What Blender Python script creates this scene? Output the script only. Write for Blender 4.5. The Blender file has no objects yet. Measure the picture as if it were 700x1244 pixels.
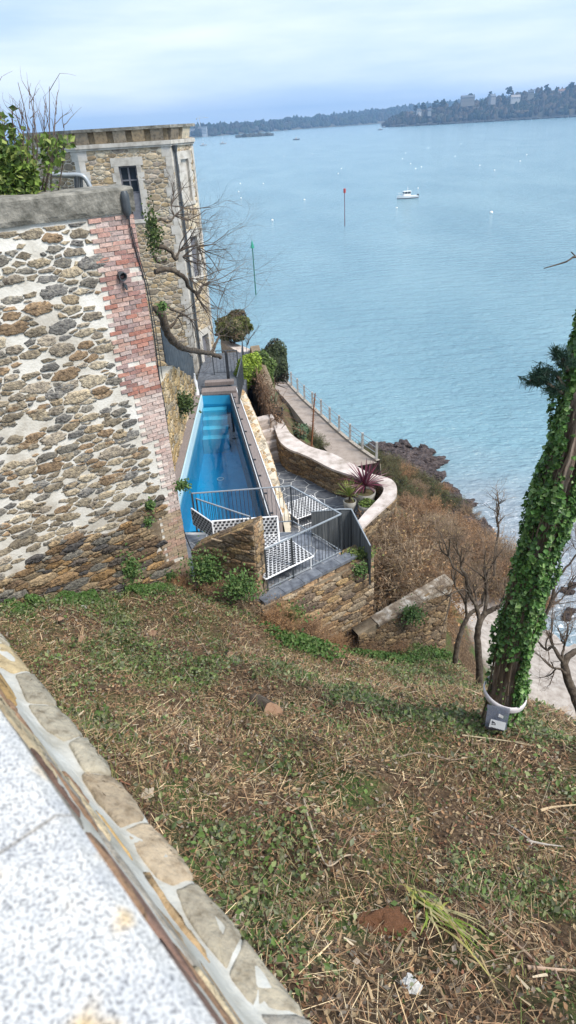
import bpy, math, random
import numpy as np
from math import sin, cos, pi, radians, sqrt
from mathutils import Matrix, Vector, noise as mn

SC = bpy.context.scene
COL = SC.collection
RNG = np.random.default_rng(7)
R = random.Random(11)

# ------------------------------------------------------------------ camera
PITCH = radians(30.64); ROLL = math.asin(80/1569.6/cos(PITCH)); FPX = 800.0
F_ = np.array([0, cos(PITCH), -sin(PITCH)]); X0 = np.array([1., 0, 0]); D0 = np.array([0, -sin(PITCH), -cos(PITCH)])
XI = cos(ROLL)*X0 + sin(ROLL)*D0; YI = -sin(ROLL)*X0 + cos(ROLL)*D0
CP = np.array([0, 0, 24.0])
cd = bpy.data.cameras.new("camera"); cam = bpy.data.objects.new("camera", cd); COL.objects.link(cam)
M = Matrix([[XI[0], -YI[0], -F_[0], 0], [XI[1], -YI[1], -F_[1], 0], [XI[2], -YI[2], -F_[2], 24.0], [0, 0, 0, 1]])
cam.matrix_world = M
cd.sensor_fit = 'VERTICAL'; cd.sensor_height = 36; cd.lens = 36*FPX/1244
cd.clip_start = 0.05; cd.clip_end = 30000
cd.dof.use_dof = True; cd.dof.focus_distance = 16; cd.dof.aperture_fstop = 7.5
SC.camera = cam

# ------------------------------------------------------------------ world, sun, exposure
SUN_AZ = radians(120); SUN_EL = radians(50)      # azimuth from +Y clockwise: to the right, a little behind
w = bpy.data.worlds.new("World"); SC.world = w; w.use_nodes = True
nt = w.node_tree; N = nt.nodes; L = nt.links
bg = N['Background']; bg.inputs['Strength'].default_value = 0.1
sky = N.new('ShaderNodeTexSky'); sky.sky_type = 'NISHITA'; sky.sun_disc = False
sky.sun_elevation = SUN_EL; sky.sun_rotation = SUN_AZ; sky.air_density = 1.2; sky.dust_density = 2.0
tc = N.new('ShaderNodeTexCoord'); mp = N.new('ShaderNodeMapping'); mp.inputs['Scale'].default_value = (1.3, 1.3, 9.0)
mp.inputs['Rotation'].default_value = (0.02, -0.05, 0.0)
L.new(tc.outputs['Generated'], mp.inputs['Vector'])
n1 = N.new('ShaderNodeTexNoise'); n1.inputs['Scale'].default_value = 1.6; n1.inputs['Detail'].default_value = 7; n1.inputs['Roughness'].default_value = .55
L.new(mp.outputs[0], n1.inputs['Vector'])
cr = N.new('ShaderNodeValToRGB'); cr.color_ramp.elements[0].position = .36; cr.color_ramp.elements[1].position = .68
cr.color_ramp.elements[0].color = (4.9, 6.5, 8.8, 1); cr.color_ramp.elements[1].color = (8.0, 8.8, 9.6, 1)
L.new(n1.outputs['Fac'], cr.inputs['Fac'])
n2 = N.new('ShaderNodeTexNoise'); n2.inputs['Scale'].default_value = .8; n2.inputs['Detail'].default_value = 4
L.new(mp.outputs[0], n2.inputs['Vector'])
cr2 = N.new('ShaderNodeMapRange'); cr2.inputs['From Min'].default_value = .3; cr2.inputs['From Max'].default_value = .6
cr2.inputs['To Min'].default_value = .80; cr2.inputs['To Max'].default_value = .98
L.new(n2.outputs['Fac'], cr2.inputs['Value'])
mx = N.new('ShaderNodeMix'); mx.data_type = 'RGBA'
L.new(cr2.outputs[0], mx.inputs[0]); L.new(sky.outputs[0], mx.inputs[6]); L.new(cr.outputs[0], mx.inputs[7])
L.new(mx.outputs[2], bg.inputs['Color'])
sd = bpy.data.lights.new("sun", 'SUN'); sd.energy = 3.5; sd.angle = radians(20); sd.color = (1, .95, .87)
so = bpy.data.objects.new("sun", sd); COL.objects.link(so)
sv = Vector((sin(SUN_AZ)*cos(SUN_EL), cos(SUN_AZ)*cos(SUN_EL), sin(SUN_EL)))
so.rotation_euler = sv.to_track_quat('Z', 'Y').to_euler(); so.location = (0, 0, 60)
SC.view_settings.view_transform = 'Standard'; SC.view_settings.look = 'None'
SC.view_settings.exposure = 0.42; SC.view_settings.gamma = 1
SC.cycles.max_bounces = 8; SC.cycles.transparent_max_bounces = 24; SC.cycles.volume_bounces = 0
SC.cycles.use_denoising = True

# ------------------------------------------------------------------ rays
def ray(u, v): return F_*FPX + XI*(u-350) + YI*(v-622)
def P(u, v, z):
    d = ray(u, v); return CP + d*((z-24.)/d[2])
def DY(u, v, y):
    d = ray(u, v); return CP + d*(y/d[1])
def PL(u, v, p0, dr):
    """hit a vertical plane through p0 (x,y) with horizontal direction dr: returns (s,z)"""
    d = ray(u, v); a = np.array([[d[0], -dr[0]], [d[1], -dr[1]]]); t, s = np.linalg.solve(a, [p0[0]-CP[0], p0[1]-CP[1]])
    return s, CP[2]+t*d[2]

# ------------------------------------------------------------------ mesh builder
class MB:
    def __init__(s): s.V = []; s.n = 0; s.F = []; s.Q = []; s.C = []; s.FM = []; s.QM = []
    def add(s, v, f, c=(1, 1, 1), mi=0):
        v = np.asarray(v, float).reshape(-1, 3); b = s.n
        s.V.append(v); s.n += len(v)
        c = np.asarray(c, float)
        s.C.append(np.broadcast_to(c, (len(v), 3)) if c.ndim == 1 else c)
        for q in f: s.F.append([i+b for i in q]); s.FM.append(mi)
        return b
    def quads(s, v, q, c, mi=0):
        v = np.asarray(v, float).reshape(-1, 3); b = s.n; s.V.append(v); s.n += len(v)
        c = np.asarray(c, float); s.C.append(np.broadcast_to(c, (len(v), 3)) if c.ndim == 1 else c)
        q = np.asarray(q, int)+b; s.Q.append(q); s.QM.append(np.full(len(q), mi))
    def build(s, name, mats, parent=None, smooth=False, org=None):
        if not isinstance(mats, (list, tuple)): mats = [mats]
        me = bpy.data.meshes.new(name); v = np.concatenate(s.V) if s.V else np.zeros((0, 3))
        if org is None and parent is not None: org = parent.location
        if org is not None: v = v-np.array(org)[None]
        me.vertices.add(len(v)); me.vertices.foreach_set('co', v.astype(np.float32).ravel())
        li = [np.array([i for f in s.F for i in f], int)]; sz = [np.array([len(f) for f in s.F], int)]; mi = [np.array(s.FM, int)]
        for q, m in zip(s.Q, s.QM): li.append(q.ravel()); sz.append(np.full(len(q), q.shape[1])); mi.append(m)
        li = np.concatenate(li); sz = np.concatenate(sz); mi = np.concatenate(mi)
        me.loops.add(len(li)); me.loops.foreach_set('vertex_index', li.astype(np.int32))
        me.polygons.add(len(sz)); st = np.concatenate([[0], np.cumsum(sz)[:-1]])
        me.polygons.foreach_set('loop_start', st.astype(np.int32)); me.polygons.foreach_set('loop_total', sz.astype(np.int32))
        me.polygons.foreach_set('material_index', mi.astype(np.int32))
        me.polygons.foreach_set('use_smooth', np.full(len(sz), bool(smooth)))
        a = me.attributes.new('tint', 'FLOAT_COLOR', 'POINT'); c = np.concatenate(s.C)
        a.data.foreach_set('color', np.concatenate([c, np.ones((len(c), 1))], 1).astype(np.float32).ravel())
        for m in mats: me.materials.append(m)
        me.update(calc_edges=True); me.validate()
        o = bpy.data.objects.new(name, me); COL.objects.link(o)
        if parent is not None: o.parent = parent
        elif org is not None: o.location = org
        return o

def tag(o, label=None, cat=None, group=None, kind=None):
    if label: o['label'] = label
    if cat: o['category'] = cat
    if group: o['group'] = group
    if kind: o['kind'] = kind
    return o
def thing(name, label, cat, loc, group=None, rz=0):
    o = bpy.data.objects.new(name, None); COL.objects.link(o); o.location = loc; o.rotation_euler = (0, 0, rz); o.empty_display_size = .1
    return tag(o, label, cat, group)
def dup(root, loc, rz=0, label=None, scale=None):
    r = root.copy(); COL.objects.link(r); r.location = loc; r.rotation_euler = (0, 0, rz)
    if scale: r.scale = (scale,)*3
    if label: r['label'] = label
    for ch in list(root.children):
        c = ch.copy(); COL.objects.link(c); c.parent = r
        for g in list(ch.children):
            d = g.copy(); COL.objects.link(d); d.parent = c
    return r

def box(mb, x0, x1, y0, y1, z0, z1, c=(1, 1, 1), mi=0, T=None):
    v = np.array([(x, y, z) for z in (z0, z1) for y in (y0, y1) for x in (x0, x1)], float)
    if T is not None: v = T(v)
    mb.add(v, [(0, 2, 3, 1), (4, 5, 7, 6), (0, 1, 5, 4), (2, 6, 7, 3), (0, 4, 6, 2), (1, 3, 7, 5)], c, mi)
def bar(mb, a, b, w, h, c=(1, 1, 1), mi=0, up=(0, 0, 1)):
    """box beam from a to b, w wide (sideways), h high"""
    a = np.array(a, float); b = np.array(b, float); d = b-a; l = np.linalg.norm(d); d /= l
    up = np.array(up, float)
    if abs(d@up) > .98: up = np.array([0, 1., 0])
    sd_ = np.cross(d, up); sd_ /= np.linalg.norm(sd_); u = np.cross(sd_, d)
    v = []
    for p in (a, b):
        for (i, j) in ((-1, -1), (1, -1), (1, 1), (-1, 1)): v.append(p+sd_*i*w/2+u*j*h/2)
    mb.add(v, [(0, 1, 2, 3)[::-1], (4, 5, 6, 7), (0, 1, 5, 4), (1, 2, 6, 5), (2, 3, 7, 6), (3, 0, 4, 7)], c, mi)
def tube(mb, pts, rad, n=6, c=(1, 1, 1), mi=0, cap=True):
    pts = np.asarray(pts, float); k = len(pts)
    rad = np.broadcast_to(np.asarray(rad, float), (k,))
    tg = np.gradient(pts, axis=0); tg /= (np.linalg.norm(tg, axis=1)[:, None]+1e-9)
    ref = np.array([0, 0, 1.]) if abs(tg[0][2]) < .9 else np.array([1., 0, 0])
    vs = []; 
    for i in range(k):
        a = np.cross(tg[i], ref); a /= np.linalg.norm(a)+1e-9; b = np.cross(tg[i], a); ref = -np.cross(tg[i], a) if False else ref
        if abs(tg[i]@ref) > .95: ref = np.array([1., .3, 0]) if abs(ref[2]) > .5 else np.array([0, 0, 1.])
        an = np.arange(n)*2*pi/n
        vs.append(pts[i]+rad[i]*(np.cos(an)[:, None]*a+np.sin(an)[:, None]*b))
    v = np.concatenate(vs)
    i = np.arange(k-1)[:, None]*n; j = np.arange(n)[None]; j2 = (j+1) % n
    q = np.stack([i+j, i+j2, i+n+j2, i+n+j], -1).reshape(-1, 4)
    mb.quads(v, q, c, mi)
    if cap: 
        mb.add(vs[0], [list(range(n))[::-1]], c, mi); mb.add(vs[-1], [list(range(n))], c, mi)
def prism(mb, poly, z0, z1, c=(1, 1, 1), mi=0, bottom=True):
    """vertical extrusion of a counter-clockwise outline; z1 may be a list"""
    n = len(poly); z1 = [z1]*n if np.isscalar(z1) else z1; z0 = [z0]*n if np.isscalar(z0) else z0
    v = [(p[0], p[1], a) for p, a in zip(poly, z0)]+[(p[0], p[1], a) for p, a in zip(poly, z1)]
    f = [tuple(range(n, 2*n))]+([tuple(range(n))[::-1]] if bottom else [])
    f += [(i, (i+1) % n, n+(i+1) % n, n+i) for i in range(n)]
    mb.add(v, f, c, mi)
def leaves(mb, pos, nrm, size, col, elong=1.4, rng=RNG, mi=0, jit=.5):
    """leaf-sized four-cornered faces; nrm = preferred facing"""
    n = len(pos); 
    if n == 0: return
    nn = nrm+rng.normal(0, jit, (n, 3)); nn /= np.linalg.norm(nn, axis=1)[:, None]+1e-9
    r = rng.normal(0, 1, (n, 3)); a = np.cross(nn, r); a /= np.linalg.norm(a, axis=1)[:, None]+1e-9; b = np.cross(nn, a)
    s = np.broadcast_to(size, (n,))*rng.uniform(.6, 1.3, n); s = s[:, None]
    a = a*s*elong*.5; b = b*s*.5; bend = nn*s*.15
    v = np.stack([pos-a, pos+b+bend, pos+a, pos-b+bend], 1).reshape(-1, 3)
    q = np.arange(4*n).reshape(n, 4)
    mb.quads(v, q, np.repeat(np.broadcast_to(col, (n, 3)), 4, 0), mi)
def sticks(mb, a, b, w, col, mi=0, rng=RNG):
    """many thin three-sided sticks"""
    n = len(a); d = b-a; l = np.linalg.norm(d, axis=1)[:, None]+1e-9; d = d/l
    r = rng.normal(0, 1, (n, 3)); s = np.cross(d, r); s /= np.linalg.norm(s, axis=1)[:, None]+1e-9; t = np.cross(d, s)
    w = np.broadcast_to(w, (n,))[:, None]; vs = []
    for p, k in ((a, 1.), (b, .55)):
        for an in (0, 2.094, 4.189): vs.append(p+(s*cos(an)+t*sin(an))*w*.5*k)
    v = np.stack(vs, 1).reshape(-1, 3); i = np.arange(n)[:, None]*6
    q = np.concatenate([i+np.array([[0, 1, 4, 3]]), i+np.array([[1, 2, 5, 4]]), i+np.array([[2, 0, 3, 5]])])
    mb.quads(v, q, np.repeat(np.broadcast_to(col, (n, 3)), 6, 0), mi)

# ------------------------------------------------------------------ masonry
def clip(poly, px, py, nx, ny):
    out = []; n = len(poly)
    for i in range(n):
        x0, y0 = poly[i]; x1, y1 = poly[(i+1) % n]
        a = (x0-px)*nx+(y0-py)*ny; b = (x1-px)*nx+(y1-py)*ny
        if a <= 0: out.append((x0, y0))
        if (a < 0 < b) or (b < 0 < a):
            t = a/(a-b); out.append((x0+t*(x1-x0), y0+t*(y1-y0)))
    return out
def voro(S0, S1, T0, T1, su, tv, jit, rng, stag=.5, var=.5):
    """stones of mixed size: darts of varied radius, then a power diagram"""
    W = (S1-S0)/su; H = (T1-T0)/tv
    if jit < .6 or W*H < 4: return voro_grid(S0, S1, T0, T1, su, tv, jit, rng, stag)
    pts = []; grid = {}
    sizes = sorted([float(np.clip(.47*math.exp(rng.normal(0, var)), .20, 1.15)) for _ in range(int(W*H*26))], reverse=True)
    cap = {}; 
    keep = max(1, int(W*H*.05)); big = 0
    for k, r in enumerate(sizes):
        if r > .8:
            big += 1
            if big > keep: continue
        x, y = rng.random()*W, rng.random()*H; gx, gy = int(x//1.2), int(y//1.2); ok = True
        for a in (-2, -1, 0, 1, 2):
            for b in (-2, -1, 0, 1, 2):
                for (px, py, pr) in grid.get((gx+a, gy+b), ()):
                    if (px-x)**2+(py-y)**2 < ((pr+r)*.93)**2: ok = False; break
                if not ok: break
            if not ok: break
        if ok: grid.setdefault((gx, gy), []).append((x, y, r)); pts.append((x, y, r))
    res = []
    for (x, y, r) in pts:
        poly = [(x-1.5*r-.3, y-1.5*r-.3), (x+1.5*r+.3, y-1.5*r-.3), (x+1.5*r+.3, y+1.5*r+.3), (x-1.5*r-.3, y+1.5*r+.3)]; gx, gy = int(x//1.2), int(y//1.2)
        nb = []
        for a in (-2, -1, 0, 1, 2):
            for b in (-2, -1, 0, 1, 2): nb += grid.get((gx+a, gy+b), ())
        for (qx, qy, qr) in nb:
            d = math.hypot(qx-x, qy-y)
            if d < 1e-6 or d-qr > 3*r+.6: continue
            t = (d*d+r*r-qr*qr)/(2*d); nx, ny = (qx-x)/d, (qy-y)/d
            poly = clip(poly, x+nx*t, y+ny*t, nx, ny)
            if len(poly) < 3: break
        for (a, b, c, d) in ((0, 0, -1, 0), (W, 0, 1, 0), (0, 0, 0, -1), (0, H, 0, 1)):
            if len(poly) >= 3: poly = clip(poly, a, b, c, d)
        if len(poly) >= 3: res.append([(S0+a*su, T0+b*tv) for a, b in poly])
    return res
def voro_grid(S0, S1, T0, T1, su, tv, jit, rng, stag=.5):
    nx = int(math.ceil((S1-S0)/su)); ny = int(math.ceil((T1-T0)/tv)); nx = max(nx, 1); ny = max(ny, 1)
    su = (S1-S0)/nx; tv = (T1-T0)/ny; g = {}
    for j in range(-2, ny+2):
        of = stag*(j % 2)
        for i in range(-3, nx+3):
            g[i, j] = (i+.5+of+jit*(rng.random()-.5), j+.5+jit*(rng.random()-.5))
    res = []
    for j in range(ny):
        for i in range(-1, nx):
            x, y = g[i, j]; poly = [(x-2, y-2), (x+2, y-2), (x+2, y+2), (x-2, y+2)]
            for dj in (-2, -1, 0, 1, 2):
                for di in (-2, -1, 0, 1, 2):
                    if di == 0 and dj == 0: continue
                    q = g.get((i+di, j+dj))
                    if q is None: continue
                    nx_, ny_ = q[0]-x, q[1]-y
                    poly = clip(poly, (x+q[0])/2, (y+q[1])/2, nx_, ny_)
                    if len(poly) < 3: break
                if len(poly) < 3: break
            # trim to the field
            for (a, b, c, d) in ((0, 0, -1, 0), (nx, 0, 1, 0), (0, 0, 0, -1), (0, ny, 0, 1)):
                if len(poly) >= 3: poly = clip(poly, a, b, c, d)
            if len(poly) < 3: continue
            res.append([(S0+a*su, T0+b*tv) for a, b in poly])
    return res
def emit_stones(mb, polys, fn, gap, depth, pal, rng, round_=1, rough=.1, drop=0., inside=None, mi=0, shade=.25, mindim=.02, sub_=1):
    pal = np.array(pal, float)
    for poly in polys:
        if rng.random() < drop: continue
        p = np.array(poly); c = p.mean(0)
        if inside is not None and not inside(c[0], c[1]): continue
        dm = np.sqrt(((p-c)**2).sum(1)).mean()
        ext = p.max(0)-p.min(0)
        if min(ext) < mindim+gap: continue
        g = gap*rng.uniform(.7, 1.4)
        k = np.maximum(1-g/ext, .25); p = c+(p-c)*k
        if sub_ > 1: p = np.concatenate([np.stack([p+(np.roll(p, -1, 0)-p)*k_/sub_ for k_ in range(sub_)], 1).reshape(-1, 2)])
        for it in range(round_):
            a = p; b = np.roll(p, -1, 0); w_ = .84 if it == 0 else .75; p = np.stack([a*w_+b*(1-w_), a*(1-w_)+b*w_], 1).reshape(-1, 2)
        if rough > 0:
            th = np.arctan2(p[:, 1]-c[1], (p[:, 0]-c[0])); k3 = rng.uniform(0, 6.28, 3)
            p = c+(p-c)*(1+rng.normal(0, rough*.6, (len(p), 1))+rough*np.sin(th*2+k3[0])[:, None]*.8+rough*.6*np.sin(th*3+k3[1])[:, None])
        n = len(p); dd = depth*rng.uniform(.5, 1.3)
        rings = [(1.0, -.01), (.975, dd*.6), (.88, dd*.95), (.45, dd*1.02)] if round_ > 0 else [(1.0, -.005), (1.0, dd), ]
        S = []; 
        for kk, d in rings:
            q = c+(p-c)*kk; S.append(np.column_stack([q, np.full(n, d) + (rng.normal(0, dd*.20, n) if kk < .9 else 0)]))
        S = np.concatenate(S); v = fn(S[:, 0], S[:, 1], S[:, 2])
        col = pal[rng.integers(len(pal))]*rng.uniform(1-shade, 1+shade)
        f = []
        for r_ in range(len(rings)-1):
            for i in range(n): f.append((r_*n+i, r_*n+(i+1) % n, (r_+1)*n+(i+1) % n, (r_+1)*n+i))
        f.append(tuple((len(rings)-1)*n+i for i in range(n)))
        mb.add(v, f, col, mi)
def brick_polys(S0, S1, T0, T1, bl, bh, jag=False):
    out = []; j = 0; t = T0
    while t < T1-.01:
        s = S0-(bl/2 if j % 2 else 0)
        while s < S1-.01:
            a, b = max(s, S0), min(s+bl, S1)
            if b-a > .04: out.append([(a, t), (b, t), (b, min(t+bh, T1)), (a, min(t+bh, T1))])
            s += bl
        t += bh; j += 1
    return out
def plane_grid(mb, S0, S1, T0, T1, fn, d, c, mi, ns=30, nt_=30, top=None, bump=0.0, rng=RNG):
    s = np.linspace(S0, S1, ns+1); t = np.linspace(0, 1, nt_+1); S, T = np.meshgrid(s, t)
    Tt = T0+T*((top(S) if top else T1)-T0)
    D = np.full(S.shape, d)+rng.uniform(-bump, bump, S.shape)
    v = fn(S.ravel(), Tt.ravel(), D.ravel())
    i = (np.arange(nt_)[:, None]*(ns+1)+np.arange(ns)[None]).ravel()
    mb.quads(v, np.stack([i, i+1, i+ns+2, i+ns+1], 1), c, mi)
def vplane(p0, dr, nrm):
    """(s along, t = height, d outwards) -> world"""
    p0 = np.array(p0, float); dr = np.array(dr, float); nrm = np.array(nrm, float)
    def fn(s, t, d): return np.column_stack([p0[0]+dr[0]*s+nrm[0]*d, p0[1]+dr[1]*s+nrm[1]*d, t])
    return fn

# ------------------------------------------------------------------ materials
MATS = {}
def mat(name, cols, scale=8, rough=.85, bump=.3, bscale=None, tint=False, spec=.3, metal=0, detail=6, stretch=(1, 1, 1), bdist=.02, ramp=None):
    m = bpy.data.materials.new(name); m.use_nodes = True; nt = m.node_tree; N = nt.nodes; L = nt.links
    b = N['Principled BSDF']; b.inputs['Roughness'].default_value = rough; b.inputs['Metallic'].default_value = metal
    b.inputs['Specular IOR Level'].default_value = spec
    tc = N.new('ShaderNodeTexCoord'); mp = N.new('ShaderNodeMapping'); mp.inputs['Scale'].default_value = stretch
    L.new(tc.outputs['Object'], mp.inputs['Vector'])
    n = N.new('ShaderNodeTexNoise'); n.inputs['Scale'].default_value = scale; n.inputs['Detail'].default_value = detail; n.inputs['Roughness'].default_value = .6
    L.new(mp.outputs[0], n.inputs['Vector'])
    r = N.new('ShaderNodeValToRGB'); e = r.color_ramp.elements
    k = len(cols); 
    for i in range(k-2): e.new(.5)
    for i, c in enumerate(cols):
        e[i].position = (ramp[i] if ramp else .32+.36*i/max(k-1, 1)); e[i].color = (*c, 1)
    L.new(n.outputs['Fac'], r.inputs['Fac']); out = r.outputs['Color']
    if tint:
        at = N.new('ShaderNodeAttribute'); at.attribute_name = 'tint'
        mm = N.new('ShaderNodeMix'); mm.data_type = 'RGBA'; mm.blend_type = 'MULTIPLY'; mm.inputs[0].default_value = 1
        L.new(out, mm.inputs[6]); L.new(at.outputs['Color'], mm.inputs[7]); out = mm.outputs[2]
    L.new(out, b.inputs['Base Color'])
    if bump:
        n2 = N.new('ShaderNodeTexNoise'); n2.inputs['Scale'].default_value = bscale or scale*3; n2.inputs['Detail'].default_value = 5
        L.new(mp.outputs[0], n2.inputs['Vector'])
        bp = N.new('ShaderNodeBump'); bp.inputs['Strength'].default_value = bump; bp.inputs['Distance'].default_value = bdist
        L.new(n2.outputs['Fac'], bp.inputs['Height']); L.new(bp.outputs[0], b.inputs['Normal'])
    MATS[name] = m; return m
def g(v): return (v, v, v)
m_stone = mat('rubble_stone', [(.38, .36, .35), (.95, .93, .9), (1.5, 1.42, 1.25)], 17, .92, 1.0, 34, tint=True, detail=9, bdist=.03)
m_stone_far = mat('tower_stone', [(.55, .53, .5), (1, 1, 1), (1.3, 1.2, 1.05)], 9, .9, .4, 12, tint=True)
m_lime = mat('lime_mortar', [(.44, .40, .34), (.64, .61, .55), (.76, .74, .70)], 1.7, .95, .5, 25)
m_mud = mat('old_mortar', [(.16, .12, .08), (.30, .24, .17)], 5, .95, .7, 25)
m_mortar_tan = mat('tan_mortar', [(.46, .40, .31), (.62, .56, .46)], 4, .95, .4, 18)
m_brick = mat('brick', [(.7, .7, .7), (1, 1, 1), (1.3, 1.25, 1.2)], 22, .9, .5, 50, tint=True)
m_white_render = mat('white_render', [(.33, .30, .26), (.50, .47, .42), (.60, .57, .53)], 2.5, .9, .2, 20, tint=True)
m_conc = mat('aged_concrete', [(.10, .095, .08), (.20, .19, .165), (.33, .31, .27)], 5, .95, .8, 26)
m_granite = mat('granite', [(.46, .46, .50), (.70, .70, .71), (.80, .79, .77)], 60, .7, .25, 120, detail=3)
m_slate = mat('slate', [(.055, .06, .075), (.11, .12, .14), (.16, .17, .19)], 6, .55, .15, 20, tint=True, spec=.5)
m_joint = mat('pale_joint', [(.42, .42, .42), (.58, .58, .57)], 10, .9, .1)
m_deck = mat('deck_boards', [(.20, .165, .155), (.28, .235, .22)], 8, .8, .2, 20, stretch=(4, .6, 1))
m_pale_stone = mat('pale_coping', [(.30, .25, .21), (.52, .45, .41), (.64, .58, .54)], 2.6, .9, .3, 15)
m_rail = mat('galvanised_grey', [(.055, .065, .075), (.095, .105, .115)], 12, .5, 0, metal=.3, spec=.5)
m_rail_l = mat('light_rail', [(.30, .33, .36), (.38, .41, .44)], 12, .45, 0, metal=.3, spec=.5)
m_dark_metal = mat('dark_metal', [(.02, .022, .026), (.04, .043, .05)], 12, .5, 0, spec=.5)
m_fence = mat('grey_fence_cloth', [(.045, .06, .075), (.09, .11, .13)], 5, .8, .2, 12)
m_screen = mat('grey_screen', [(.10, .11, .115), (.19, .20, .21)], 3, .8, .3, 9, stretch=(6, 6, .3))
m_white_metal = mat('white_metal', [(.75, .76, .78), (.82, .82, .83)], 12, .4, 0, spec=.5)
m_weave_w = mat('white_weave', [(.56, .56, .57), (.64, .64, .65)], 20, .6, 0)
m_weave_b = mat('black_weave', [(.03, .03, .035), (.05, .05, .055)], 20, .6, 0)
m_bark = mat('bare_bark', [(.035, .024, .017), (.085, .065, .048), (.14, .115, .09)], 10, .95, .8, 26)
m_twig = mat('twig', [(.8, .8, .8), (1.15, 1.1, 1.05)], 8, .95, 0, tint=True)
m_pine = mat('pine_bark', [(.07, .05, .035), (.21, .155, .12), (.36, .29, .24)], 9, .95, 1, 22, stretch=(1, 1, .22), bdist=.05)
m_straw = mat('litter', [(.8, .8, .8), (1.2, 1.2, 1.2)], 30, .9, 0, tint=True)
m_concr_path = mat('path_concrete', [(.27, .22, .185), (.38, .32, .28)], 2, .95, .2, 12)
m_pot = mat('stone_pot', [(.26, .25, .23), (.38, .37, .34)], 8, .9, .3, 20)
m_pot_dark = mat('dark_pot', [(.03, .032, .035), (.06, .065, .07)], 8, .6, .1)
m_shutter = mat('grey_shutter', [(.13, .13, .15), (.20, .20, .22)], 8, .7, 0)
m_rock = mat('shore_rock', [(.025, .018, .017), (.07, .05, .047), (.14, .11, .10)], 2.5, .7, 1, 8, bdist=.15)
m_paint = mat('painted', [(.9, .9, .9), (1.05, 1.05, 1.05)], 5, .5, 0, tint=True, spec=.5)
m_soft = mat('soft_tinted', [(.85, .85, .85), (1.12, 1.12, 1.12)], 6, .9, 0, tint=True, spec=.2)
def leafmat(name, var=.3, trans=.25, rough=.6):
    m = bpy.data.materials.new(name); m.use_nodes = True; nt = m.node_tree; N = nt.nodes; L = nt.links
    b = N['Principled BSDF']; b.inputs['Roughness'].default_value = rough; b.inputs['Specular IOR Level'].default_value = .35
    at = N.new('ShaderNodeAttribute'); at.attribute_name = 'tint'; L.new(at.outputs['Color'], b.inputs['Base Color'])
    t = N.new('ShaderNodeBsdfTranslucent'); L.new(at.outputs['Color'], t.inputs['Color'])
    ms = N.new('ShaderNodeMixShader'); ms.inputs[0].default_value = trans
    L.new(b.outputs[0], ms.inputs[1]); L.new(t.outputs[0], ms.inputs[2]); L.new(ms.outputs[0], N['Material Output'].inputs[0])
    return m
m_leaf = leafmat('leaf'); m_ivy = leafmat('ivy_leaf', rough=.4)
m_glass = bpy.data.materials.new('window_glass'); m_glass.use_nodes = True
_b = m_glass.node_tree.nodes['Principled BSDF']; _b.inputs['Base Color'].default_value = (.03, .04, .055, 1); _b.inputs['Roughness'].default_value = .08; _b.inputs['Specular IOR Level'].default_value = .8

# ------------------------------------------------------------------ ground
CT = np.array([
 # the cleared slope
 (0.1, 1.9, 19.5), (-1.5, 1, 20.4), (0, 0, 20.5), (-4, 2, 20.4), (-8, 3, 20.4), (3, 0, 19.6), (1.58, 1.9, 19.0), (2.96, 4.54, 17.0), (5, 2, 18.0), (-.6, 4.3, 18.0),
 (2.7, 6.17, 16.7), (-.56, 7.4, 16.2), (-3.56, 8.29, 16.7), (-5.56, 10.17, 16.2), (-9, 8, 17.6), (-2.4, 12.3, 14.55), (-.4, 11.2, 14.3), (1.95, 12.9, 12.0), (-3.9, 11.3, 15.35), (.8, 9, 14.9),
 (4.1, 13.3, 11.2), (3.0, 12.0, 12.2), (3.9, 10.2, 13.2), (4.6, 8.4, 14.6), (6.0, 5, 15.6), (9, 2, 16), (0, -4, 21), (6, -3, 19), (-6, -3, 21.5),
 # steep bank below the lawn
 (6.6, 9.0, 11.0), (5.6, 11.5, 10.8), (7, 12.5, 8), (9, 9, 8), (10, 5, 10), (12, 2, 10), (14, 8, 3), (5.2, 15.5, 9.5), (7.5, 17, 5.0), (9.5, 14, 4), (15, 0, 6),
 # beach
 (9.9, 24.9, 1.3), (11.9, 20.9, 1.7), (9.5, 21, 2.4), (14, 18, 1.2), (18, 10, .8), (13, 24.5, .5), (20, 0, 1), (8.6, 29.5, 1.0), (8.5, 26, 2.0),
 # bank below the curved wall
 (3.6, 16.5, 12.8), (3.0, 14.6, 12.4), (2.2, 19.5, 12.2), (1.0, 23.5, 12.5), (4.6, 20, 8.6), (6.4, 18.5, 5.6), (6.6, 21, 4.4), (4.9, 15, 9.2), (4, 24, 9.2), (6, 26, 6.2), (6.8, 31, 3.6), (3, 29, 7.8), (1.5, 33, 7.2), (4.5, 33.5, 5.6), (7.5, 36, 2.2), (5.2, 38.5, 3.5),
 (0, 27, 11.5), (-.4, 33, 9.5), (-1, 39, 8.5), (2.0, 37, 6.4), (0, 45.5, 6.3), (-1.5, 50, 7.5), (-2.5, 36, 12.5),
 # waterline
 (9.3, 46, .2), (10.8, 38.6, .0), (12.5, 31, -.1), (15, 27, -.3), (20, 20, -.5), (26, 10, -.6), (30, 0, -.6), (7.2, 47.0, .2), (5.5, 49, -.5), (4, 54, -1.5), (3, 60, -2),
 (13, 46, -2), (14, 36, -2), (18, 30, -3), (25, 25, -3), (35, 40, -5), (20, 60, -5), (35, 10, -3), (2.5, 75, -3), (10, 75, -5), (35, 75, -6),
 # under and behind the houses
 (-3.5, 14.9, 12.2), (-1, 15, 12.0), (-1.5, 20, 12.0), (-3.3, 20, 12.0), (-3.3, 17, 12.0), (-3.3, 25, 12.4), (-1, 17.5, 12.0), (-2, 25, 12.3), (1, 17, 12.5), (-6, 20, 14.5), (-8, 27, 14.0), (-5, 32, 13), (-14, 15, 17), (-14, 30, 15), (-9, 45, 9), (-14, 60, 4), (-4, 60, 2), (-8, 75, -2), (-16, 75, 0),
], float)
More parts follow.
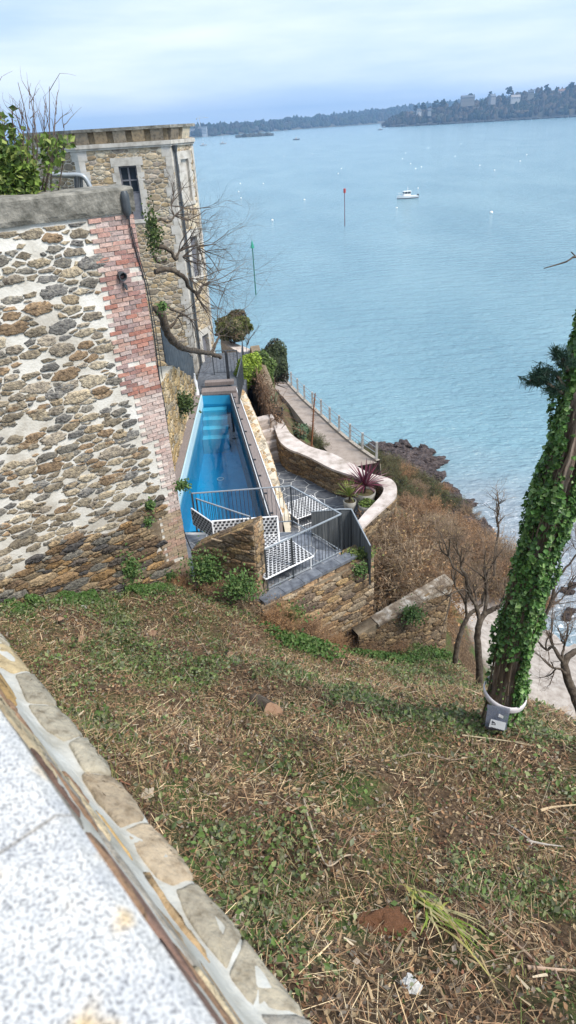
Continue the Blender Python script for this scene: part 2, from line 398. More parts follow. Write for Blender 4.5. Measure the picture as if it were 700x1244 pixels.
_c = 0.8
_X = CT[:, :2]; _nc = len(CT)
_A = np.sqrt(((_X[:, None]-_X[None])**2).sum(-1)+_c*_c)
_Pm = np.column_stack([np.ones(_nc), _X]); _K = np.block([[-_A-np.eye(_nc)*.02, _Pm], [_Pm.T, np.zeros((3, 3))]])
_W = np.linalg.solve(_K, np.concatenate([CT[:, 2], [0, 0, 0]]))
def hbase(x, y):
    x = np.asarray(x, float); y = np.asarray(y, float); o = np.zeros(x.shape); f = o.ravel(); xr = x.ravel(); yr = y.ravel()
    for i0 in range(0, len(xr), 20000):
        a = xr[i0:i0+20000]; b = yr[i0:i0+20000]
        d = np.sqrt((a[:, None]-_X[None, :, 0])**2+(b[:, None]-_X[None, :, 1])**2+_c*_c)
        f[i0:i0+20000] = -d@_W[:_nc]+_W[_nc]+_W[_nc+1]*a+_W[_nc+2]*b
    return f.reshape(x.shape)
_rs = np.random.default_rng(3); _ph = _rs.uniform(0, 6.28, (26, 2)); _an = _rs.uniform(0, 6.28, 26); _fr = np.geomspace(.7, 11, 26)
def rough(x, y, lo=.0):
    o = 0
    for i in range(26):
        o = o+np.sin((x*cos(_an[i])+y*sin(_an[i]))*_fr[i]+_ph[i, 0])*.085/(_fr[i]**.62)
    return o*.62
def height(x, y): return hbase(x, y)+rough(np.asarray(x, float), np.asarray(y, float))
xs = np.concatenate([np.arange(-14, -6, .5), np.arange(-6, 8, .09), np.arange(8, 36.1, .4)])
ys = np.concatenate([np.arange(-6, 0, .5), np.arange(0, 14, .09), np.arange(14, 50, .3), np.arange(50, 75.1, .8)])
GX, GY = np.meshgrid(xs, ys); GZ = height(GX, GY)
mb = MB(); nx_ = len(xs); ny_ = len(ys)
i = (np.arange(ny_-1)[:, None]*nx_+np.arange(nx_-1)[None]).ravel()
mb.quads(np.column_stack([GX.ravel(), GY.ravel(), GZ.ravel()]), np.stack([i, i+1, i+nx_+1, i+nx_], 1), (1, 1, 1))

def ground_mat():
    m = bpy.data.materials.new('slope_ground'); m.use_nodes = True; nt = m.node_tree; N = nt.nodes; L = nt.links
    b = N['Principled BSDF']; b.inputs['Roughness'].default_value = .95; b.inputs['Specular IOR Level'].default_value = .15
    tc = N.new('ShaderNodeTexCoord')
    def noise(s, d=6, ro=.6):
        n = N.new('ShaderNodeTexNoise'); n.inputs['Scale'].default_value = s; n.inputs['Detail'].default_value = d; n.inputs['Roughness'].default_value = ro
        L.new(tc.outputs['Object'], n.inputs['Vector']); return n.outputs['Fac']
    def ramp(f, st):
        r = N.new('ShaderNodeValToRGB'); e = r.color_ramp.elements
        for k in range(len(st)-2): e.new(.5)
        for k, (p, c) in enumerate(st): e[k].position = p; e[k].color = (*c, 1)
        L.new(f, r.inputs['Fac']); return r.outputs['Color']
    def mixc(f, a, c):
        x = N.new('ShaderNodeMix'); x.data_type = 'RGBA'; L.new(f, x.inputs[0]); L.new(a, x.inputs[6]); L.new(c, x.inputs[7]); return x.outputs[2]
    def rng_(f, a, c):
        r = N.new('ShaderNodeMapRange'); r.inputs['From Min'].default_value = a; r.inputs['From Max'].default_value = c; L.new(f, r.inputs['Value']); return r.outputs[0]
    soil = ramp(noise(16, 8, .7), [(.3, (.03, .02, .013)), (.5, (.095, .062, .038)), (.7, (.22, .155, .10))])
    green = ramp(noise(30, 5), [(.35, (.03, .05, .015)), (.7, (.12, .17, .05))])
    lawn = mixc(rng_(noise(.9, 5), .48, .62), soil, green)
    sep = N.new('ShaderNodeSeparateXYZ'); L.new(tc.outputs['Object'], sep.inputs[0])
    sand = ramp(noise(3, 8, .65), [(.3, (.26, .22, .19)), (.55, (.42, .37, .33)), (.75, (.52, .48, .44))])
    rock = ramp(noise(2.2, 8, .7), [(.3, (.03, .022, .02)), (.55, (.09, .065, .058)), (.75, (.18, .15, .13))])
    shore = mixc(rng_(sep.outputs['Y'], 27.5, 30), sand, rock)
    za = N.new('ShaderNodeMath'); za.operation = 'MULTIPLY_ADD'; L.new(rng_(sep.outputs['Y'], 27.5, 31), za.inputs[0]); za.inputs[1].default_value = 1.9; L.new(sep.outputs['Z'], za.inputs[2])
    c = mixc(rng_(za.outputs[0], 3.2, 2.4), lawn, shore)
    L.new(c, b.inputs['Base Color'])
    bp = N.new('ShaderNodeBump'); bp.inputs['Strength'].default_value = .8; bp.inputs['Distance'].default_value = .04
    L.new(noise(25, 8, .7), bp.inputs['Height']); L.new(bp.outputs[0], b.inputs['Normal'])
    return m
tag(mb.build('hillside', ground_mat(), smooth=True), kind='structure')

# ------------------------------------------------------------------ sea
def sea_mat():
    m = bpy.data.materials.new('sea_water'); m.use_nodes = True; nt = m.node_tree; N = nt.nodes; L = nt.links
    b = N['Principled BSDF']; b.inputs['Roughness'].default_value = .12; b.inputs['IOR'].default_value = 1.33
    tc = N.new('ShaderNodeTexCoord')
    def noise(s, d, st=(1, 1, 1), rot=0, dist=0):
        mp = N.new('ShaderNodeMapping'); mp.inputs['Scale'].default_value = st; mp.inputs['Rotation'].default_value = (0, 0, rot)
        L.new(tc.outputs['Object'], mp.inputs[0]); n = N.new('ShaderNodeTexNoise'); n.inputs['Scale'].default_value = s; n.inputs['Detail'].default_value = d
        n.inputs['Distortion'].default_value = dist
        L.new(mp.outputs[0], n.inputs['Vector']); return n.outputs['Fac']
    def mr(f, a, c, d=0., e=1.):
        r = N.new('ShaderNodeMapRange'); r.inputs['From Min'].default_value = a; r.inputs['From Max'].default_value = c; r.inputs['To Min'].default_value = d; r.inputs['To Max'].default_value = e
        L.new(f, r.inputs['Value']); return r.outputs[0]
    def mixc(f, a, c):
        x = N.new('ShaderNodeMix'); x.data_type = 'RGBA'; L.new(f, x.inputs[0])
        for s_, k in ((a, 6), (c, 7)):
            if isinstance(s_, tuple): x.inputs[k].default_value = (*s_, 1)
            else: L.new(s_, x.inputs[k])
        return x.outputs[2]
    def math_(op, a, c):
        x = N.new('ShaderNodeMath'); x.operation = op
        for s_, k in ((a, 0), (c, 1)):
            if isinstance(s_, (int, float)): x.inputs[k].default_value = s_
            else: L.new(s_, x.inputs[k])
        return x.outputs[0]
    sep = N.new('ShaderNodeSeparateXYZ'); L.new(tc.outputs['Object'], sep.inputs[0])
    turq = mixc(mr(noise(.05, 4, (1, .4, 1)), .35, .65), (.15, .275, .335), (.20, .335, .39))
    # sandy shallows in front of the cove
    vm = N.new('ShaderNodeVectorMath'); vm.operation = 'DISTANCE'; L.new(tc.outputs['Object'], vm.inputs[0]); vm.inputs[1].default_value = (16, 33, 0)
    dn = math_('ADD', vm.outputs['Value'], mr(noise(.12, 4), 0, 1, -9, 9))
    col = mixc(mr(dn, 17, 4, 0, .75), turq, (.30, .30, .33))
    # foam where small waves reach the stones
    v2 = N.new('ShaderNodeVectorMath'); v2.operation = 'DISTANCE'; L.new(tc.outputs['Object'], v2.inputs[0]); v2.inputs[1].default_value = (15.5, 28.5, 0)
    near = mr(v2.outputs['Value'], 7, 1.0, 0, .8); v3 = N.new('ShaderNodeVectorMath'); v3.operation = 'DISTANCE'; L.new(tc.outputs['Object'], v3.inputs[0]); v3.inputs[1].default_value = (13.0, 38, 0)
    near = math_('MAXIMUM', near, mr(v3.outputs['Value'], 4, 1.0, 0, .6))
    foam = math_('MULTIPLY', mr(noise(2.4, 6, (1, 1.6, 1), .5, 1.2), .57, .66), near)
    col = mixc(foam, col, (.85, .87, .9)); L.new(col, b.inputs['Base Color'])
    L.new(mr(foam, 0, 1, .17, .7), b.inputs['Roughness'])
    h = math_('ADD', noise(1.1, 4, (1, 2.4, 1), .25, .4), math_('MULTIPLY', noise(.22, 3, (1, 2.6, 1), .12), 2.2))
    bp = N.new('ShaderNodeBump'); bp.inputs['Strength'].default_value = .9; bp.inputs['Distance'].default_value = .42
    L.new(h, bp.inputs['Height']); L.new(bp.outputs[0], b.inputs['Normal'])
    return m
mb = MB()
mb.add([(-14000, -60, 0), (14000, -60, 0), (14000, 16000, 0), (-14000, 16000, 0)], [(0, 1, 2, 3)])
tag(mb.build('sea', sea_mat()), kind='structure')

# ------------------------------------------------------------------ far shore and headland
m_far = mat('far_slope', [(.05, .055, .035), (.085, .075, .05), (.13, .11, .075)], .02, .95, 0)
m_far_tree = mat('far_foliage', [(.8, .8, .8), (1.2, 1.2, 1.2)], .05, .95, 0, tint=True)
ICO = None
def ico():
    global ICO
    if ICO is None:
        t = (1+5**.5)/2; v = np.array([(-1, t, 0), (1, t, 0), (-1, -t, 0), (1, -t, 0), (0, -1, t), (0, 1, t), (0, -1, -t), (0, 1, -t), (t, 0, -1), (t, 0, 1), (-t, 0, -1), (-t, 0, 1)])/1.9
        f = np.array([(0, 11, 5), (0, 5, 1), (0, 1, 7), (0, 7, 10), (0, 10, 11), (1, 5, 9), (5, 11, 4), (11, 10, 2), (10, 7, 6), (7, 1, 8), (3, 9, 4), (3, 4, 2), (3, 2, 6), (3, 6, 8), (3, 8, 9), (4, 9, 5), (2, 4, 11), (6, 2, 10), (8, 6, 7), (9, 8, 1)])
        ICO = v, f
    return ICO
def blobs(mb, pos, rx, rz, col, rng=RNG, jag=.25):
    v, f = ico(); n = len(pos); k = len(v)
    V = np.broadcast_to(v, (n, k, 3))*(1+rng.uniform(-jag, jag, (n, k, 1)))
    V = V*np.stack([rx, rx, rz], -1)[:, None]+pos[:, None]
    q = (f[None]+np.arange(n)[:, None, None]*k).reshape(-1, 3)
    mb.quads(V.reshape(-1, 3), q, np.repeat(col, k, 0))
def ridge(name, shore, Hf, depth, seed, ntree, th, cols):
    """land behind a shoreline: shore = list of (x,y), rises inland (away from us)"""
    rg = np.random.default_rng(seed); sh = np.array(shore, float); ln = np.concatenate([[0], np.cumsum(np.linalg.norm(np.diff(sh, axis=0), axis=1))])
    ns = int(ln[-1]/18); s = np.linspace(0, ln[-1], ns); X = np.interp(s, ln, sh[:, 0]); Y = np.interp(s, ln, sh[:, 1])
    X = X+np.convolve(rg.normal(0, 10, ns), np.ones(5)/5, 'same'); Y = Y+np.convolve(rg.normal(0, 14, ns), np.ones(5)/5, 'same')
    tt = np.concatenate([[-.02, 0, .01, .03], np.linspace(.08, 1, 16)])
    ht = np.interp(tt, [-.02, 0, .01, .03, .3, .6, 1], [-3, .3, 4.0/30, .30, .75, 1, .95])
    def H(s_, t_):
        a = np.interp(s_, s, [Hf(q/ln[-1]) for q in s]); k = np.interp(t_, tt, np.where(tt <= 0, tt*10, ht))
        return a*k+np.sin(s_/90+t_*3)*2*np.clip(t_, 0, .5)
    mb = MB(); V = []
    for j, t_ in enumerate(tt):
        z = H(s, np.full(ns, t_)); 
        if t_ < 0: z = np.full(ns, -4.)
        V.append(np.column_stack([X+depth*t_*.05, Y+depth*t_, z]))
    V = np.concatenate(V); i = (np.arange(len(tt)-1)[:, None]*ns+np.arange(ns-1)[None]).ravel()
    mb.quads(V, np.stack([i, i+1, i+ns+1, i+ns], 1), (1, 1, 1))
    tag(mb.build(name, m_far, smooth=True), kind='structure')
    a = rg.uniform(0, ln[-1], ntree); t_ = rg.uniform(0, 1, ntree)**1.5*.6+.012
    x = np.interp(a, s, X)+depth*t_*.05; y = np.interp(a, s, Y)+depth*t_; z = H(a, t_)
    r = th*rg.uniform(.35, .75, ntree); rz = th*rg.uniform(.35, 1.0, ntree)*rg.choice([1, 1, 1, 1.35], ntree)
    cc = np.array(cols)[rg.integers(0, len(cols), ntree)]*rg.uniform(.7, 1.3, (ntree, 1))
    mt = MB(); blobs(mt, np.column_stack([x, y, z+rz*.3]), r, rz, cc, rg)
    return H, s, X, Y, mt
fh = lambda k: np.interp(k, [0, .2, .35, .5, .75, 1], [8, 16, 24, 34, 52, 66])
far = ridge('far_shore', [(-700, 1750), (-330, 1850), (-176, 1957), (-40, 2150), (72, 2412), (280, 2560), (468, 2743), (900, 3000), (1500, 3150), (2600, 3200)],
            lambda k: float(np.interp(k, [0, .15, .27, .36, .45, .6, 1], [12, 15, 20, 30, 46, 60, 62])), 900, 5, 5200, 13, [(.025, .04, .022), (.04, .045, .028), (.05, .045, .035)])
tag(far[4].build('far_woods', m_far_tree), 'blue hazy woods covering the far shore behind the bay', 'woods', kind='stuff')
hd = ridge('headland', [(300, 1765), (330, 1735), (400, 1715), (500, 1690), (600, 1672), (690, 1655), (820, 1640), (1000, 1600), (1300, 1500)],
           lambda k: float(np.interp(k, [0, .04, .1, .2, .32, .45, 1], [2, 16, 27, 38, 48, 56, 62])), 260, 8, 2300, 10, [(.028, .038, .02), (.075, .06, .04), (.09, .07, .05), (.05, .048, .032), (.022, .03, .018)])
tag(hd[4].build('headland_woods', m_far_tree), 'brown and green scrub and trees on the right headland', 'woods', kind='stuff')
# dark rocky band at low tide along the headland
mb = MB(); rg = np.random.default_rng(21); n = 700; a = rg.uniform(0, 900, n)
px_ = np.interp(a, hd[1], hd[2]); py_ = np.interp(a, hd[1], hd[3])
blobs(mb, np.column_stack([px_, py_-rg.uniform(-6, 16, n), rg.uniform(-1, 2.5, n)]), rg.uniform(3, 9, n), rg.uniform(1.5, 3.6, n), np.array([(.05, .048, .04)])*rg.uniform(.7, 1.4, (n, 1)), rg)
tag(mb.build('tidal_rocks', m_far_tree), 'dark rocks along the foot of the headland', 'rocks', kind='stuff')

def houseobj(u, v, y, wd, hh, wall, roof, label, rz=0):
    """house on the headland: walls, pitched roof, chimneys, windows"""
    q = DY(u, v, y); t = thing('house', label, 'house', tuple(q), 'houses on the headland', rz)
    m = MB(); box(m, -wd/2, wd/2, -4, 4, -8, hh, wall); 
    m.add([(-wd/2, -4, hh), (wd/2, -4, hh), (-wd/2, 4, hh), (wd/2, 4, hh), (-wd/2, 0, hh+3.6), (wd/2, 0, hh+3.6)], [(0, 2, 4), (1, 5, 3)], wall)
    m.build('wall', m_paint, t, org=(0, 0, 0))
    m = MB(); e = .5
    for s in (-1, 1):
        m.add([(-wd/2-e, s*4.6, hh-.5), (wd/2+e, s*4.6, hh-.5), (wd/2+e, 0, hh+3.9), (-wd/2-e, 0, hh+3.9), (-wd/2-e, s*4.6, hh-.1), (wd/2+e, s*4.6, hh-.1), (wd/2+e, 0, hh+4.2), (-wd/2-e, 0, hh+4.2)],
              [(0, 1, 2, 3), (4, 5, 6, 7), (0, 1, 5, 4), (1, 2, 6, 5), (3, 0, 4, 7)], roof)
    rf = m.build('roof', m_paint, t, org=(0, 0, 0))
    m = MB(); box(m, wd/2-1.6, wd/2-.4, -.7, .7, hh+2.2, hh+5.6, roof); m.build('chimney', m_paint, rf, org=(0, 0, 0))
    k = max(2, int(wd/4))
    for i in range(k):
        for zz in ((1.0, hh-2.4) if hh > 4.5 else (1.0,)):
            m = MB(); x = -wd/2+wd*(i+.5)/k; box(m, x-.6, x+.6, -4.06, -3.9, zz, zz+1.5, (.05, .06, .08)); m.build('window', m_paint, t, org=(0, 0, 0))
    return t
S_ = (.20, .18, .16); W_ = (.42, .41, .40); SL = (.10, .11, .13); RD = (.20, .12, .09)
houseobj(568, 124, 1740, 30, 9, S_, SL, 'long grey stone house with several gables, left of the big trees on the headland')
houseobj(598, 122, 1745, 14, 8, (.26, .26, .27), (.12, .14, .17), 'pale house with a blue-grey roof in the middle of the headland', .4)
houseobj(626, 121, 1730, 20, 5, W_, (.30, .27, .25), 'long low white house with a pale roof right of the tall pine')
houseobj(645, 116, 1760, 13, 7, (.28, .26, .22), SL, 'cream house half hidden behind bare trees on the headland', -.3)
houseobj(682, 115, 1760, 16, 7, W_, RD, 'white house with a brown roof near the right end of the headland')
houseobj(509, 137, 1745, 9, 3.5, W_, SL, 'small white cottage at the left tip of the headland', .2)
houseobj(522, 136, 1745, 8, 3.5, (.36, .35, .33), SL, 'small cream cottage beside the dark pines at the headland tip', -.2)

def fartree(u, v, y, h, kind, label):
    q = DY(u, v, y); t = thing('pine_tree' if kind else 'round_tree', label, 'tree', tuple(q), 'large trees on the headland')
    m = MB(); tube(m, [(0, 0, -8), (0, 0, h*.6)], [.6, .35], 6, (.12, .09, .07)); m.build('trunk', m_paint, t, org=(0, 0, 0))
    rg = np.random.default_rng(int(u*7)); m = MB(); n = 26
    z = h*.35+rg.uniform(0, 1, n)*h*.6; rr = (h*.34)*np.sqrt(np.clip(1-((z-h*.62)/(h*.42))**2, 0.05, 1)); an = rg.uniform(0, 6.28, n)
    blobs(m, np.column_stack([rr*np.cos(an)*rg.uniform(.3, 1, n), rr*np.sin(an)*.8, z]), rg.uniform(.10, .2, n)*h, rg.uniform(.07, .13, n)*h, np.array([(.028, .04, .025)])*rg.uniform(.7, 1.5, (n, 1)), rg, .35)
    m.build('crown', m_far_tree, t, org=(0, 0, 0))
for (u, v, h, lb) in [(505, 137, 15, 'dark pine leftmost on the tip of the headland'), (514, 136, 18, 'dark pine second from the tip of the headland'), (529, 134, 20, 'tall dark pine right of the white cottages on the headland'),
                      (538, 133, 20, 'dark bushy pine just left of the long grey stone house'), (571, 122, 14, 'flat-topped pine rising behind the long grey stone house'), (595, 121, 16, 'dark pine above the house with the blue-grey roof'),
                      (618, 118, 20, 'broadest and tallest dark pine on the headland skyline'), (664, 112, 15, 'dark tree between the cream house and the brown-roofed house'), (694, 110, 17, 'dark tree at the right edge of the headland skyline')]:
    fartree(u, v, 1762, h, 1, lb)

# islet
mb = MB(); rg = np.random.default_rng(4); q = P(309, 166, 0); n = 60
blobs(mb, np.column_stack([q[0]+rg.uniform(-34, 34, n), q[1]+rg.uniform(-10, 10, n), rg.uniform(-1, 2, n)]), rg.uniform(4, 10, n), rg.uniform(2, 6, n), np.array([(.06, .06, .045)])*rg.uniform(.7, 1.4, (n, 1)), rg)
tag(mb.build('rocky_islet', m_far_tree, org=tuple(q)), 'low dark rocky islet in front of the far shore', 'islet')
# white flats and crane at the far left
for (u, w_, h_, lb) in [(238, 34, 12, 'white block of flats at the left end of the far shore'), (247, 22, 16, 'taller white block of flats beside the crane')]:
    q = DY(u, 163, 1990); t = thing('apartment_building', lb, 'building', tuple(q), 'white flats on the far shore')
    m = MB(); box(m, -w_/2, w_/2, -8, 8, -10, h_, (.42, .42, .43)); m.build('wall', m_paint, t, org=(0, 0, 0))
    for k in range(int(h_/3.2)):
        m = MB(); box(m, -w_/2+1.5, w_/2-1.5, -8.1, -7.9, 1+k*3.1, 2.4+k*3.1, (.12, .14, .17)); m.build('window_band', m_paint, t, org=(0, 0, 0))
    m = MB(); box(m, -w_/2-.6, w_/2+.6, -8.6, 8.6, h_, h_+1.2, (.3, .3, .32)); m.build('roof', m_paint, t, org=(0, 0, 0))
q = DY(244, 160, 2000); t = thing('tower_crane', 'thin pale tower crane standing over the far shore', 'crane', tuple(q))
m = MB(); box(m, -.6, .6, -.6, .6, -10, 34, (.6, .6, .6)); m.build('mast', m_paint, t, org=(0, 0, 0))
m = MB(); box(m, -9, 24, -.5, .5, 30, 31.2, (.6, .6, .6)); bar(m, (0, 0, 36), (20, 0, 31), .4, .4, (.6, .6, .6)); bar(m, (0, 0, 36), (-8, 0, 31), .4, .4, (.6, .6, .6)); m.build('jib', m_paint, t, org=(0, 0, 0))
m = MB(); box(m, -9, -6, -.8, .8, 27.6, 30, (.35, .35, .35)); m.build('counterweight', m_paint, t, org=(0, 0, 0))

# air
hz = MB(); box(hz, -3500, 3500, -80, 4600, -7, 95)
hm = bpy.data.materials.new('haze_air'); hm.use_nodes = True; nt = hm.node_tree
nt.nodes.remove(nt.nodes['Principled BSDF']); pv = nt.nodes.new('ShaderNodeVolumePrincipled')
pv.inputs['Density'].default_value = .00023; pv.inputs['Color'].default_value = (.36, .62, 1.0, 1); pv.inputs['Anisotropy'].default_value = 0
nt.links.new(pv.outputs[0], nt.nodes['Material Output'].inputs['Volume'])
HAZE = hz.build('haze', hm); tag(HAZE, kind='stuff')

# ------------------------------------------------------------------ boats, buoys, marks
q = P(495, 241, 0)
t = thing('motor_boat', 'white cabin motorboat moored in the bay', 'boat', tuple(q), rz=radians(188))
m = MB(); xs_ = np.linspace(-3.4, 3.6, 15)
def sec(x):
    k = (x+3.4)/7.0; b = 1.25*(1-max(0, (k-.5)/.5)**2.2)+.02; zt = .75+.45*max(0, (k-.35))**1.3; return b, zt
V = []; 
for x in xs_:
    b, zt = sec(x); V += [(x, -b, zt), (x, -b*.9, .2), (x, -b*.5, -.35), (x, b*.5, -.35), (x, b*.9, .2), (x, b, zt)]
nn = len(xs_); Fq = [(i*6+j, i*6+j+1, (i+1)*6+j+1, (i+1)*6+j) for i in range(nn-1) for j in range(5)]
m.add(V, Fq+[(0, 1, 2, 3, 4, 5)], (.8, .8, .8)); m.build('hull', m_paint, t, org=(0, 0, 0), smooth=False)
m = MB(); V = []
for x in xs_:
    b, zt = sec(x); V += [(x, -b, zt-.02), (x, b, zt-.02)]
m.add(V, [(2*i, 2*i+2, 2*i+3, 2*i+1) for i in range(nn-1)], (.66, .66, .63)); m.build('deck', m_paint, t, org=(0, 0, 0))
m = MB(); V = []
for x in xs_:
    b, zt = sec(x); V += [(x, -b*.93-.02, .02), (x, -b*.93-.02, .25)]
m.add(V, [(2*i, 2*i+2, 2*i+3, 2*i+1) for i in range(nn-1)], (.03, .04, .07)); V = [(a[0], -a[1], a[2]) for a in V]
m.add(V, [(2*i, 2*i+2, 2*i+3, 2*i+1) for i in range(nn-1)], (.03, .04, .07)); m.build('waterline_stripe', m_paint, t, org=(0, 0, 0))
m = MB(); box(m, -.9, 1.5, -.85, .85, .75, 1.45, (.8, .8, .8)); cab = m.build('cabin', m_paint, t, org=(0, 0, 0))
m = MB(); box(m, -.8, 1.3, -.82, .82, 1.45, 2.1, (.03, .035, .045)); m.build('window', m_glass, cab, org=(0, 0, 0))
m = MB(); box(m, -1.1, 1.45, -.9, .9, 2.1, 2.22, (.85, .85, .85)); 
for x in (-.85, .25, 1.2):
    for y in (-.83, .83): box(m, x-.05, x+.05, y-.03, y+.03, 1.45, 2.1, (.8, .8, .8))
m.build('cabin_roof', m_paint, cab, org=(0, 0, 0))
m = MB(); tube(m, [(0, 0, 2.2), (0, 0, 3.5)], .045, 6, (.75, .75, .75)); tube(m, [(0, -.45, 2.9), (0, .45, 2.9)], .04, 6, (.75, .75, .75)); m.build('mast', m_paint, t, org=(0, 0, 0))
m = MB()
for y in (-1, 1): 
    tube(m, [(1.6, y*.95, 1.1), (1.6, y*.95, 1.65), (2.8, y*.6, 1.75), (3.4, 0, 1.8)], .025, 5, (.7, .7, .7)); tube(m, [(2.8, y*.6, 1.2), (2.8, y*.6, 1.75)], .02, 5, (.7, .7, .7))
m.build('bow_rail', m_paint, t, org=(0, 0, 0))
m = MB(); box(m, -3.85, -3.4, -.22, .22, .1, 1.15, (.05, .05, .06)); m.build('outboard_motor', m_paint, t, org=(0, 0, 0))

def beacon(u, v, vt, col, name, label, top):
    q = P(u, v, 0); zt = DY(u, vt, q[1])[2]; t = thing(name, label, 'beacon', tuple(q))
    m = MB(); tube(m, [(0, 0, -3), (0, 0, zt-.9)], [.10, .085], 8, col[0]); m.build('post', m_paint, t, org=(0, 0, 0))
    m = MB()
    if top == 'can': tube(m, [(0, 0, zt-1.0), (0, 0, zt)], [.3, .3], 10, col[1])
    else: tube(m, [(0, 0, zt-1.2), (0, 0, zt)], [.34, .02], 10, col[1])
    m.build('topmark', m_paint, t, org=(0, 0, 0))
beacon(419, 275, 229, [(.16, .06, .07), (.45, .05, .04)], 'channel_beacon', 'tall red post beacon with a can top standing in the water', 'can')
beacon(311, 358, 291, [(.03, .16, .12), (.02, .28, .18)], 'channel_beacon', 'tall green post beacon with a cone top in the water', 'cone')
# mooring buoys
v_, f_ = None, None
def buoy_mesh():
    m = MB(); pr = [(-.35, .02), (-.3, .25), (-.1, .42), (.12, .42), (.3, .26), (.38, .06)]
    V = []; n = 10
    for z, r in pr: V += [(r*cos(a*2*pi/n), r*sin(a*2*pi/n), z+.15) for a in range(n)]
    m.add(V, [(i*n+j, i*n+(j+1) % n, (i+1)*n+(j+1) % n, (i+1)*n+j) for i in range(len(pr)-1) for j in range(n)]+[tuple(range((len(pr)-1)*n, len(pr)*n))], (.85, .85, .83))
    tube(m, [(0, 0, .5), (0, 0, .72)], .05, 5, (.3, .3, .3)); return m
b0 = buoy_mesh().build('mooring_buoy', m_paint, smooth=True); first = True
BU = [(331, 268, 'small white mooring buoy near the tower, left of the red beacon', 1.0), (293, 241, 'small white mooring buoy between the tower and the red beacon', .9), (290, 233, 'small white mooring buoy nearest the top of the tower', .8), (482, 253, 'pale mooring buoy just below the white motorboat', .9), (597, 259, 'white mooring buoy alone in open water right of the motorboat', 1.4),
      (508, 229, None, .8), (489, 193, None, 1), (499, 199, None, 1), (505, 205, None, 1), (512, 203, None, 1), (583, 201, None, .9), (601, 207, None, .9), (493, 186, None, 1), (553, 190, None, .9), (370, 243, None, .9), (415, 205, None, .9), (411, 211, None, .9), (292, 223, None, .8), (320, 223, None, .8), (447, 178, None, .9), (632, 196, None, 1), (640, 188, None, 1), (520, 180, None, 1), (560, 175, None, 1.1), (345, 190, None, 1), (380, 187, None, 1)]
for (u, v, lb, sc) in BU:
    o = b0 if first else b0.copy()
    if not first: COL.objects.link(o)
    first = False; o.location = tuple(P(u, v, 0)); o.scale = (sc*.75,)*3
    tag(o, lb or 'tiny white mooring buoy far out among others in the bay', 'buoy', 'mooring buoys dotted over the bay')
# distant small craft
for (u, v, kind, lb) in [(467, 155, 0, 'tiny dark fishing boat off the tip of the headland'), (247, 177, 1, 'tiny pale sailing boat close to the tower, left of another'), (271, 175, 1, 'tiny pale sailing boat to the right of another near the tower'), (360, 170, 0, 'tiny dark rowing boat far out beyond the red beacon'), (462, 158, 0, 'tiny pale boat below the dark fishing boat')]:
    q = P(u, v, 0); k = 1.0; t = thing('sailing_boat' if kind else 'fishing_boat', lb, 'boat', tuple(q)); m = MB()
    c = (.45, .45, .45) if kind else (.12, .12, .13)
    V = [(-5, -1.4, 1.2), (2, -1.5, 1.2), (5.5, 0, 1.6), (2, 1.5, 1.2), (-5, 1.4, 1.2), (-4.6, -1, -.3), (2, -1, -.3), (4.6, 0, -.3), (2, 1, -.3), (-4.6, 1, -.3)]
    m.add(V, [(0, 1, 2, 3, 4)]+[(i, (i+1) % 5, 5+(i+1) % 5, 5+i) for i in range(5)], c); m.build('hull', m_paint, t, org=(0, 0, 0))
    m = MB(); box(m, -2, 1.2, -.9, .9, 1.2, 3.0, (.5, .5, .5)); m.build('cabin', m_paint, t, org=(0, 0, 0))
    m = MB(); tube(m, [(.5, 0, 1.2), (.5, 0, 11 if kind else 6)], .12, 6, (.6, .6, .6)); m.build('mast', m_paint, t, org=(0, 0, 0))

# ================================================================== near parapet
Z_C = 23.5
e0 = P(0, 886, Z_C)[:2]; e1 = P(236, 1240, Z_C)[:2]
pu = (e0-e1)/np.linalg.norm(e0-e1); pn = np.array([-pu[1], pu[0]]); 
if pn[1] < 0: pn = -pn
o_ = e1
def PF(s, n, z): return np.column_stack([o_[0]+pu[0]*np.asarray(s)+pn[0]*np.asarray(n), o_[1]+pu[1]*np.asarray(s)+pn[1]*np.asarray(n), np.asarray(z)+np.zeros_like(np.asarray(s, float))])
t = thing('parapet_wall', 'pale speckled granite coping on a mortared stone parapet in the near corner', 'parapet', tuple(PF([0.], [0.], [20.])[0]))
m = MB()
for (s0, s1) in [(-3.0, -.9), (-.893, .205), (.209, 1.9), (1.907, 3.4), (3.407, 7.5)]:
    V = []
    sect = [(-.55, 23.38), (.0, 23.38), (.012, 23.4), (.012, 23.485), (0, 23.498), (-.55, 23.50)]
    for s in (s0, s1): V.append(PF(np.full(6, s), np.array([a for a, b in sect]), np.array([b for a, b in sect])))
    m.add(np.concatenate(V), [tuple(range(6)), tuple(range(6, 12))[::-1]]+[(i, (i+1) % 6, 6+(i+1) % 6, 6+i) for i in range(6)])
m_gran2 = bpy.data.materials.new('speckled_granite'); m_gran2.use_nodes = True
nt = m_gran2.node_tree; N = nt.nodes; L = nt.links; b = N['Principled BSDF']; b.inputs['Roughness'].default_value = .75
tc = N.new('ShaderNodeTexCoord')
def _n(s, d):
    n = N.new('ShaderNodeTexNoise'); n.inputs['Scale'].default_value = s; n.inputs['Detail'].default_value = d; L.new(tc.outputs['Object'], n.inputs['Vector']); return n.outputs['Fac']
def _r(f, st):
    r = N.new('ShaderNodeValToRGB'); e = r.color_ramp.elements
    for k in range(len(st)-2): e.new(.5)
    for k, (p, c) in enumerate(st): e[k].position = p; e[k].color = (*c, 1)
    L.new(f, r.inputs['Fac']); return r.outputs['Color']
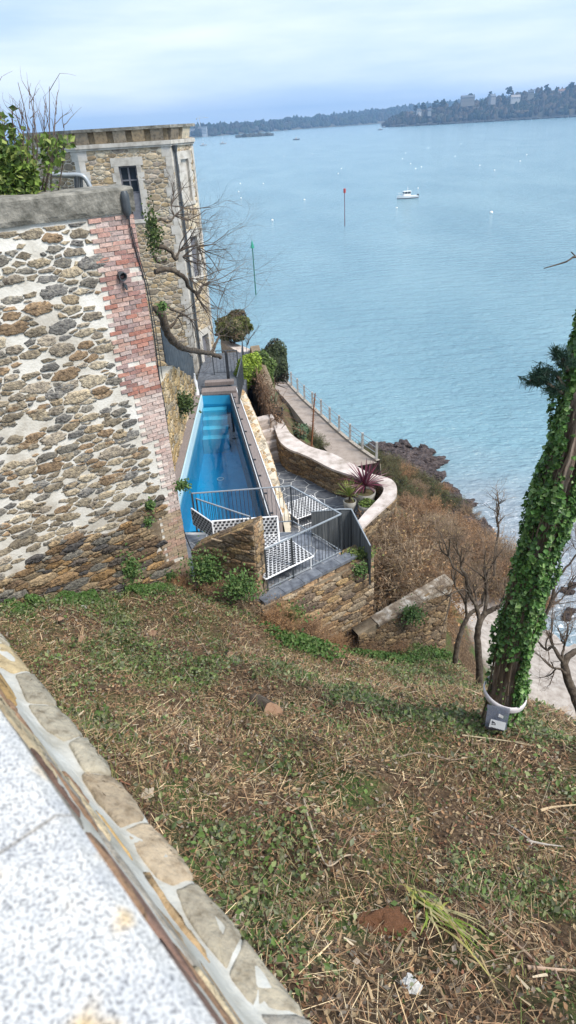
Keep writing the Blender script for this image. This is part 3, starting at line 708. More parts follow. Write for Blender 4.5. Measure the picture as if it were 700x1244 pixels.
def _m(f, a, c, ty='MIX'):
    x = N.new('ShaderNodeMix'); x.data_type = 'RGBA'; x.blend_type = ty
    if isinstance(f, float): x.inputs[0].default_value = f
    else: L.new(f, x.inputs[0])
    L.new(a, x.inputs[6]); L.new(c, x.inputs[7]); return x.outputs[2]
grain = _r(_n(400, 4), [(.37, (.19, .19, .195)), (.45, (.42, .42, .425)), (.53, (.58, .575, .57)), (.7, (.66, .64, .61))])
stain = _r(_n(11, 2), [(.57, (1, 1, 1)), (.66, (1, .74, .42))])
blot = _r(_n(22, 4), [(.35, (.84, .85, .87)), (.65, (1.08, 1.06, 1.02))])
L.new(_m(1.0, _m(1.0, grain, stain, 'MULTIPLY'), blot, 'MULTIPLY'), b.inputs['Base Color'])
m.build('coping', m_gran2, t)
# mortared face: slopes outwards and down in two beds
prof = [(-.02, 23.39), (.02, 23.36), (.065, 23.2), (.11, 23.0), (.145, 22.885), (.163, 22.85), (.212, 22.822), (.226, 22.80), (.233, 22.76), (.241, 22.3), (.30, 19.0)]
pl = np.concatenate([[0], np.cumsum([np.hypot(prof[i+1][0]-prof[i][0], prof[i+1][1]-prof[i][1]) for i in range(len(prof)-1)])])
pa = np.array(prof)
def ff(s, q, d):
    n = np.interp(q, pl, pa[:, 0]); z = np.interp(q, pl, pa[:, 1]); n2 = np.interp(q+.01, pl, pa[:, 0]); z2 = np.interp(q+.01, pl, pa[:, 1])
    tx, tz = n2-n, z2-z; l = np.hypot(tx, tz)+1e-9; return PF(s, n-tz/l*d, z+tx/l*d)
m = MB(); rg = np.random.default_rng(31)
S, Q = np.meshgrid(np.linspace(-3, 7.5, 420), np.concatenate([np.linspace(0, pl[8], 40), np.linspace(pl[8], pl[-1], 10)[1:]]))
dd = np.array([mn.noise(Vector((a*9, b_*14, 2)))*.007+mn.noise(Vector((a*30, b_*40, 2)))*.0025 for a, b_ in zip(S.ravel(), Q.ravel())])
nr, nc = S.shape; i = (np.arange(nr-1)[:, None]*nc+np.arange(nc-1)[None]).ravel()
m.quads(ff(S.ravel(), Q.ravel(), dd), np.stack([i, i+nc, i+nc+1, i+1], 1), (1, 1, 1), 0)
pal = [(.30, .21, .12), (.42, .35, .24), (.22, .14, .09), (.38, .26, .12), (.33, .30, .26), (.16, .10, .08)]
emit_stones(m, voro(-3, 7.5, pl[1]+.02, pl[4]-.0, .17, .05, .8, rg), ff, .016, .006, pal, rg, 2, .13, drop=.34, mi=1)
pal2 = [(.34, .31, .25), (.38, .34, .27), (.32, .26, .19), (.39, .37, .33), (.29, .27, .24), (.36, .29, .18)]
emit_stones(m, voro(-3, 7.5, pl[5]-.004, pl[7]+.012, .15, .3, .5, rg), ff, .008, .007, pal2, rg, 1, .015, drop=.0, mi=1, sub_=3)
emit_stones(m, voro(-3, 7.5, pl[8]+.03, pl[-1], .34, .2, .6, rg), ff, .03, .008, pal2, rg, 1, .06, drop=.0, mi=1)
m_ledge = mat('lichened_stone', [(.62, .58, .52), (1, .98, .95), (1.25, 1.22, 1.15)], 34, .95, 1, 90, tint=True, bdist=.006)
m_lime2 = mat('fresh_lime', [(.32, .30, .25), (.44, .425, .38), (.54, .53, .49)], 9, .95, .7, 60, bdist=.006)
m.build('masonry', [m_lime2, m_ledge], t, smooth=True)

# ================================================================== big limewashed wall
K = np.array([-2.35, 12.4]); wd_ = np.array([-.821, -.571]); wn = np.array([.571, -.821])
WT = 22.86
batter = lambda z: (WT-z)*.010
fnw_ = vplane(K, wd_, wn)
def fw(s, z, d): return fnw_(s, z, d+batter(z))
t = thing('retaining_wall', 'tall limewashed rubble wall with a red brick corner and concrete coping', 'wall', (K[0], K[1], 14.5))
m = MB(); rg = np.random.default_rng(5)
SW = 9.0
plane_grid(m, 0.02, SW, 14.0, WT, fw, 0, (1, 1, 1), 0, 70, 50, bump=.008)
side = vplane(K, -wn, -wd_)         # end face going back from the corner
plane_grid(m, -.02, .75, 14.0, WT, side, -.01, (1, 1, 1), 0, 4, 20)
jagw = lambda z: np.interp(z, [14, 16.8, 17.0, 18.6, 18.65, 19.6, 19.7, 22.8], [.50, .50, .34, .34, .58, .60, .74, .74])
bound = lambda s: 17.2-.06*s+.12*np.sin(s*3)+.25*max(0, s-2.6)*-.3
GOLD = [(.30, .245, .175), (.26, .225, .175), (.38, .325, .245), (.24, .225, .20), (.19, .185, .18), (.33, .29, .24), (.31, .225, .15), (.41, .36, .28), (.28, .24, .185)]
up = voro(0, SW, 14.2, WT-.10, .225, .108, .85, rg, var=.62)
emit_stones(m, up, fw, .036, .024, GOLD, rg, 1, .11, sub_=2, drop=.11, inside=lambda s, z: s > jagw(z)+.12 and z > bound(s)+.08, mi=1, mindim=.05)
fill = voro(0, SW, 14.2, WT-.3, .17, .085, .9, rg)
up_c = [(np.array(p).mean(0), np.array(p)) for p in up]
emit_stones(m, fill, fw, .05, .02, GOLD, rg, 1, .09, drop=.62, inside=lambda s, z: s > jagw(z)+.12 and z > bound(s) and (z < 20.2), mi=1, mindim=.02)
BRN = [(.22, .15, .09), (.28, .19, .11), (.17, .12, .08), (.24, .19, .13), (.13, .11, .095), (.31, .20, .10), (.09, .085, .085), (.20, .19, .17), (.33, .25, .16)]
low = voro(0, SW, 14.2, 17.6, .25, .092, .9, rg)
emit_stones(m, low, fw, .010, .045, BRN, rg, 1, .06, sub_=2, inside=lambda s, z: s > jagw(z)+.05 and z <= bound(s)+.08, mi=1, mindim=.02)
# thin old mortar behind the dry lower zone
m.build('rubble_face', [m_lime, m_stone, m_mud], t, smooth=True)
m = MB(); plane_grid(m, .53, SW, 14.0, 17.1, fw, .012, (1, 1, 1), 0, 70, 20, bump=.012, top=lambda s: 17.12-.06*s+.10*np.sin(s*3.0)-.25*.3*np.maximum(0, s-2.6)+.06*np.sin(s*11)); m.build('weathered_base', m_mud, t, smooth=True)
m = MB()
pol = brick_polys(0, .92, 14.2, WT-.05, .235, .078)
def bcol(z, s):
    r_ = rg.random()
    if z > 19.55: base = [(.34, .12, .08), (.40, .17, .12), (.30, .14, .12), (.42, .25, .20), (.30, .20, .19)][rg.integers(5)]; k = .15 if r_ < .75 else .6
    elif z > 16.9: base = [(.42, .24, .20), (.48, .34, .30), (.50, .42, .38)][rg.integers(3)]; k = .62 if r_ < .93 else .0
    else: base = [(.36, .28, .18), (.40, .30, .20), (.30, .22, .15), (.42, .27, .20)][rg.integers(4)]; k = .1
    if z > 22.3: k = max(k, .35)
    return np.array(base)*(1-k)+np.array((.62, .52, .48))*k
for p in pol:
    c = np.array(p).mean(0)
    if c[0] > jagw(c[1])+(.07 if int((c[1]-14.2)/.078) % 2 else -.07): continue
    if rg.random() < .02: continue
    emit_stones(m, [p], fw, .013, .022, [bcol(c[1], c[0])], rg, 0, .012, shade=.15)
for p in brick_polys(0, .7, 14.2, WT-.05, .235, .078):
    emit_stones(m, [p], side, .013, .012, [bcol(np.array(p).mean(0)[1], 0)], rg, 0, .012, shade=.15)
m.build('brick_corner', m_brick, t)
# concrete coping
m = MB(); S = np.linspace(-.03, SW, 60); V = []
for s in S:
    jj = rg.normal(0, .008, 4)
    for n_, z in ((.05, WT-.05), (.07+jj[0], WT+.02), (.07+jj[1], WT+.30), (.04, WT+.34+jj[2]*.7), (-.62, WT+.35+jj[3]*.7), (-.62, WT-.05)):
        V.append((K[0]+wd_[0]*s+wn[0]*n_, K[1]+wd_[1]*s+wn[1]*n_, z))
nn = 6; m.add(V, [(i*nn+j, i*nn+(j+1) % nn, (i+1)*nn+(j+1) % nn, (i+1)*nn+j) for i in range(len(S)-1) for j in range(nn)]+[tuple(range(nn))[::-1]])
m.build('coping', m_conc, t, smooth=False)
# garden ground held up behind the wall
a = K+wd_*.05-wn*.62; b_ = K+wd_*9-wn*.62
mb = MB(); prism(mb, [tuple(b_), tuple(a), tuple(a-wn*.12), tuple(a-wn*2.6+wd_*1.6), tuple(b_-wn*6)][::1], 14, 22.95); 
m_soil = mat('garden_soil', [(.05, .035, .02), (.12, .09, .05), (.12, .14, .05)], 4, .95, .5, 14)
tag(mb.build('garden_ground', m_soil), kind='structure')

def wpt(u, v, d=.04, p0=K, dr=wd_, nr=wn):
    p0 = p0+nr*d; s, z = PL(u, v, p0, dr); return np.array([p0[0]+dr[0]*s, p0[1]+dr[1]*s, z])
# flood lamp box, cable, drain pipes
q = wpt(155, 262, .09); q2 = wpt(150.5, 232, .09); t = thing('wall_lamp', 'grey oblong plastic box mounted on the wall corner just under the coping', 'lamp box', tuple(q))
m = MB(); ax = (q2-q)/np.linalg.norm(q2-q)
pr_ = []
for k in np.linspace(0, 1, 9): pr_.append((k, .075*(1-.35*abs(2*k-1)**6)))
tube(m, [q+(q2-q)*k for k, r in pr_], [r for k, r in pr_], 8); m.build('housing', m_rail, t, smooth=True)
m = MB(); box(m, -.05, .05, -.03, .12, .16, .3, T=lambda v: v+q); m.build('bracket', m_dark_metal, t)
m = MB(); tube(m, [q-(0, 0, .05), q+(0, 0, .03)], .03, 6); m.build('cable_gland', m_dark_metal, t)
cb = [(157, 262), (158, 275), (163, 297), (171, 325), (178, 350), (184, 385), (189, 420), (194, 460), (201, 500), (206, 540), (211, 575), (216, 610), (222, 640), (231, 664), (238, 678)]
pts = np.array([wpt(u, v, .045+.015*sin(i*1.3)) for i, (u, v) in enumerate(cb)])
def smooth_pts(p, k=4):
    p = np.asarray(p, float); tt = np.linspace(0, len(p)-1, (len(p)-1)*k+1); o = []
    for t_ in tt:
        i = min(int(t_), len(p)-2); f = t_-i; p0, p1, p2, p3 = p[max(i-1, 0)], p[i], p[i+1], p[min(i+2, len(p)-1)]
        o.append(.5*((2*p1)+(-p0+p2)*f+(2*p0-5*p1+4*p2-p3)*f*f+(-p0+3*p1-3*p2+p3)*f**3))
    return np.array(o)
m = MB(); tube(m, smooth_pts(pts), .013, 6); tag(m.build('electric_cable', m_dark_metal, org=tuple(pts[-1])), 'thin black cable hanging down the brick corner from the grey box', 'cable')
m = MB(); pts2 = np.array([wpt(u+4-abs(8-i)*.3, v, .055) for i, (u, v) in enumerate(cb[1:8])]); tube(m, smooth_pts(pts2), .008, 5); tag(m.build('electric_cable', m_dark_metal, org=tuple(pts2[-1])), 'second shorter black cable beside the long one on the red brick', 'cable')
q = wpt(146, 334, 0); t = thing('drain_pipe', 'grey round drain pipe stub sticking out of the red brick', 'pipe', tuple(q))
wn3 = np.array([wn[0], wn[1], -.1]); m = MB()
n = 14; an = np.arange(n)*2*pi/n; A = np.array([wd_[0], wd_[1], 0]); B = np.array([0, 0, 1.])
V = []
for d_, r in ((-.02, .075), (.13, .075), (.13, .062), (.02, .062)): V.append(q+wn3*d_+r*(np.cos(an)[:, None]*A+np.sin(an)[:, None]*B))
m.add(np.concatenate(V), [(k*n+i, k*n+(i+1) % n, (k+1)*n+(i+1) % n, (k+1)*n+i) for k in range(3) for i in range(n)]); m.build('sleeve', m_rail, t, smooth=False)
m = MB(); m.add(q+wn3*.025+.063*(np.cos(an)[:, None]*A+np.sin(an)[:, None]*B), [tuple(range(n))]); m.build('bore', m_dark_metal, t)
q = wpt(150, 346, .0); m = MB(); tube(m, [q, q+wn3*.10], .03, 8); tube(m, [q+wn3*.08, q+wn3*.08+np.array([.02, 0, -.07])], .022, 7); tag(m.build('water_tap', m_rail, org=tuple(q)), 'small grey tap on the brick just under the drain pipe stub', 'tap')

# ================================================================== golden return wall with fence
t = thing('golden_wall', 'golden rubble wall at the left side of the pool under the dark fence', 'wall', (-3.45, 21, 14.5))
fg = vplane((-3.42, 17.0), (0, 1), (1, 0)); topg = lambda s: np.interp(s, [0, 3.6, 9.6, 11], [17.9, 17.5, 14.75, 14.7]); rg = np.random.default_rng(9)
m = MB(); plane_grid(m, 0, 10, 12.5, 16, fg, 0, (1, 1, 1), 0, 30, 12, top=topg)
GLD = [(.42, .32, .18), (.50, .40, .25), (.34, .25, .14), (.46, .38, .27), (.38, .27, .13), (.30, .26, .2)]
emit_stones(m, voro(0, 10, 14.6, 18, .24, .13, .85, rg), fg, .03, .035, GLD, rg, 1, .06, inside=lambda s, z: z < topg(s)-.06, mi=1)
V = []
for s in np.linspace(0, 10, 21): V += [(-3.40, 17+s, topg(s)), (-3.8, 17+s, topg(s)), (-3.8, 17+s, 12)]
m.add(V, [(i*3+j, i*3+j+1, i*3+j+4, i*3+j+3) for i in range(20) for j in range(2)], (1, 1, 1), 0)
m.build('rubble_face', [m_mortar_tan, m_stone], t, smooth=True)
t = thing('sloping_fence', 'dark blue-grey sheeted fence stepping down towards the tower', 'fence', (-3.55, 20.6, 17.5))
m = MB(); V = []; kk = 44; s = np.linspace(20.0, 26.4, kk); zb = np.interp(s, [20, 20.6, 26.4], [17.75, 17.48, 14.66]); zt = np.interp(s, [20, 20.6, 26.4], [18.85, 18.6, 15.93])
xo = -3.5+.02*np.sin(np.arange(kk)*1.9)
V = np.concatenate([np.column_stack([xo, s, zb+.02]), np.column_stack([xo, s, zt]), np.column_stack([xo-.02, s, zt]), np.column_stack([xo-.02, s, zb+.02])])
m.add(V, [(r_*kk+i, r_*kk+i+1, ((r_+1) % 4)*kk+i+1, ((r_+1) % 4)*kk+i) for r_ in range(4) for i in range(kk-1)]); m.build('sheeting', m_fence, t)
m = MB(); tube(m, np.column_stack([xo+.01, s, zt+.02])[[0, kk//2, kk-1]], .022, 6); m.build('top_rail', m_rail_l, t)
for i in (4, 14, 24, 34, 43): m = MB(); box(m, xo[i]-.07, xo[i]-.02, s[i]-.025, s[i]+.025, zb[i]-.05, zt[i]+.03); m.build('post', m_rail, t)
q = np.array([-3.28, 24.6, 15.0]); m = MB()
tube(m, smooth_pts([q+(0, 0, .0), q+(.02, 0, .3), q+(-.02, .03, .6), q+(0, 0, .85)], 3), [.1, .09, .07, .05, .07, .08, .06, .05, .04, .03], 8); tag(m.build('pool_cloth', m_white_metal, org=tuple(q), smooth=True), 'folded white cloth hanging at the low end of the dark fence', 'cloth')

# ================================================================== tower
pA = DY(92, 174, 28.0)[:2]; pB = DY(205, 166, 28.2)[:2]; pC = DY(232, 164, 29.8)[:2]; pD = DY(36, 178, 29.3)[:2]
ZB, ZC, ZT = 13.0, 23.50, 24.12
tw = thing('stone_tower', 'large faceted stone house with corbelled parapet and pale quoins above the pool', 'building', (float(pB[0]), float(pB[1]), 14.6))
def fac(a, b):
    d = (b-a); l = np.linalg.norm(d); d = d/l; n = np.array([d[1], -d[0]])
    return a, d, n, l
facets = [fac(pD, pA), fac(pA, pB), fac(pB, pC)]
wins = {1: [], 2: []}
def wrect(fi, u0, v0, u1, v1):
    a, d, n, l = facets[fi]; s0, z0 = PL(u0, v0, a, d); s1, z1 = PL(u1, v1, a, d); return s0, s1, z1, z0
rg = np.random.default_rng(13)
# openings: facet, s0, s1, z0, z1
a, d, n, l2 = facets[2]; a1, d1, n1, l1 = facets[1]
sW0, zt_ = PL(144, 204, a1, d1); sW1, _ = PL(166, 204, a1, d1)
OP = [(1, sW0, sW1, 21.0, zt_+.05, 'lattice')]
s0, z_ = PL(215, 196, a, d); s1, _ = PL(226, 196, a, d)
SB0, SB1 = l2*.36, l2*.72
OP += [(2, SB0, SB1, 21.45, 22.95, 'blank'), (2, SB0+.02, SB1, 18.55, 20.15, 'shutter'), (2, SB0+.05, SB1+.02, 14.9, 16.1, 'door')]
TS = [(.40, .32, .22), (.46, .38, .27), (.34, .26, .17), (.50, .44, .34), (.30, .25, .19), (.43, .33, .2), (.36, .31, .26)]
m = MB()
for fi, (a, d, n, l) in enumerate(facets):
    f = vplane(a, d, n)
    ops = [o for o in OP if o[0] == fi]
    sc_ = sorted(set([0, l]+[x for o in ops for x in (o[1], o[2])])); zc_ = sorted(set([ZB, ZC]+[x for o in ops for x in (o[3], o[4])]))
    for i in range(len(sc_)-1):
        for j in range(len(zc_)-1):
            cs, cz = (sc_[i]+sc_[i+1])/2, (zc_[j]+zc_[j+1])/2
            if any(o[1] < cs < o[2] and o[3] < cz < o[4] for o in ops): continue
            v = f(np.array([sc_[i], sc_[i+1], sc_[i+1], sc_[i]]), np.array([zc_[j], zc_[j], zc_[j+1], zc_[j+1]]), np.zeros(4)); m.add(v, [(0, 1, 2, 3)], (1, 1, 1), 0)
    emit_stones(m, voro(0, l, 14.0, ZC, .21, .11, .85, rg), f, .03, .022, TS if fi else [tuple(np.array(c)*.75) for c in TS], rg, 1, .06, mi=1,  # left facet's stone tints cut darker, painting in the shade of its angle
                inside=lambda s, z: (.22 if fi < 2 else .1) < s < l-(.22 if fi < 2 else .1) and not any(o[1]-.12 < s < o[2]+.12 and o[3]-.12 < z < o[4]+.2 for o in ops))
# hidden rear
bk = [tuple(pC), (pC[0]-1.2, 37.0), (pD[0]-1.5, 37.5), (pD[0]-1.0, pD[1]+.6), tuple(pD)]
for i in range(len(bk)-1):
    p, q = bk[i], bk[i+1]; m.add([(p[0], p[1], ZB), (q[0], q[1], ZB), (q[0], q[1], ZC), (p[0], p[1], ZC)], [(0, 1, 2, 3)], (1, 1, 1), 0)
m.build('wall', [m_mortar_tan, m_stone_far], tw, smooth=True)
# quoins at facet corners
for (pt, fa, fb) in ((pA, facets[0], facets[1]), (pB, facets[1], facets[2])):
    m = MB(); z = 14.6; k = 0
    while z < ZC-.05:
        h = .34; wv = .34 if k % 2 else .22; z1 = min(z+h-.006, ZC-.01)
        la = pt-fa[1]*wv+fa[2]*.03; lb = pt-fa[1]*wv-fa[2]*.1; ra = pt+fb[1]*wv*.95+fb[2]*.03; rb = pt+fb[1]*wv*.95-fb[2]*.1; mid = pt+(fa[2]+fb[2])*.017
        prism(m, [tuple(lb), tuple(la), tuple(mid), tuple(ra), tuple(rb)], z, z1, g(rg.uniform(.9, 1.05))); z += h; k += 1
    m.build('quoin_strip', m_white_render, tw)
m = MB(); z = 14.6; k = 0; a, d, n, l = facets[2]
while z < ZC-.05:
    wv = .13 if k % 2 else .08; la = pC-d*wv+n*.03
    prism(m, [tuple(pC-d*wv-n*.1), tuple(la), tuple(pC+d*.03+n*.03), tuple(pC+d*.03-n*.1)], z, min(z+.336, ZC-.01), g(rg.uniform(.9, 1.05))); z += .34; k += 1
m.build('quoin_strip', m_white_render, tw)
def ring(mb, off0, off1, z0, z1, c=(1, 1, 1)):
    """band following the facets"""
    ps = [pD, pA, pB, pC, np.array([pC[0]-1.2, 37.])]; nn_ = [facets[0][2], (facets[0][2]+facets[1][2])/1.96, (facets[1][2]+facets[2][2])/1.8, (facets[2][2]+np.array([1., 0]))/1.9, np.array([1., 0])]
    V = []
    for p, q in zip(ps, nn_): V += [(*(p+q*off0), z0), (*(p+q*off1), z0), (*(p+q*off1), z1), (*(p+q*off0), z1)]
    mb.add(V, [(i*4+j, i*4+(j+1) % 4, (i+1)*4+(j+1) % 4, (i+1)*4+j) for i in range(len(ps)-1) for j in range(4)]+[(0, 1, 2, 3), tuple(range(len(V)-4, len(V)))[::-1]], c)
m = MB(); ring(m, -.2, .14, ZC, ZC+.13); ring(m, -.2, .09, ZC-.07, ZC-.003); m.build('cornice', m_white_render, tw)
m = MB(); ring(m, -.5, -.06, ZC+.133, ZT-.09, (.30, .24, .16))
m.build('parapet_back', m_stone_far, tw)
m = MB(); ring(m, -.5, .2, ZT-.10, ZT+.0); m.build('parapet_coping', m_conc, tw)
m = MB()
for fi, (a, d, n, l) in enumerate(facets):
    f = vplane(a, d, n); k = int(l/.62) if fi else int(l/.5); w_ = l/k
    for i in range(k):
        s0_, s1_ = i*w_+.04, i*w_+w_*.72
        V = f(np.array([s0_, s1_, s1_, s0_]*2), np.array([ZC+.14]*4+[ZT-.102]*4), np.array([-.3, -.3, .04, .04, -.3, -.3, .14, .14]))
        m = MB(); m.add(V, [(4, 5, 6, 7), (0, 1, 5, 4), (1, 2, 6, 5), (2, 3, 7, 6), (3, 0, 4, 7)], np.array(TS[rg.integers(len(TS))])*rg.uniform(.6, 1.1)); m.build('corbel', m_stone_far, tw)
m = MB(); ps = [pD, pA, pB, pC, np.array([pC[0]-1.2, 37.]), np.array([pD[0]-1, 37.5])]; m.add([(p[0], p[1], ZC+.1) for p in ps], [tuple(range(6))]); m.build('roof', m_conc, tw)
# windows
def fr(mb, f, s0, s1, z0, z1, d0, d1, c=(1, 1, 1), mi=0):
    V = f(np.array([s0, s1, s1, s0]*2), np.array([z0, z0, z1, z1]*2), np.array([d0]*4+[d1]*4)); mb.add(V, [(4, 5, 6, 7), (0, 1, 5, 4)[::-1], (1, 2, 6, 5)[::-1], (2, 3, 7, 6)[::-1], (3, 0, 4, 7)[::-1]], c, mi)
for (fi, s0, s1, z0, z1, kd) in OP:
    a, d, n, l = facets[fi]; f = vplane(a, d, n)
    m = MB(); k = 0; z = z0-.15
    for k in range(int((z1-z0+.2)/.3)+1):
        zz0, zz1 = z0-.15+k*.3, min(z0-.15+(k+1)*.3-.004, z1+.0); e = .26 if k % 2 else .17
        if zz1 <= zz0: continue
        fr(m, f, s0-e, s0, zz0, zz1, -.2, .035, g(rg.uniform(.92, 1.04))); fr(m, f, s1, s1+e, zz0, zz1, -.2, .035, g(rg.uniform(.92, 1.04)))
    fr(m, f, s0-.26, s1+.26, z1+.002, z1+.28, -.2, .038); fr(m, f, s0-.2, s1+.2, z0-.12, z0-.002, -.2, .06)
    wn_ = m.build('window_surround' if kd != 'door' else 'door_surround', m_white_render, tw)
    m = MB()
    if kd == 'lattice':
        fr(m, f, s0, s1, z0, z1, -.3, -.16); m.build('pane', m_glass, wn_, org=tw.location)
        m = MB(); 
        for x in (s0+.0, s1-.06, (s0+s1)/2-.03): fr(m, f, x, x+.06, z0+.93, z1, -.15, -.11)
        for zz in (z1-.06, z0+.93, z0+1.35): fr(m, f, s0+.062, s1-.062, zz, zz+.05, -.148, -.112)
        m.build('frame', m_shutter, wn_, org=tw.location)
        m = MB(); fr(m, f, s0+.003, s1-.003, z0, z0+.92, -.2, -.04); m.build('lower_panel', m_shutter, wn_, org=tw.location)
    elif kd == 'blank':
        fr(m, f, s0, s1, z0, z1, -.25, -.07); m.build('blind_panel', m_white_render, wn_, org=tw.location)
    elif kd == 'shutter':
        fr(m, f, s0, s1, z0, z1, -.3, -.2); m.build('pane', m_glass, wn_, org=tw.location)
        for (x0, x1) in ((s0+.02, (s0+s1)/2-.01), ((s0+s1)/2+.01, s1-.02)):
            m = MB(); fr(m, f, x0, x1, z0+.02, z1-.02, -.19, -.1)
            for k in range(16): fr(m, f, x0+.05, x1-.05, z0+.08+k*.09, z0+.13+k*.09, -.099, -.085)
            m.build('shutter', m_shutter, wn_, org=tw.location)
    else:
        fr(m, f, s0, s1, z0, z1, -.3, -.14); m.build('door', m_shutter, wn_, org=tw.location)
# downpipe
a, d, n, l = facets[2]; f = vplane(a, d, n); m = MB(); q = f(np.array([.16]*3), np.array([23.2, 19., 14.9]), np.array([.12]*3)); tube(m, q, .05, 8)
q = f(np.array([.16]*2), np.array([23.2, 23.45]), np.array([.12]*2)); tube(m, q, [.05, .11], 8)
dp = m.build('downpipe', m_rail, tw, smooth=True)
for z in (15.5, 17.5, 19.5, 21.5): m = MB(); q = f(np.array([.09, .23]), np.array([z, z]), np.array([.1, .1])); bar(m, q[0], q[1], .14, .03); m.build('bracket', m_dark_metal, dp, org=tw.location)

# ================================================================== pool
ZD, ZW, ZL = 15.0, 14.62, 13.6
FR = P(279, 479, ZD)[:2]; NR = np.array([-.50, 14.55]); NL = np.array([-3.12, 14.55]); FL = np.array([-3.08, FR[1]+.1])
pool = thing('swimming_pool', 'long narrow tapering swimming pool of blue water below the tower', 'swimming pool', (-1.8, 19.5, 13.2))
m_tile = mat('pool_liner', [(.03, .31, .54), (.045, .38, .62)], 2, .5, 0)
m_tile_l = mat('pale_pool_wall', [(.42, .60, .68), (.50, .67, .74)], 3, .6, .1)
m = MB(); ZF = 13.2
pts4 = [NL, NR, FR, FL]
m.add([(p[0], p[1], ZF) for p in pts4], [(0, 1, 2, 3)])
for i in range(4):
    p, q = pts4[i], pts4[(i+1) % 4]; m.add([(p[0], p[1], ZF), (q[0], q[1], ZF), (q[0], q[1], ZD-.03), (p[0], p[1], ZD-.03)], [(0, 1, 2, 3)])
m.build('basin', m_tile, pool)
m = MB(); m.add([(NL[0]+.006, NL[1], ZW-.1), (FL[0]+.006, FL[1], ZW-.1), (FL[0]+.006, FL[1], ZD+.02), (NL[0]+.006, NL[1], ZD+.02), (NL[0]-.04, NL[1], ZD+.02), (FL[0]-.04, FL[1], ZD+.02)], [(0, 1, 2, 3), (3, 2, 5, 4)])
m.build('raised_rim', m_tile_l, pool)
m = MB()
for k in range(4):
    y1 = FR[1]-.02-k*.36; zt = ZW-.10-k*.24; x0 = np.interp(y1, [NL[1], FL[1]], [NL[0], FL[0]])+.012; x1 = x0+.92+k*.03
    box(m, x0, x1, y1-.36, y1-.003, ZF, zt)
m.build('steps', mat('pool_step', [(.14, .48, .62), (.18, .56, .70)], 2, .5, 0), pool)
m_pw = bpy.data.materials.new('pool_water'); m_pw.use_nodes = True; nt = m_pw.node_tree; N = nt.nodes; L = nt.links
N.remove(N['Principled BSDF']); tr = N.new('ShaderNodeBsdfTransparent'); tr.inputs[0].default_value = (.66, .90, .97, 1); gl = N.new('ShaderNodeBsdfGlossy'); gl.inputs['Roughness'].default_value = .02
fz = N.new('ShaderNodeFresnel'); fz.inputs['IOR'].default_value = 1.36; ms = N.new('ShaderNodeMixShader')
nz = N.new('ShaderNodeTexNoise'); nz.inputs['Scale'].default_value = 1.6; nz.inputs['Detail'].default_value = 2; bp = N.new('ShaderNodeBump'); bp.inputs['Strength'].default_value = .06; bp.inputs['Distance'].default_value = .1
tc = N.new('ShaderNodeTexCoord'); L.new(tc.outputs['Object'], nz.inputs['Vector']); L.new(nz.outputs['Fac'], bp.inputs['Height']); L.new(bp.outputs[0], gl.inputs['Normal']); L.new(bp.outputs[0], fz.inputs['Normal'])
L.new(fz.outputs[0], ms.inputs[0]); L.new(tr.outputs[0], ms.inputs[1]); L.new(gl.outputs[0], ms.inputs[2]); L.new(ms.outputs[0], N['Material Output'].inputs[0])
m = MB(); m.add([(p[0], p[1], ZW) for p in pts4], [(0, 1, 2, 3)]); m.build('water', m_pw, pool)
# inlets, rollers for the cover along the right edge
for (u, v) in ((268, 525), (268, 582)):
    q = P(u, v, ZF+.02); m = MB(); n = 16; an = np.arange(n)*2*pi/n
    m.add(np.concatenate([np.column_stack([q[0]+r*np.cos(an), q[1]+r*np.sin(an), np.full(n, ZF+.03)]) for r in (.13, .09)]), [(i, (i+1) % n, n+(i+1) % n, n+i) for i in range(n)]); m.build('inlet_ring', m_white_metal, pool)
ev = (FR-NR)/np.linalg.norm(FR-NR); en = np.array([ev[1], -ev[0]])
m = MB()
for o_2, h in ((.035, .045), (.10, .045)): bar(m, (*(NR+en*o_2), ZD+.012+h/2), (*(FR+en*o_2), ZD+.012+h/2), .022, h)
m.build('cover_rail', m_dark_metal, pool)
m = MB(); bar(m, (*(NR+en*.066), ZD+.02), (*(FR+en*.066), ZD+.02), .03, .02); m.build('rail_strip', m_white_metal, pool)
m = MB()
for k in range(9): q = NR+ev*(.6+k*1.12)+en*.15; box(m, q[0]-.05, q[0]+.05, q[1]-.03, q[1]+.03, ZD+.003, ZD+.03)
m.build('cover_fixings', m_dark_metal, pool)
# decks
def strip(name, pts, z, matl, label=None, cat=None, z0=None, kind=None):
    m = MB(); prism(m, [tuple(p) for p in pts], z0 if z0 is not None else z-.15, z); o = m.build(name, matl, org=(float(pts[0][0]), float(pts[0][1]), z)); tag(o, label, cat, kind=kind); return o
dO_n, dO_f = P(334, 603, ZD)[:2], P(286, 470, ZD)[:2]
sO_n, sO_f = P(343, 600, ZD)[:2], P(296, 470, ZD)[:2]
dO_n2 = dO_n+(dO_n-dO_f)*.12; sO_n2 = sO_n+(sO_n-sO_f)*.0
strip('pool_deck', [NR+en*.0, dO_n2, dO_f, FR], ZD, m_deck, kind='structure', z0=13)
strip('pool_side_path', [np.array([-3.42, 17]), np.array([NL[0]-.04, 17]), FL-[.04, 0], np.array([-3.42, FL[1]])], ZD, m_deck, kind='structure', z0=13)
# far end: beam benches and small slate landing
m = MB(); box(m, -3.1, -1.75, FR[1]+.12, FR[1]+.62, ZD-.1, ZD+.10); box(m, -3.0, -1.85, FR[1]+.75, FR[1]+1.05, ZD+.12, ZD+.26); tag(m.build('deck_step', m_deck, org=(-2.4, FR[1]+.4, ZD-.1)), 'two grey-brown plank steps across the far end of the pool', 'steps')
strip('slate_landing', [(-3.42, FR[1]+.1), (-1.4, FR[1]+.1), (-1.3, 29.9), (-3.42, 29.9)], ZD-.01, m_slate, kind='structure', z0=13)
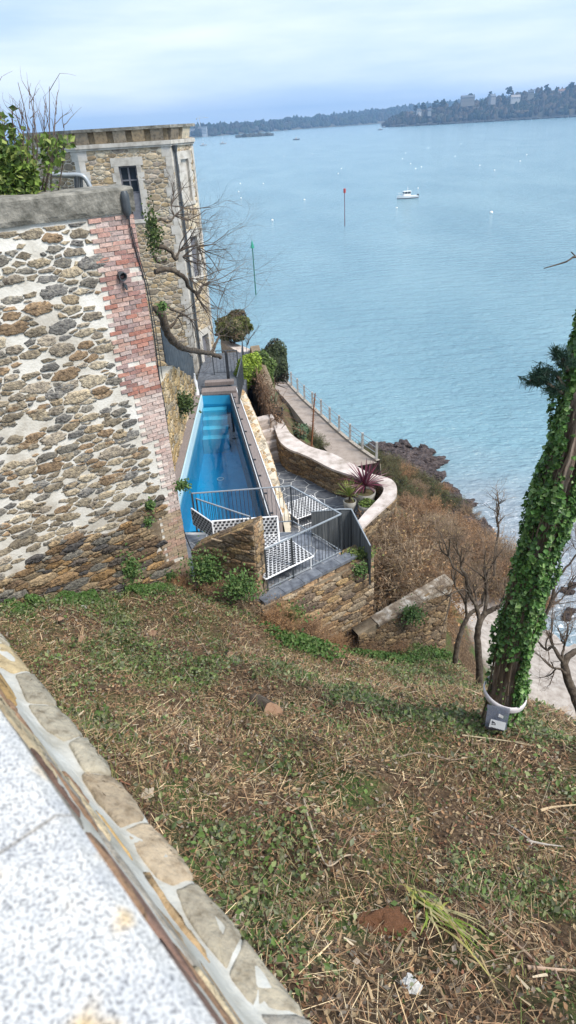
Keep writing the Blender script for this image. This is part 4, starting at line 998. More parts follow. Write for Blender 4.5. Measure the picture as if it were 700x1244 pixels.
# stone strip (retaining wall between deck and steps)
t = thing('pool_side_wall', 'golden stone retaining wall with wide crazy-paved top beside the pool deck', 'wall', (float(sO_n[0]), float(sO_n[1]), ZL))
m = MB(); sf = dO_f; su_ = (dO_n2-dO_f); sl = np.linalg.norm(su_); su_ = su_/sl; sn = np.array([-su_[1], su_[0]])
if sn[0] < 0: sn = -sn
_wp = np.array([P(u, v, ZD)[:2] for u, v in ((295, 470), (309, 500), (325, 540), (333, 565), (341.5, 600))]); _ws = (_wp-sf)@su_; _wq = (_wp-sf)@sn
wdt = lambda s: np.interp(s, _ws, _wq)
ft = lambda s, q, d: np.column_stack([sf[0]+su_[0]*s+sn[0]*q, sf[1]+su_[1]*s+sn[1]*q, ZD-.02+d])
SS = np.linspace(0, sl, 30); V = []
for s in SS: V += [tuple(ft(np.array([s]), np.array([.004]), np.array([.0]))[0]), tuple(ft(np.array([s]), np.array([wdt(s)]), np.array([0.]))[0]), tuple(ft(np.array([s]), np.array([wdt(s)+.05]), np.array([-2.2]))[0])]
m.add(V, [(i*3+j, i*3+j+1, i*3+j+4, i*3+j+3) for i in range(29) for j in range(2)]+[(87, 88, 89)], (1, 1, 1), 0)
rg = np.random.default_rng(17)
PG = [(.46, .34, .20), (.55, .44, .30), (.40, .27, .15), (.60, .52, .42), (.50, .36, .22), (.42, .36, .28)]
emit_stones(m, voro(0, sl, 0, .6, .24, .17, .9, rg), ft, .03, .018, PG, rg, 1, .04, inside=lambda s, q: q < wdt(s)-.04, mi=1)
fside = lambda s, z, d: np.column_stack([sf[0]+su_[0]*s+sn[0]*(wdt(s)+.02+d), sf[1]+su_[1]*s+sn[1]*(wdt(s)+.02+d), z])
emit_stones(m, voro(0, sl, 13.3, 14.95, .24, .13, .9, rg), fside, .03, .02, PG, rg, 1, .04, mi=1)
m.build('rubble', [m_mortar_tan, m_stone], t, smooth=True)
m = MB(); q0 = ft(np.array([0., sl]), np.array([.02, .02]), np.array([.02, .02])); bar(m, q0[0], q0[1], .03, .04); m.build('edge_strip', m_white_metal, t)

# ================================================================== steps and lower paving
t = thing('stone_steps', 'pale stone steps climbing between the pool wall and the curved wall', 'steps', tuple(P(339, 563, ZL)))
sp = [(338, 562), (334.5, 555), (332, 548.5), (329, 542), (326, 535.5), (322.5, 529), (319, 522.5), (315, 516), (311.5, 510)]
for k, (u, v) in enumerate(sp[:-1]):
    a = P(u, v, ZL+.14*k); b_ = P(*sp[k+1], ZL+.14*(k+1)); dr = np.array([-.42, .9]); sd_ = np.array([.9, .42]); m = MB()
    lo = a[:2]; hi = b_[:2]+np.array([0, .25])
    prism(m, [tuple(lo-sd_*.45), tuple(lo+sd_*.62), tuple(hi+sd_*.62), tuple(hi-sd_*.45)], ZL-.3, ZL+.14*(k+1)-.002)
    m.build('step', m_pale_stone if k % 2 else m_concr_path, t)
# crazy paving helper
def crazy(name, poly, z, size, label=None, cat=None, seed=1, z0=None, tintr=(.75, 1.25), joint=m_joint, gap=.03, kind='structure', parent=None):
    po = np.array(poly); rg = np.random.default_rng(seed)
    m = MB(); prism(m, poly, z0 if z0 else z-.2, z, (1, 1, 1), 0)
    a = po.min(0); b_ = po.max(0); ce = voro(a[0], b_[0], a[1], b_[1], size, size*.8, .95, rg)
    for c in ce:
        p = [tuple(q) for q in c]
        for i in range(len(poly)):
            x0, y0 = poly[i]; x1, y1 = poly[(i+1) % len(poly)]; p = clip(p, x0, y0, (y1-y0), -(x1-x0)) if len(p) >= 3 else p
        if len(p) < 3: continue
        p = np.array(p); ct_ = p.mean(0); ext = p.max(0)-p.min(0)
        if min(ext) < .08: continue
        p = ct_+(p-ct_)*np.maximum(1-gap/ext*1.3, .3); col = g(rg.uniform(*tintr)); n = len(p)
        V = np.concatenate([np.column_stack([p, np.full(n, z-.01)]), np.column_stack([p, np.full(n, z+.008)])])
        m.add(V, [tuple(range(n, 2*n))]+[(i, (i+1) % n, n+(i+1) % n, n+i) for i in range(n)], col, 1)
    o = m.build(name, [joint, m_slate], parent, org=(float(po[0][0]), float(po[0][1]), z) if parent is None else None); tag(o, label, cat, kind=kind); return o
lp = [P(345, 588, ZL)[:2], P(352, 640, ZL)[:2], P(434, 640, ZL)[:2], P(470, 598, ZL)[:2], P(448, 584, ZL)[:2], P(425, 600, ZL)[:2]+[.3, .3], P(371, 580, ZL)[:2]+[.15, .15], P(343, 560, ZL)[:2]+[0, .3], P(330, 561, ZL)[:2]]
# simple convex outline of the lower courtyard
lowp = [(-.62, 21.6), (-.62, 18.2), (-.1, 14.0), (2.0, 14.6), (3.3, 16.6), (2.9, 18.0), (.6, 21.2)]
crazy('lower_courtyard_paving', lowp, ZL, .42, seed=4, z0=12.4, gap=.028)
# ================================================================== curved wall
zc = 14.5
outer = [(341, 507), (347, 518), (354, 528), (371, 540), (385, 545.5), (402, 550.5), (428, 564), (449, 575), (469, 580), (478, 585.5), (481, 593), (480, 603), (472, 611), (462, 620), (451, 630), (440, 641)]
inner = [(332, 511), (336, 524), (341, 536), (352, 545), (365, 550), (381, 557), (404, 569), (428, 577), (445, 582.5), (457, 585), (465, 590), (467, 595), (463, 603), (452, 615), (444, 623), (435.5, 633)]
O = smooth_pts([P(u, v, zc) for u, v in outer], 4); I = smooth_pts([P(u, v, zc) for u, v in inner], 4)
t = thing('curved_wall', 'S-curved brown rubble wall with a wide pale smooth coping beside the steps', 'wall', (float(I[20][0]), float(I[20][1]), ZL))
n = len(O); V = []
for i in range(n):
    a, b_ = I[i], O[i]; w_ = (b_-a)/np.linalg.norm(b_-a); a2 = a-w_*.03; b2 = b_+w_*.03; V += [(*a2[:2], zc-.07), (*a2[:2], zc), (*b2[:2], zc), (*b2[:2], zc-.07)]
m = MB(); m.add(V, [(i*4+j, (i+1)*4+j, (i+1)*4+(j+1) % 4, i*4+(j+1) % 4) for i in range(n-1) for j in range(4)]+[(0, 1, 2, 3), tuple(range(4*n-4, 4*n))[::-1]]); m.build('coping', m_pale_stone, t)
arc = np.concatenate([[0], np.cumsum(np.linalg.norm(np.diff(I[:, :2], axis=0), axis=1))])
def curvefn(C2, sgn):
    ar = np.concatenate([[0], np.cumsum(np.linalg.norm(np.diff(C2[:, :2], axis=0), axis=1))]); tg = np.gradient(C2[:, :2], axis=0); tg /= np.linalg.norm(tg, axis=1)[:, None]; nn_ = np.column_stack([tg[:, 1], -tg[:, 0]])*sgn
    def f(s, z, d): return np.column_stack([np.interp(s, ar, C2[:, 0])+np.interp(s, ar, nn_[:, 0])*d, np.interp(s, ar, C2[:, 1])+np.interp(s, ar, nn_[:, 1])*d, z])
    return f, ar[-1]
m = MB(); rg = np.random.default_rng(23)
CW = [(.22, .155, .09), (.28, .20, .12), (.17, .12, .075), (.25, .20, .14), (.13, .10, .075), (.33, .25, .16), (.19, .15, .11)]
for cc, sg, zb in ((I, 1, 13.4), (O, -1, 11.5)):
    f, ln = curvefn(cc, sg); plane_grid(m, 0, ln, zb, zc-.07, f, -.02, (1, 1, 1), 0, 80, 4)
    emit_stones(m, voro(0, ln, zb, zc-.075, .22, .085, .9, rg), f, .012, .035, CW, rg, 1, .06, mi=1)
m.build('rubble_face', [m_mud, m_stone], t, smooth=True)
# higher wall continuing behind, overgrown with dry creeper
O2 = smooth_pts([(-1.28, 30.0, 0), (-.95, 27.0, 0), (-.62, 24.6, 0), (-.40, 22.75, 0)], 6)
t = thing('garden_wall', 'tall rubble wall rising behind the steps under dry creeper', 'wall', (-.35, 22.6, 12.5)); m = MB()
f, ln = curvefn(O2, 1); f2, _ = curvefn(O2+np.array([.4, .1, 0]), -1); tp = lambda s: np.interp(s, [0, ln*.6, ln], [15.2, 15.1, 14.5])
plane_grid(m, 0, ln, 12, 15, f, 0, (1, 1, 1), 0, 30, 6, top=tp); plane_grid(m, 0, ln, 11, 15, f2, 0, (1, 1, 1), 0, 30, 6, top=tp)
emit_stones(m, voro(0, ln, 13.5, 15.2, .26, .13, .9, rg), f, .016, .04, CW, rg, 1, .06, mi=1, inside=lambda s, z: z < tp(s)-.03)
ss = np.linspace(0, ln, 30); A = f(ss, tp(ss), ss*0); B_ = f2(ss, tp(ss), ss*0); V = np.stack([A, B_], 1).reshape(-1, 3); m.add(V, [(2*i, 2*i+1, 2*i+3, 2*i+2) for i in range(29)]+[(58, 59)+()] if False else [(2*i, 2*i+1, 2*i+3, 2*i+2) for i in range(29)], (1, 1, 1), 0)
e_ = np.array([A[-1], B_[-1], B_[-1]*[1, 1, 0]+[0, 0, 11], A[-1]*[1, 1, 0]+[0, 0, 11]]); m.add(e_, [(0, 1, 2, 3)], (1, 1, 1), 0)
m.build('rubble_face', [m_mud, m_stone], t, smooth=True)

# ================================================================== pots
def pot(name, label, u, v, zt, r, h, matl, square=False):
    q = P(u, v, zt); c = np.array([q[0], q[1], zt-h]); t = thing(name, label, 'plant pot', tuple(c)); n = 4 if square else 20; an = np.arange(n)*2*pi/n+pi/4
    m = MB(); V = []
    for rr, z in ((r*.68, 0), (r*.9, h*.7), (r, h), (r*.88, h), (r*.85, h-.06)): V.append(np.column_stack([c[0]+rr*np.cos(an), c[1]+rr*np.sin(an), np.full(n, c[2]+z)]))
    m.add(np.concatenate(V), [(k*n+i, k*n+(i+1) % n, (k+1)*n+(i+1) % n, (k+1)*n+i) for k in range(4) for i in range(n)]+[tuple(range(n))[::-1]]); m.build('bowl', matl, t, smooth=not square)
    m = MB(); m.add(V[-1]+(0, 0, .003), [tuple(range(n))]); m.build('soil', m_soil, t); return t, np.array([q[0], q[1], zt-.05])
def swords(name, label, base, ln, nb, wd, cols, up=.35, seed=1, trunk=0., cat='plant', droop=.5, group=None):
    rg = np.random.default_rng(seed); t = thing(name, label, cat, tuple(base), group); top = base+np.array([0, 0, trunk])
    if trunk > .02: m = MB(); tube(m, [base-(0, 0, .06), top], [.035, .03], 7); m.build('stem', m_bark, t)
    m = MB()
    for i in range(nb):
        az = rg.uniform(0, 2*pi); el = rg.uniform(up, 1.45); L_ = ln*rg.uniform(.7, 1.1); k = 6; p = top.copy(); pts = []; wv = []
        d = np.array([cos(az)*cos(el), sin(az)*cos(el), sin(el)]); sdv = np.array([-sin(az), cos(az), 0])
        for j in range(k+1):
            f_ = j/k; w2 = wd*(.55+1.1*f_)*(1 if f_ < .35 else (1-(f_-.35)/.65)*.95+.03); pts.append(p-sdv*w2/2); pts.append(p+sdv*w2/2); pts.append(p-np.array([0, 0, w2*.25])); p = p+d*L_/k; d = d+np.array([0, 0, -droop*(1.2-el*.6)/k]); d /= np.linalg.norm(d)
        c = np.array(cols[rg.integers(len(cols))])*rg.uniform(.8, 1.2)
        m.add(pts, [(3*j, 3*j+2, 3*j+5, 3*j+3) for j in range(k)]+[(3*j+2, 3*j+1, 3*j+4, 3*j+5) for j in range(k)], c)
    m.build('leaves', m_leaf, t); return t
_, b_ = pot('flower_pot', 'tall pale pot holding the green spiky plant, leftmost of three by the curved wall', 425, 608, 14.18, .2, .52, m_pot)
swords('yucca_plant', 'yellow-green spiky plant in the leftmost pale pot', b_, .55, 60, .035, [(.22, .28, .06), (.32, .34, .10), (.14, .20, .05)], seed=3, trunk=.2, up=.3)
_, b_ = pot('flower_pot', 'large pale pot under the purple spiky plant', 443.5, 597, 14.28, .33, .6, m_pot)
swords('cordyline_plant', 'large purple-red spiky cordyline in the big pale pot', b_, .85, 85, .05, [(.16, .03, .06), (.24, .07, .11), (.30, .16, .18), (.10, .02, .04)], seed=5, trunk=.25, up=.12, droop=.55)
_, b_ = pot('flower_pot', 'wide pale pot with low green plants, nearest the end of the curved wall', 446, 612, 14.12, .27, .5, m_pot)
rg = np.random.default_rng(6); n = 420; a = rg.uniform(0, 6.28, n); r_ = .25*np.sqrt(rg.uniform(0, 1, n)); m = MB()
leaves(m, np.column_stack([b_[0]+r_*np.cos(a), b_[1]+r_*np.sin(a), b_[2]+rg.uniform(0, .2, n)*(1.2-r_*3)]), np.array([0, 0, 1.]), .05, np.array([(.14, .2, .05)])*rg.uniform(.6, 1.5, (n, 1)), rng=rg, jit=.8)
tag(m.build('pot_plant', m_leaf, org=tuple(b_)), 'low green bushy plant filling the pot nearest the wall end', 'plant')

# ================================================================== near terrace
T0 = P(331, 727, ZD)[:2]; T1 = P(421, 681, ZD)[:2]; T2 = np.array([.35, 14.15]); T3 = np.array([-3.0, 14.5]); T4 = np.array([-2.9, 12.6])
d01 = (T1-T0)/np.linalg.norm(T1-T0)
terr = [tuple(T4), tuple(T0-d01*.2), tuple(T1), (T2[0]+.3, T2[1]-.02), tuple(T2), tuple(T3)]
crazy('terrace_paving', terr, ZD, .55, seed=8, z0=14.2, tintr=(.9, 1.9), gap=.022)
def railing(name, label, pts, ztop, zbot, gapb=.098, top=m_rail_l, clad=None, group=None, posts=None):
    pts = [np.array(p, float) for p in pts]; t = thing(name, label, 'railing', (float(pts[0][0]), float(pts[0][1]), zbot), group)
    for i in range(len(pts)-1):
        a, b_ = pts[i], pts[i+1]; l = np.linalg.norm(b_-a)
        m = MB(); bar(m, (*a, ztop), (*b_, ztop), .035, .025); m.build('top_rail', top, t)
        m = MB(); bar(m, (*a, zbot+.09), (*b_, zbot+.09), .03, .02); m.build('bottom_rail', top, t)
        k = int(l/gapb)
        for j in range(1, k):
            p = a+(b_-a)*j/k; m = MB(); bar(m, (*p, zbot+.095), (*p, ztop-.015), .012, .012); m.build('baluster', m_rail, t)
    for p in pts: m = MB(); bar(m, (*p, zbot-.02), (*p, ztop+.012), .04, .04); m.build('post', m_rail, t)
    return t
RT = 16.12
c0 = P(325.5, 666, RT)[:2]; c1 = P(414.5, 624.5, RT)[:2]; c2 = P(353, 590.5, RT)[:2]; c3 = P(233, 599.5, RT)[:2]
ext = c0+(c0-c1)*.04
rl = railing('terrace_railing', 'grey metal baluster railing round the near slate terrace in front of the pool', [ext, c1, c2, c3], RT, ZD)
m = MB(); pm = P(363, 707, ZD)[:2]; p_ = ext+(c1-ext)*np.dot(pm-ext, c1-ext)/np.dot(c1-ext, c1-ext); bar(m, (*p_, ZD-.02), (*p_, RT), .045, .045); m.build('post', m_rail, rl)
a_ = P(238, 603, 16.05); b_ = P(304, 629, 15.95)
railing('pool_gate_railing', 'short lower grey railing crossing behind the woven sofa', [a_[:2], b_[:2]], 15.98, ZD, .12)
# grey screen on the seaward side
t = thing('wind_screen', 'grey cloth wind screen on a railing at the sea side of the terrace', 'screen', tuple(P(427, 663, 15.0)))
sp_ = [P(378, 621.8, 15.72), P(413, 618.6, 15.74), P(427, 618.6, 15.74), P(438, 640, 15.60), P(450, 663, 15.42)]
bt_ = [14.55, 14.55, 14.4, 14.35, 14.6]
for i in range(4):
    a, b_ = sp_[i], sp_[i+1]; m = MB(); k = 9; V = []
    for j in range(k):
        q = a+(b_-a)*j/(k-1); o_2 = .02*sin(j*2.1+i); zb = bt_[i]+(bt_[i+1]-bt_[i])*j/(k-1); nn_ = np.array([-(b_-a)[1], (b_-a)[0]])/np.linalg.norm((b_-a)[:2])
        for s in (-.006, .006): V += [(q[0]+nn_[0]*(o_2+s), q[1]+nn_[1]*(o_2+s), zb), (q[0]+nn_[0]*s, q[1]+nn_[1]*s, q[2]-.02)]
    m.add(V, [(4*j, 4*j+1, 4*j+5, 4*j+4) for j in range(k-1)]+[(4*j+2, 4*j+3, 4*j+7, 4*j+6) for j in range(k-1)]+[(4*j+1, 4*j+3, 4*j+7, 4*j+5) for j in range(k-1)]); m.build('cloth', m_screen, t)
    m = MB(); tube(m, [a, b_], .02, 6); m.build('top_rail', m_rail_l, t)
    m = MB(); bar(m, (b_[0], b_[1], bt_[i+1]-.3), tuple(b_), .04, .04); m.build('post', m_rail, t)

# sofas: white tube frames with a black and white woven panel
def weave(name, fn, W, H, parent, cell=.105):
    """woven pad: fn(s,t,d) maps pad coordinates; white body with black tabs"""
    m = MB(); V = fn(np.array([0, W, W, 0]*2), np.array([0, 0, H, H]*2), np.array([-.03]*4+[.0]*4)); m.add(V, [(4, 5, 6, 7), (3, 2, 1, 0), (0, 1, 5, 4), (1, 2, 6, 5), (2, 3, 7, 6), (3, 0, 4, 7)], (1, 1, 1), 0)
    ns, nt_ = int(W/cell), int(H/(cell*.72)); cs, ct_ = W/ns, H/nt_
    for i in range(ns):
        for j in range(nt_):
            o_2 = .5 if j % 2 else 0; s0 = (i+o_2*.9)*cs+cs*.05; s1 = min(s0+cs*.60, W-.005)
            if s1-s0 < .01: continue
            t0 = j*ct_+ct_*.12; t1 = t0+ct_*.72; sk = cs*.12
            V = fn(np.array([s0, s1, s1+sk, s0+sk]), np.array([t0, t0, t1, t1]), np.full(4, .004)); m.add(V, [(0, 1, 2, 3)], (1, 1, 1), 1)
    return m.build(name, [m_weave_w, m_weave_b], parent)
def planefn(o, a, b_):
    o = np.array(o, float); a = np.array(a, float); b_ = np.array(b_, float); a /= np.linalg.norm(a); b_ /= np.linalg.norm(b_); n = np.cross(a, b_)
    return lambda s, t_, d: o+np.outer(s, a)+np.outer(t_, b_)+np.outer(d, n)
def frame(parent, fn, W, H, name='frame', r=.022):
    m = MB(); c = fn(np.array([0, W, W, 0, 0]), np.array([0, 0, H, H, 0]), np.full(5, -.015))
    for i in range(4): tube(m, [c[i], c[i+1]], r, 6)
    return m.build(name, m_white_metal, parent, smooth=True)
# L sofa along the pool end
A_ = P(257, 635, 15.80); B_ = P(337, 629, 15.80); hB = .46
t = thing('woven_sofa', 'corner sofa with a black and white woven back beside the pool end', 'sofa', (float((A_[0]+B_[0])/2), float(A_[1]-.3), ZD))
dv = B_-A_; dv[2] = 0; W = np.linalg.norm(dv)
fn = planefn(A_-(0, 0, hB), dv, (0, 0.12, 1)); frame(t, fn, W, hB); weave('backrest', fn, W, hB, t)
A2 = P(232, 618, 15.80); dv2 = A_-A2; dv2[2] = 0; W2 = np.linalg.norm(dv2); fn = planefn(A2-(0, 0, hB), dv2, (0, .0, 1)); frame(t, fn, W2, hB); weave('side_backrest', fn, W2, hB, t)
nv = np.array([dv[1], -dv[0], 0])/W; sA = A_-(0, 0, hB+.02); fn = planefn(sA+nv*.75, dv, -nv); frame(t, fn, W, .75); weave('seat', fn, W, .75, t)
for q in (A_, B_):
    for k in (.03, .72): m = MB(); p = q+nv*k; tube(m, [(p[0], p[1], ZD+.01), (p[0], p[1], 15.36)], .02, 6); m.build('leg', m_white_metal, t)
m = MB(); tube(m, [B_-(0, 0, .02), B_+nv*.35-(0, 0, .06), B_+nv*.72-(0, 0, .28), np.array([*(B_+nv*.74)[:2], ZD+.02])], .022, 6); m.build('armrest', m_white_metal, t)
# lounger on the near terrace
def lounger(label, o, ax, W, Lg, zs, zb, wall=None):
    ax = np.array([*ax, 0.])/np.linalg.norm(ax); bx = np.array([-ax[1], ax[0], 0]); o = np.array([o[0], o[1], zs])
    t = thing('woven_lounger', label, 'lounger', (float(o[0]), float(o[1]), zb), 'woven loungers of the terrace')
    fn = planefn(o, ax, bx); frame(t, fn, Lg, W); weave('seat', fn, Lg, W, t)
    for s in (.06, Lg-.06):
        for q in (.04, W-.04): m = MB(); p = o+ax*s+bx*q; tube(m, [(p[0], p[1], zb+.012), (p[0], p[1], zs-.03)], .02, 6); m.build('leg', m_white_metal, t)
    m = MB()
    for q in (.04, W-.04): p0, p1 = o+ax*.06+bx*q, o+ax*(Lg-.06)+bx*q; tube(m, [(p0[0], p0[1], zb+.06), (p1[0], p1[1], zb+.06)], .014, 6)
    m.build('runner', m_white_metal, t)
    return t
a = P(323, 703, 15.38)[:2]; b_ = P(381, 675, 15.38)[:2]; c = P(326, 666, 15.38)[:2]
lounger('woven black and white lounger on slate nearest the railing, facing the slope', a, b_-a, 1.0, float(np.linalg.norm(b_-a)), 15.38, ZD)
a = P(361, 630, 14.0)[:2]; b_ = P(392, 619, 14.0)[:2]
lounger('woven black and white lounger in the lower courtyard beyond the railing', a, b_-a, .95, 1.1, 14.0, ZL)

# terrace front walls
def rubble_wall(name, label, p0, p1, zb, top, thick, seed, pal, topmat=None, su=.26, tv=.10, cat='wall', endR=True, depth=.032, topw=True):
    p0 = np.array(p0, float); p1 = np.array(p1, float); d = p1-p0; l = np.linalg.norm(d); d /= l; n = np.array([d[1], -d[0]]); rg = np.random.default_rng(seed)
    t = thing(name, label, cat, (float(p0[0]), float(p0[1]), zb+.5)); m = MB(); f = vplane(p0, d, n)
    zm = max(top(np.array([0, l/2, l])))
    plane_grid(m, 0, l, zb, zm, f, 0, (1, 1, 1), 0, 24, 12, top=top)
    emit_stones(m, voro(0, l, zb, zm, su, tv, .9, rg), f, .016, depth, pal, rg, 1, .05, sub_=2, mi=1, inside=lambda s, z: z < top(np.array([s]))[0]-.04)
    fe = vplane(p1, -n, d); plane_grid(m, 0, thick, zb, top(np.array([l]))[0], fe, 0, (1, 1, 1), 0, 4, 10)
    emit_stones(m, voro(0, thick, zb, top(np.array([l]))[0]-.02, su, tv, .8, rg), fe, .016, depth*.7, pal, rg, 1, .05, mi=1)
    ss = np.linspace(0, l, 25); A = f(ss, top(ss), ss*0); B_ = f(ss, top(ss), ss*0-thick); C_ = f(ss, top(ss)*0+zb, ss*0-thick)
    V = np.stack([A, B_, C_], 1).reshape(-1, 3); m.add(V, [(3*i+j, 3*i+j+1, 3*i+j+4, 3*i+j+3) for i in range(24) for j in range(2)], (1, 1, 1), 0)
    ftop = lambda s, q, d_: np.column_stack([p0[0]+d[0]*s-n[0]*q, p0[1]+d[1]*s-n[1]*q, top(s)+d_])
    if topw: emit_stones(m, voro(0, l, 0, thick, su, tv*1.3, .9, rg), ftop, .02, .03, pal, rg, 1, .05, mi=1)
    m.build('rubble', [m_mud, m_stone], t, smooth=True); return t, m
BW = [(.30, .20, .12), (.36, .26, .16), (.22, .155, .10), (.28, .22, .16), (.38, .27, .17), (.17, .13, .10), (.34, .24, .13), (.42, .34, .25)]
wA = K+np.array([.12, -.02]); wB = np.array([-.74, 11.66])
zl_ = DY(248, 664, 12.3)[2]; zr_ = DY(322, 630, 11.6)[2]
rubble_wall('buttress_wall', 'rough brown stone wall whose top climbs from the brick corner towards the terrace', wA, wB, 13.2, lambda s: zl_-.15+(zr_-zl_+.15)*np.clip(np.asarray(s)/2.0, 0, 1)**.9, .42, 41, BW)
w2b = P(452, 672, ZD)[:2]; w2a = T0-d01*.3
rubble_wall('terrace_wall', 'dry brown rubble wall holding up the slate terrace, right of the buttress', w2a+[0.02, -.08], w2b+[.05, 0], 11.2, lambda s: np.full(np.shape(s), ZD-.06)-.05*np.asarray(s)/3, .7, 42, BW)
m = MB(); 
for s0, s1 in ((0, .55), (.56, 1.1), (1.11, 1.65), (1.66, 2.2), (2.21, 2.75)):
    a = T0-d01*.25+d01*s0; b_ = T0-d01*.25+d01*s1; n_ = np.array([d01[1], -d01[0]]); prism(m, [tuple(a+n_*.06), tuple(b_+n_*.06), tuple(b_-n_*.22), tuple(a-n_*.22)], ZD-.03, ZD+.045, g(rg.uniform(.9, 1.5)))
tag(m.build('edge_slabs', m_slate, org=(float(T0[0]), float(T0[1]), ZD)), 'dark slate edging slabs along the top of the terrace wall', 'paving slabs')
# wall running down towards the beach
tA = w2b+np.array([-.12, -.75]); tB = P(548, 702, 13.9)[:2]; tA = tA-(tB-tA)/np.linalg.norm(tB-tA)*.35
tz0 = 13.25; lT = float(np.linalg.norm(tB-tA))
tw_, _ = rubble_wall('boundary_wall', 'lower rubble wall with weathered sloping render top running out to the cliff edge', tA, tB, 10.6, lambda s: tz0+(13.78-tz0)*np.asarray(s)/lT, .3, 43, [(.22, .15, .09), (.28, .20, .12), (.17, .12, .08), (.25, .19, .13)], su=.17, tv=.11, topw=False)
m = MB(); d = (tB-tA)/lT; n = np.array([d[1], -d[0]]); f = vplane(tA, d, n); ss = np.linspace(.55, lT+.04, 26); tz = tz0+(13.78-tz0)*ss/lT
rows = [(.03, -.30), (.035, -.045), (.07, -.04), (.07, .015), (-.31, .03), (-.31, -.33)]
rg = np.random.default_rng(44); V = []
for k, (dd_, zz) in enumerate(rows): V.append(f(ss, tz+zz+(rg.normal(0, .045, 26)+np.linspace(.25, 0, 26) if k == 0 else rg.normal(0, .008, 26)), np.full(26, dd_)))
m.add(np.concatenate(V), [(k*26+i, k*26+i+1, (k+1)*26+i+1, (k+1)*26+i) for k in range(5) for i in range(25)]+[tuple(k*26+25 for k in range(6)), tuple(k*26 for k in range(6))[::-1], (0, 5*26, 5*26+25, 25)]); m.build('render_top', mat('weathered_render', [(.13, .095, .07), (.25, .20, .15), (.50, .46, .41)], 5.5, .95, .6, 20), tw_, smooth=False)

# ================================================================== far end of the pool
railing('pool_end_railing', 'grey railing at the far end of the pool in front of the tower door', [(-2.75, 26.9), (-1.72, 26.8)], 16.0, ZD, .13, top=m_rail)
railing('pool_side_railing', 'dark railing along the far right side of the pool deck', [P(291, 492, ZD)[:2]+[0, .1], (-1.48, 25.4), (-1.52, 28.0)], 16.05, ZD, .12, top=m_rail)
q = np.array([-2.08, 25.7, ZD]); m = MB(); bar(m, q, q+(0, 0, 1.35), .11, .11); tag(m.build('wooden_post', m_dark_metal, org=tuple(q)), 'black post holding up the leaning tree branch at the far end of the pool', 'post')
# pale stone ramp wall behind the bushes
m = MB(); a, b_ = P(268, 415, 15.2), P(322, 428, 14.9); pol = [(a[0], a[1]+.5), (a[0], a[1]), (b_[0]-.3, b_[1]-1.2), (b_[0]+.25, b_[1]-.6)]
prism(m, pol, 12, [15.25, 15.2, 14.8, 14.85]); tag(m.build('garden_coping_wall', m_pale_stone, org=tuple(a-(0, 0, 1))), 'pale beige coped wall between the tower foot and the bushes', 'wall')

# ================================================================== promenade
pl_ = np.array([P(u, v, 6.5) for u, v in [(318, 452), (333, 470), (350, 489), (368, 512), (384, 533), (401, 551), (425, 568)]]); pr_2 = np.array([P(u, v, 6.5) for u, v in [(338, 455), (352, 470), (369, 488), (388, 505), (408, 524), (431, 543), (458, 562)]])
Lp = smooth_pts(pl_, 4); Rp = smooth_pts(pr_2, 4); n = len(Lp); m = MB(); V = []
for i in range(n): V += [(*Lp[i][:2], 6.5), (*Rp[i][:2], 6.5), (*Rp[i][:2], 3.0), (*Lp[i][:2], 5.0)]
m.add(V, [(i*4+j, i*4+(j+1) % 4, (i+1)*4+(j+1) % 4, (i+1)*4+j) for i in range(n-1) for j in range(4)]); tag(m.build('promenade_path', m_concr_path), kind='structure')
t = thing('sea_wall', 'stone sea wall below the promenade path with a low kerb', 'wall', (float(Rp[10][0]), float(Rp[10][1]), 0)); m = MB()
f, ln = curvefn(Rp, 1)
ox = f(np.array([ln/2]), np.array([0.]), np.array([.5]))[0]; 
if ox[0] < Rp[n//2][0]: f, ln = curvefn(Rp, -1)
plane_grid(m, 0, ln, -.5, 6.6, lambda s, z, d: f(s, z, d+(6.6-z)*.12), .2, (1, 1, 1), 0, 50, 8)
emit_stones(m, voro(0, ln, -.5, 6.55, .7, .35, .8, np.random.default_rng(2)), lambda s, z, d: f(s, z, d+.2+(6.6-z)*.12), .03, .05, [(.24, .21, .18), (.30, .26, .21), (.2, .18, .16)], rg, 1, .05, mi=1)
ss = np.linspace(0, ln, 50); A = f(ss, ss*0+6.62, ss*0+.22); B_ = f(ss, ss*0+6.62, ss*0); C_ = f(ss, ss*0+6.45, ss*0); V = np.stack([A, B_, C_], 1).reshape(-1, 3); m.add(V, [(3*i+j, 3*i+j+1, 3*i+j+4, 3*i+j+3) for i in range(49) for j in range(2)], (.36, .32, .28), 1)
m.build('masonry', [m_conc, m_stone_far], t)
t = thing('promenade_railing', 'white-grey post and rail fence along the seaward edge of the promenade', 'railing', (float(Rp[10][0]), float(Rp[10][1]), 6.6))
kp = 12
pp = f(np.linspace(.2, ln-.2, kp), np.full(kp, 6.6), np.full(kp, .1))
for p in pp: m = MB(); bar(m, p, p+(0, 0, 1.12), .13, .13); m.build('post', mat('pale_post', [(.34, .33, .32), (.46, .45, .44)], 5, .8, 0) if 'pale_post' not in MATS else MATS['pale_post'], t)
for h in (.4, .75, 1.05):
    m = MB(); tube(m, pp+np.array([0, 0, h]), .022, 5); m.build('rail', m_rail_l, t)
# dark planter, rusty stalk and agave by the path
_, b_ = pot('planter', 'dark square planter beside the top of the curved wall', 337, 497, 14.75, .3, .45, m_pot_dark, True)
swords('agave_plant', 'grey-green spiky agave behind the top of the curved wall', P(333, 499, 14.5), .8, 14, .09, [(.16, .24, .14), (.22, .30, .20)], seed=9, up=.3, droop=.15)

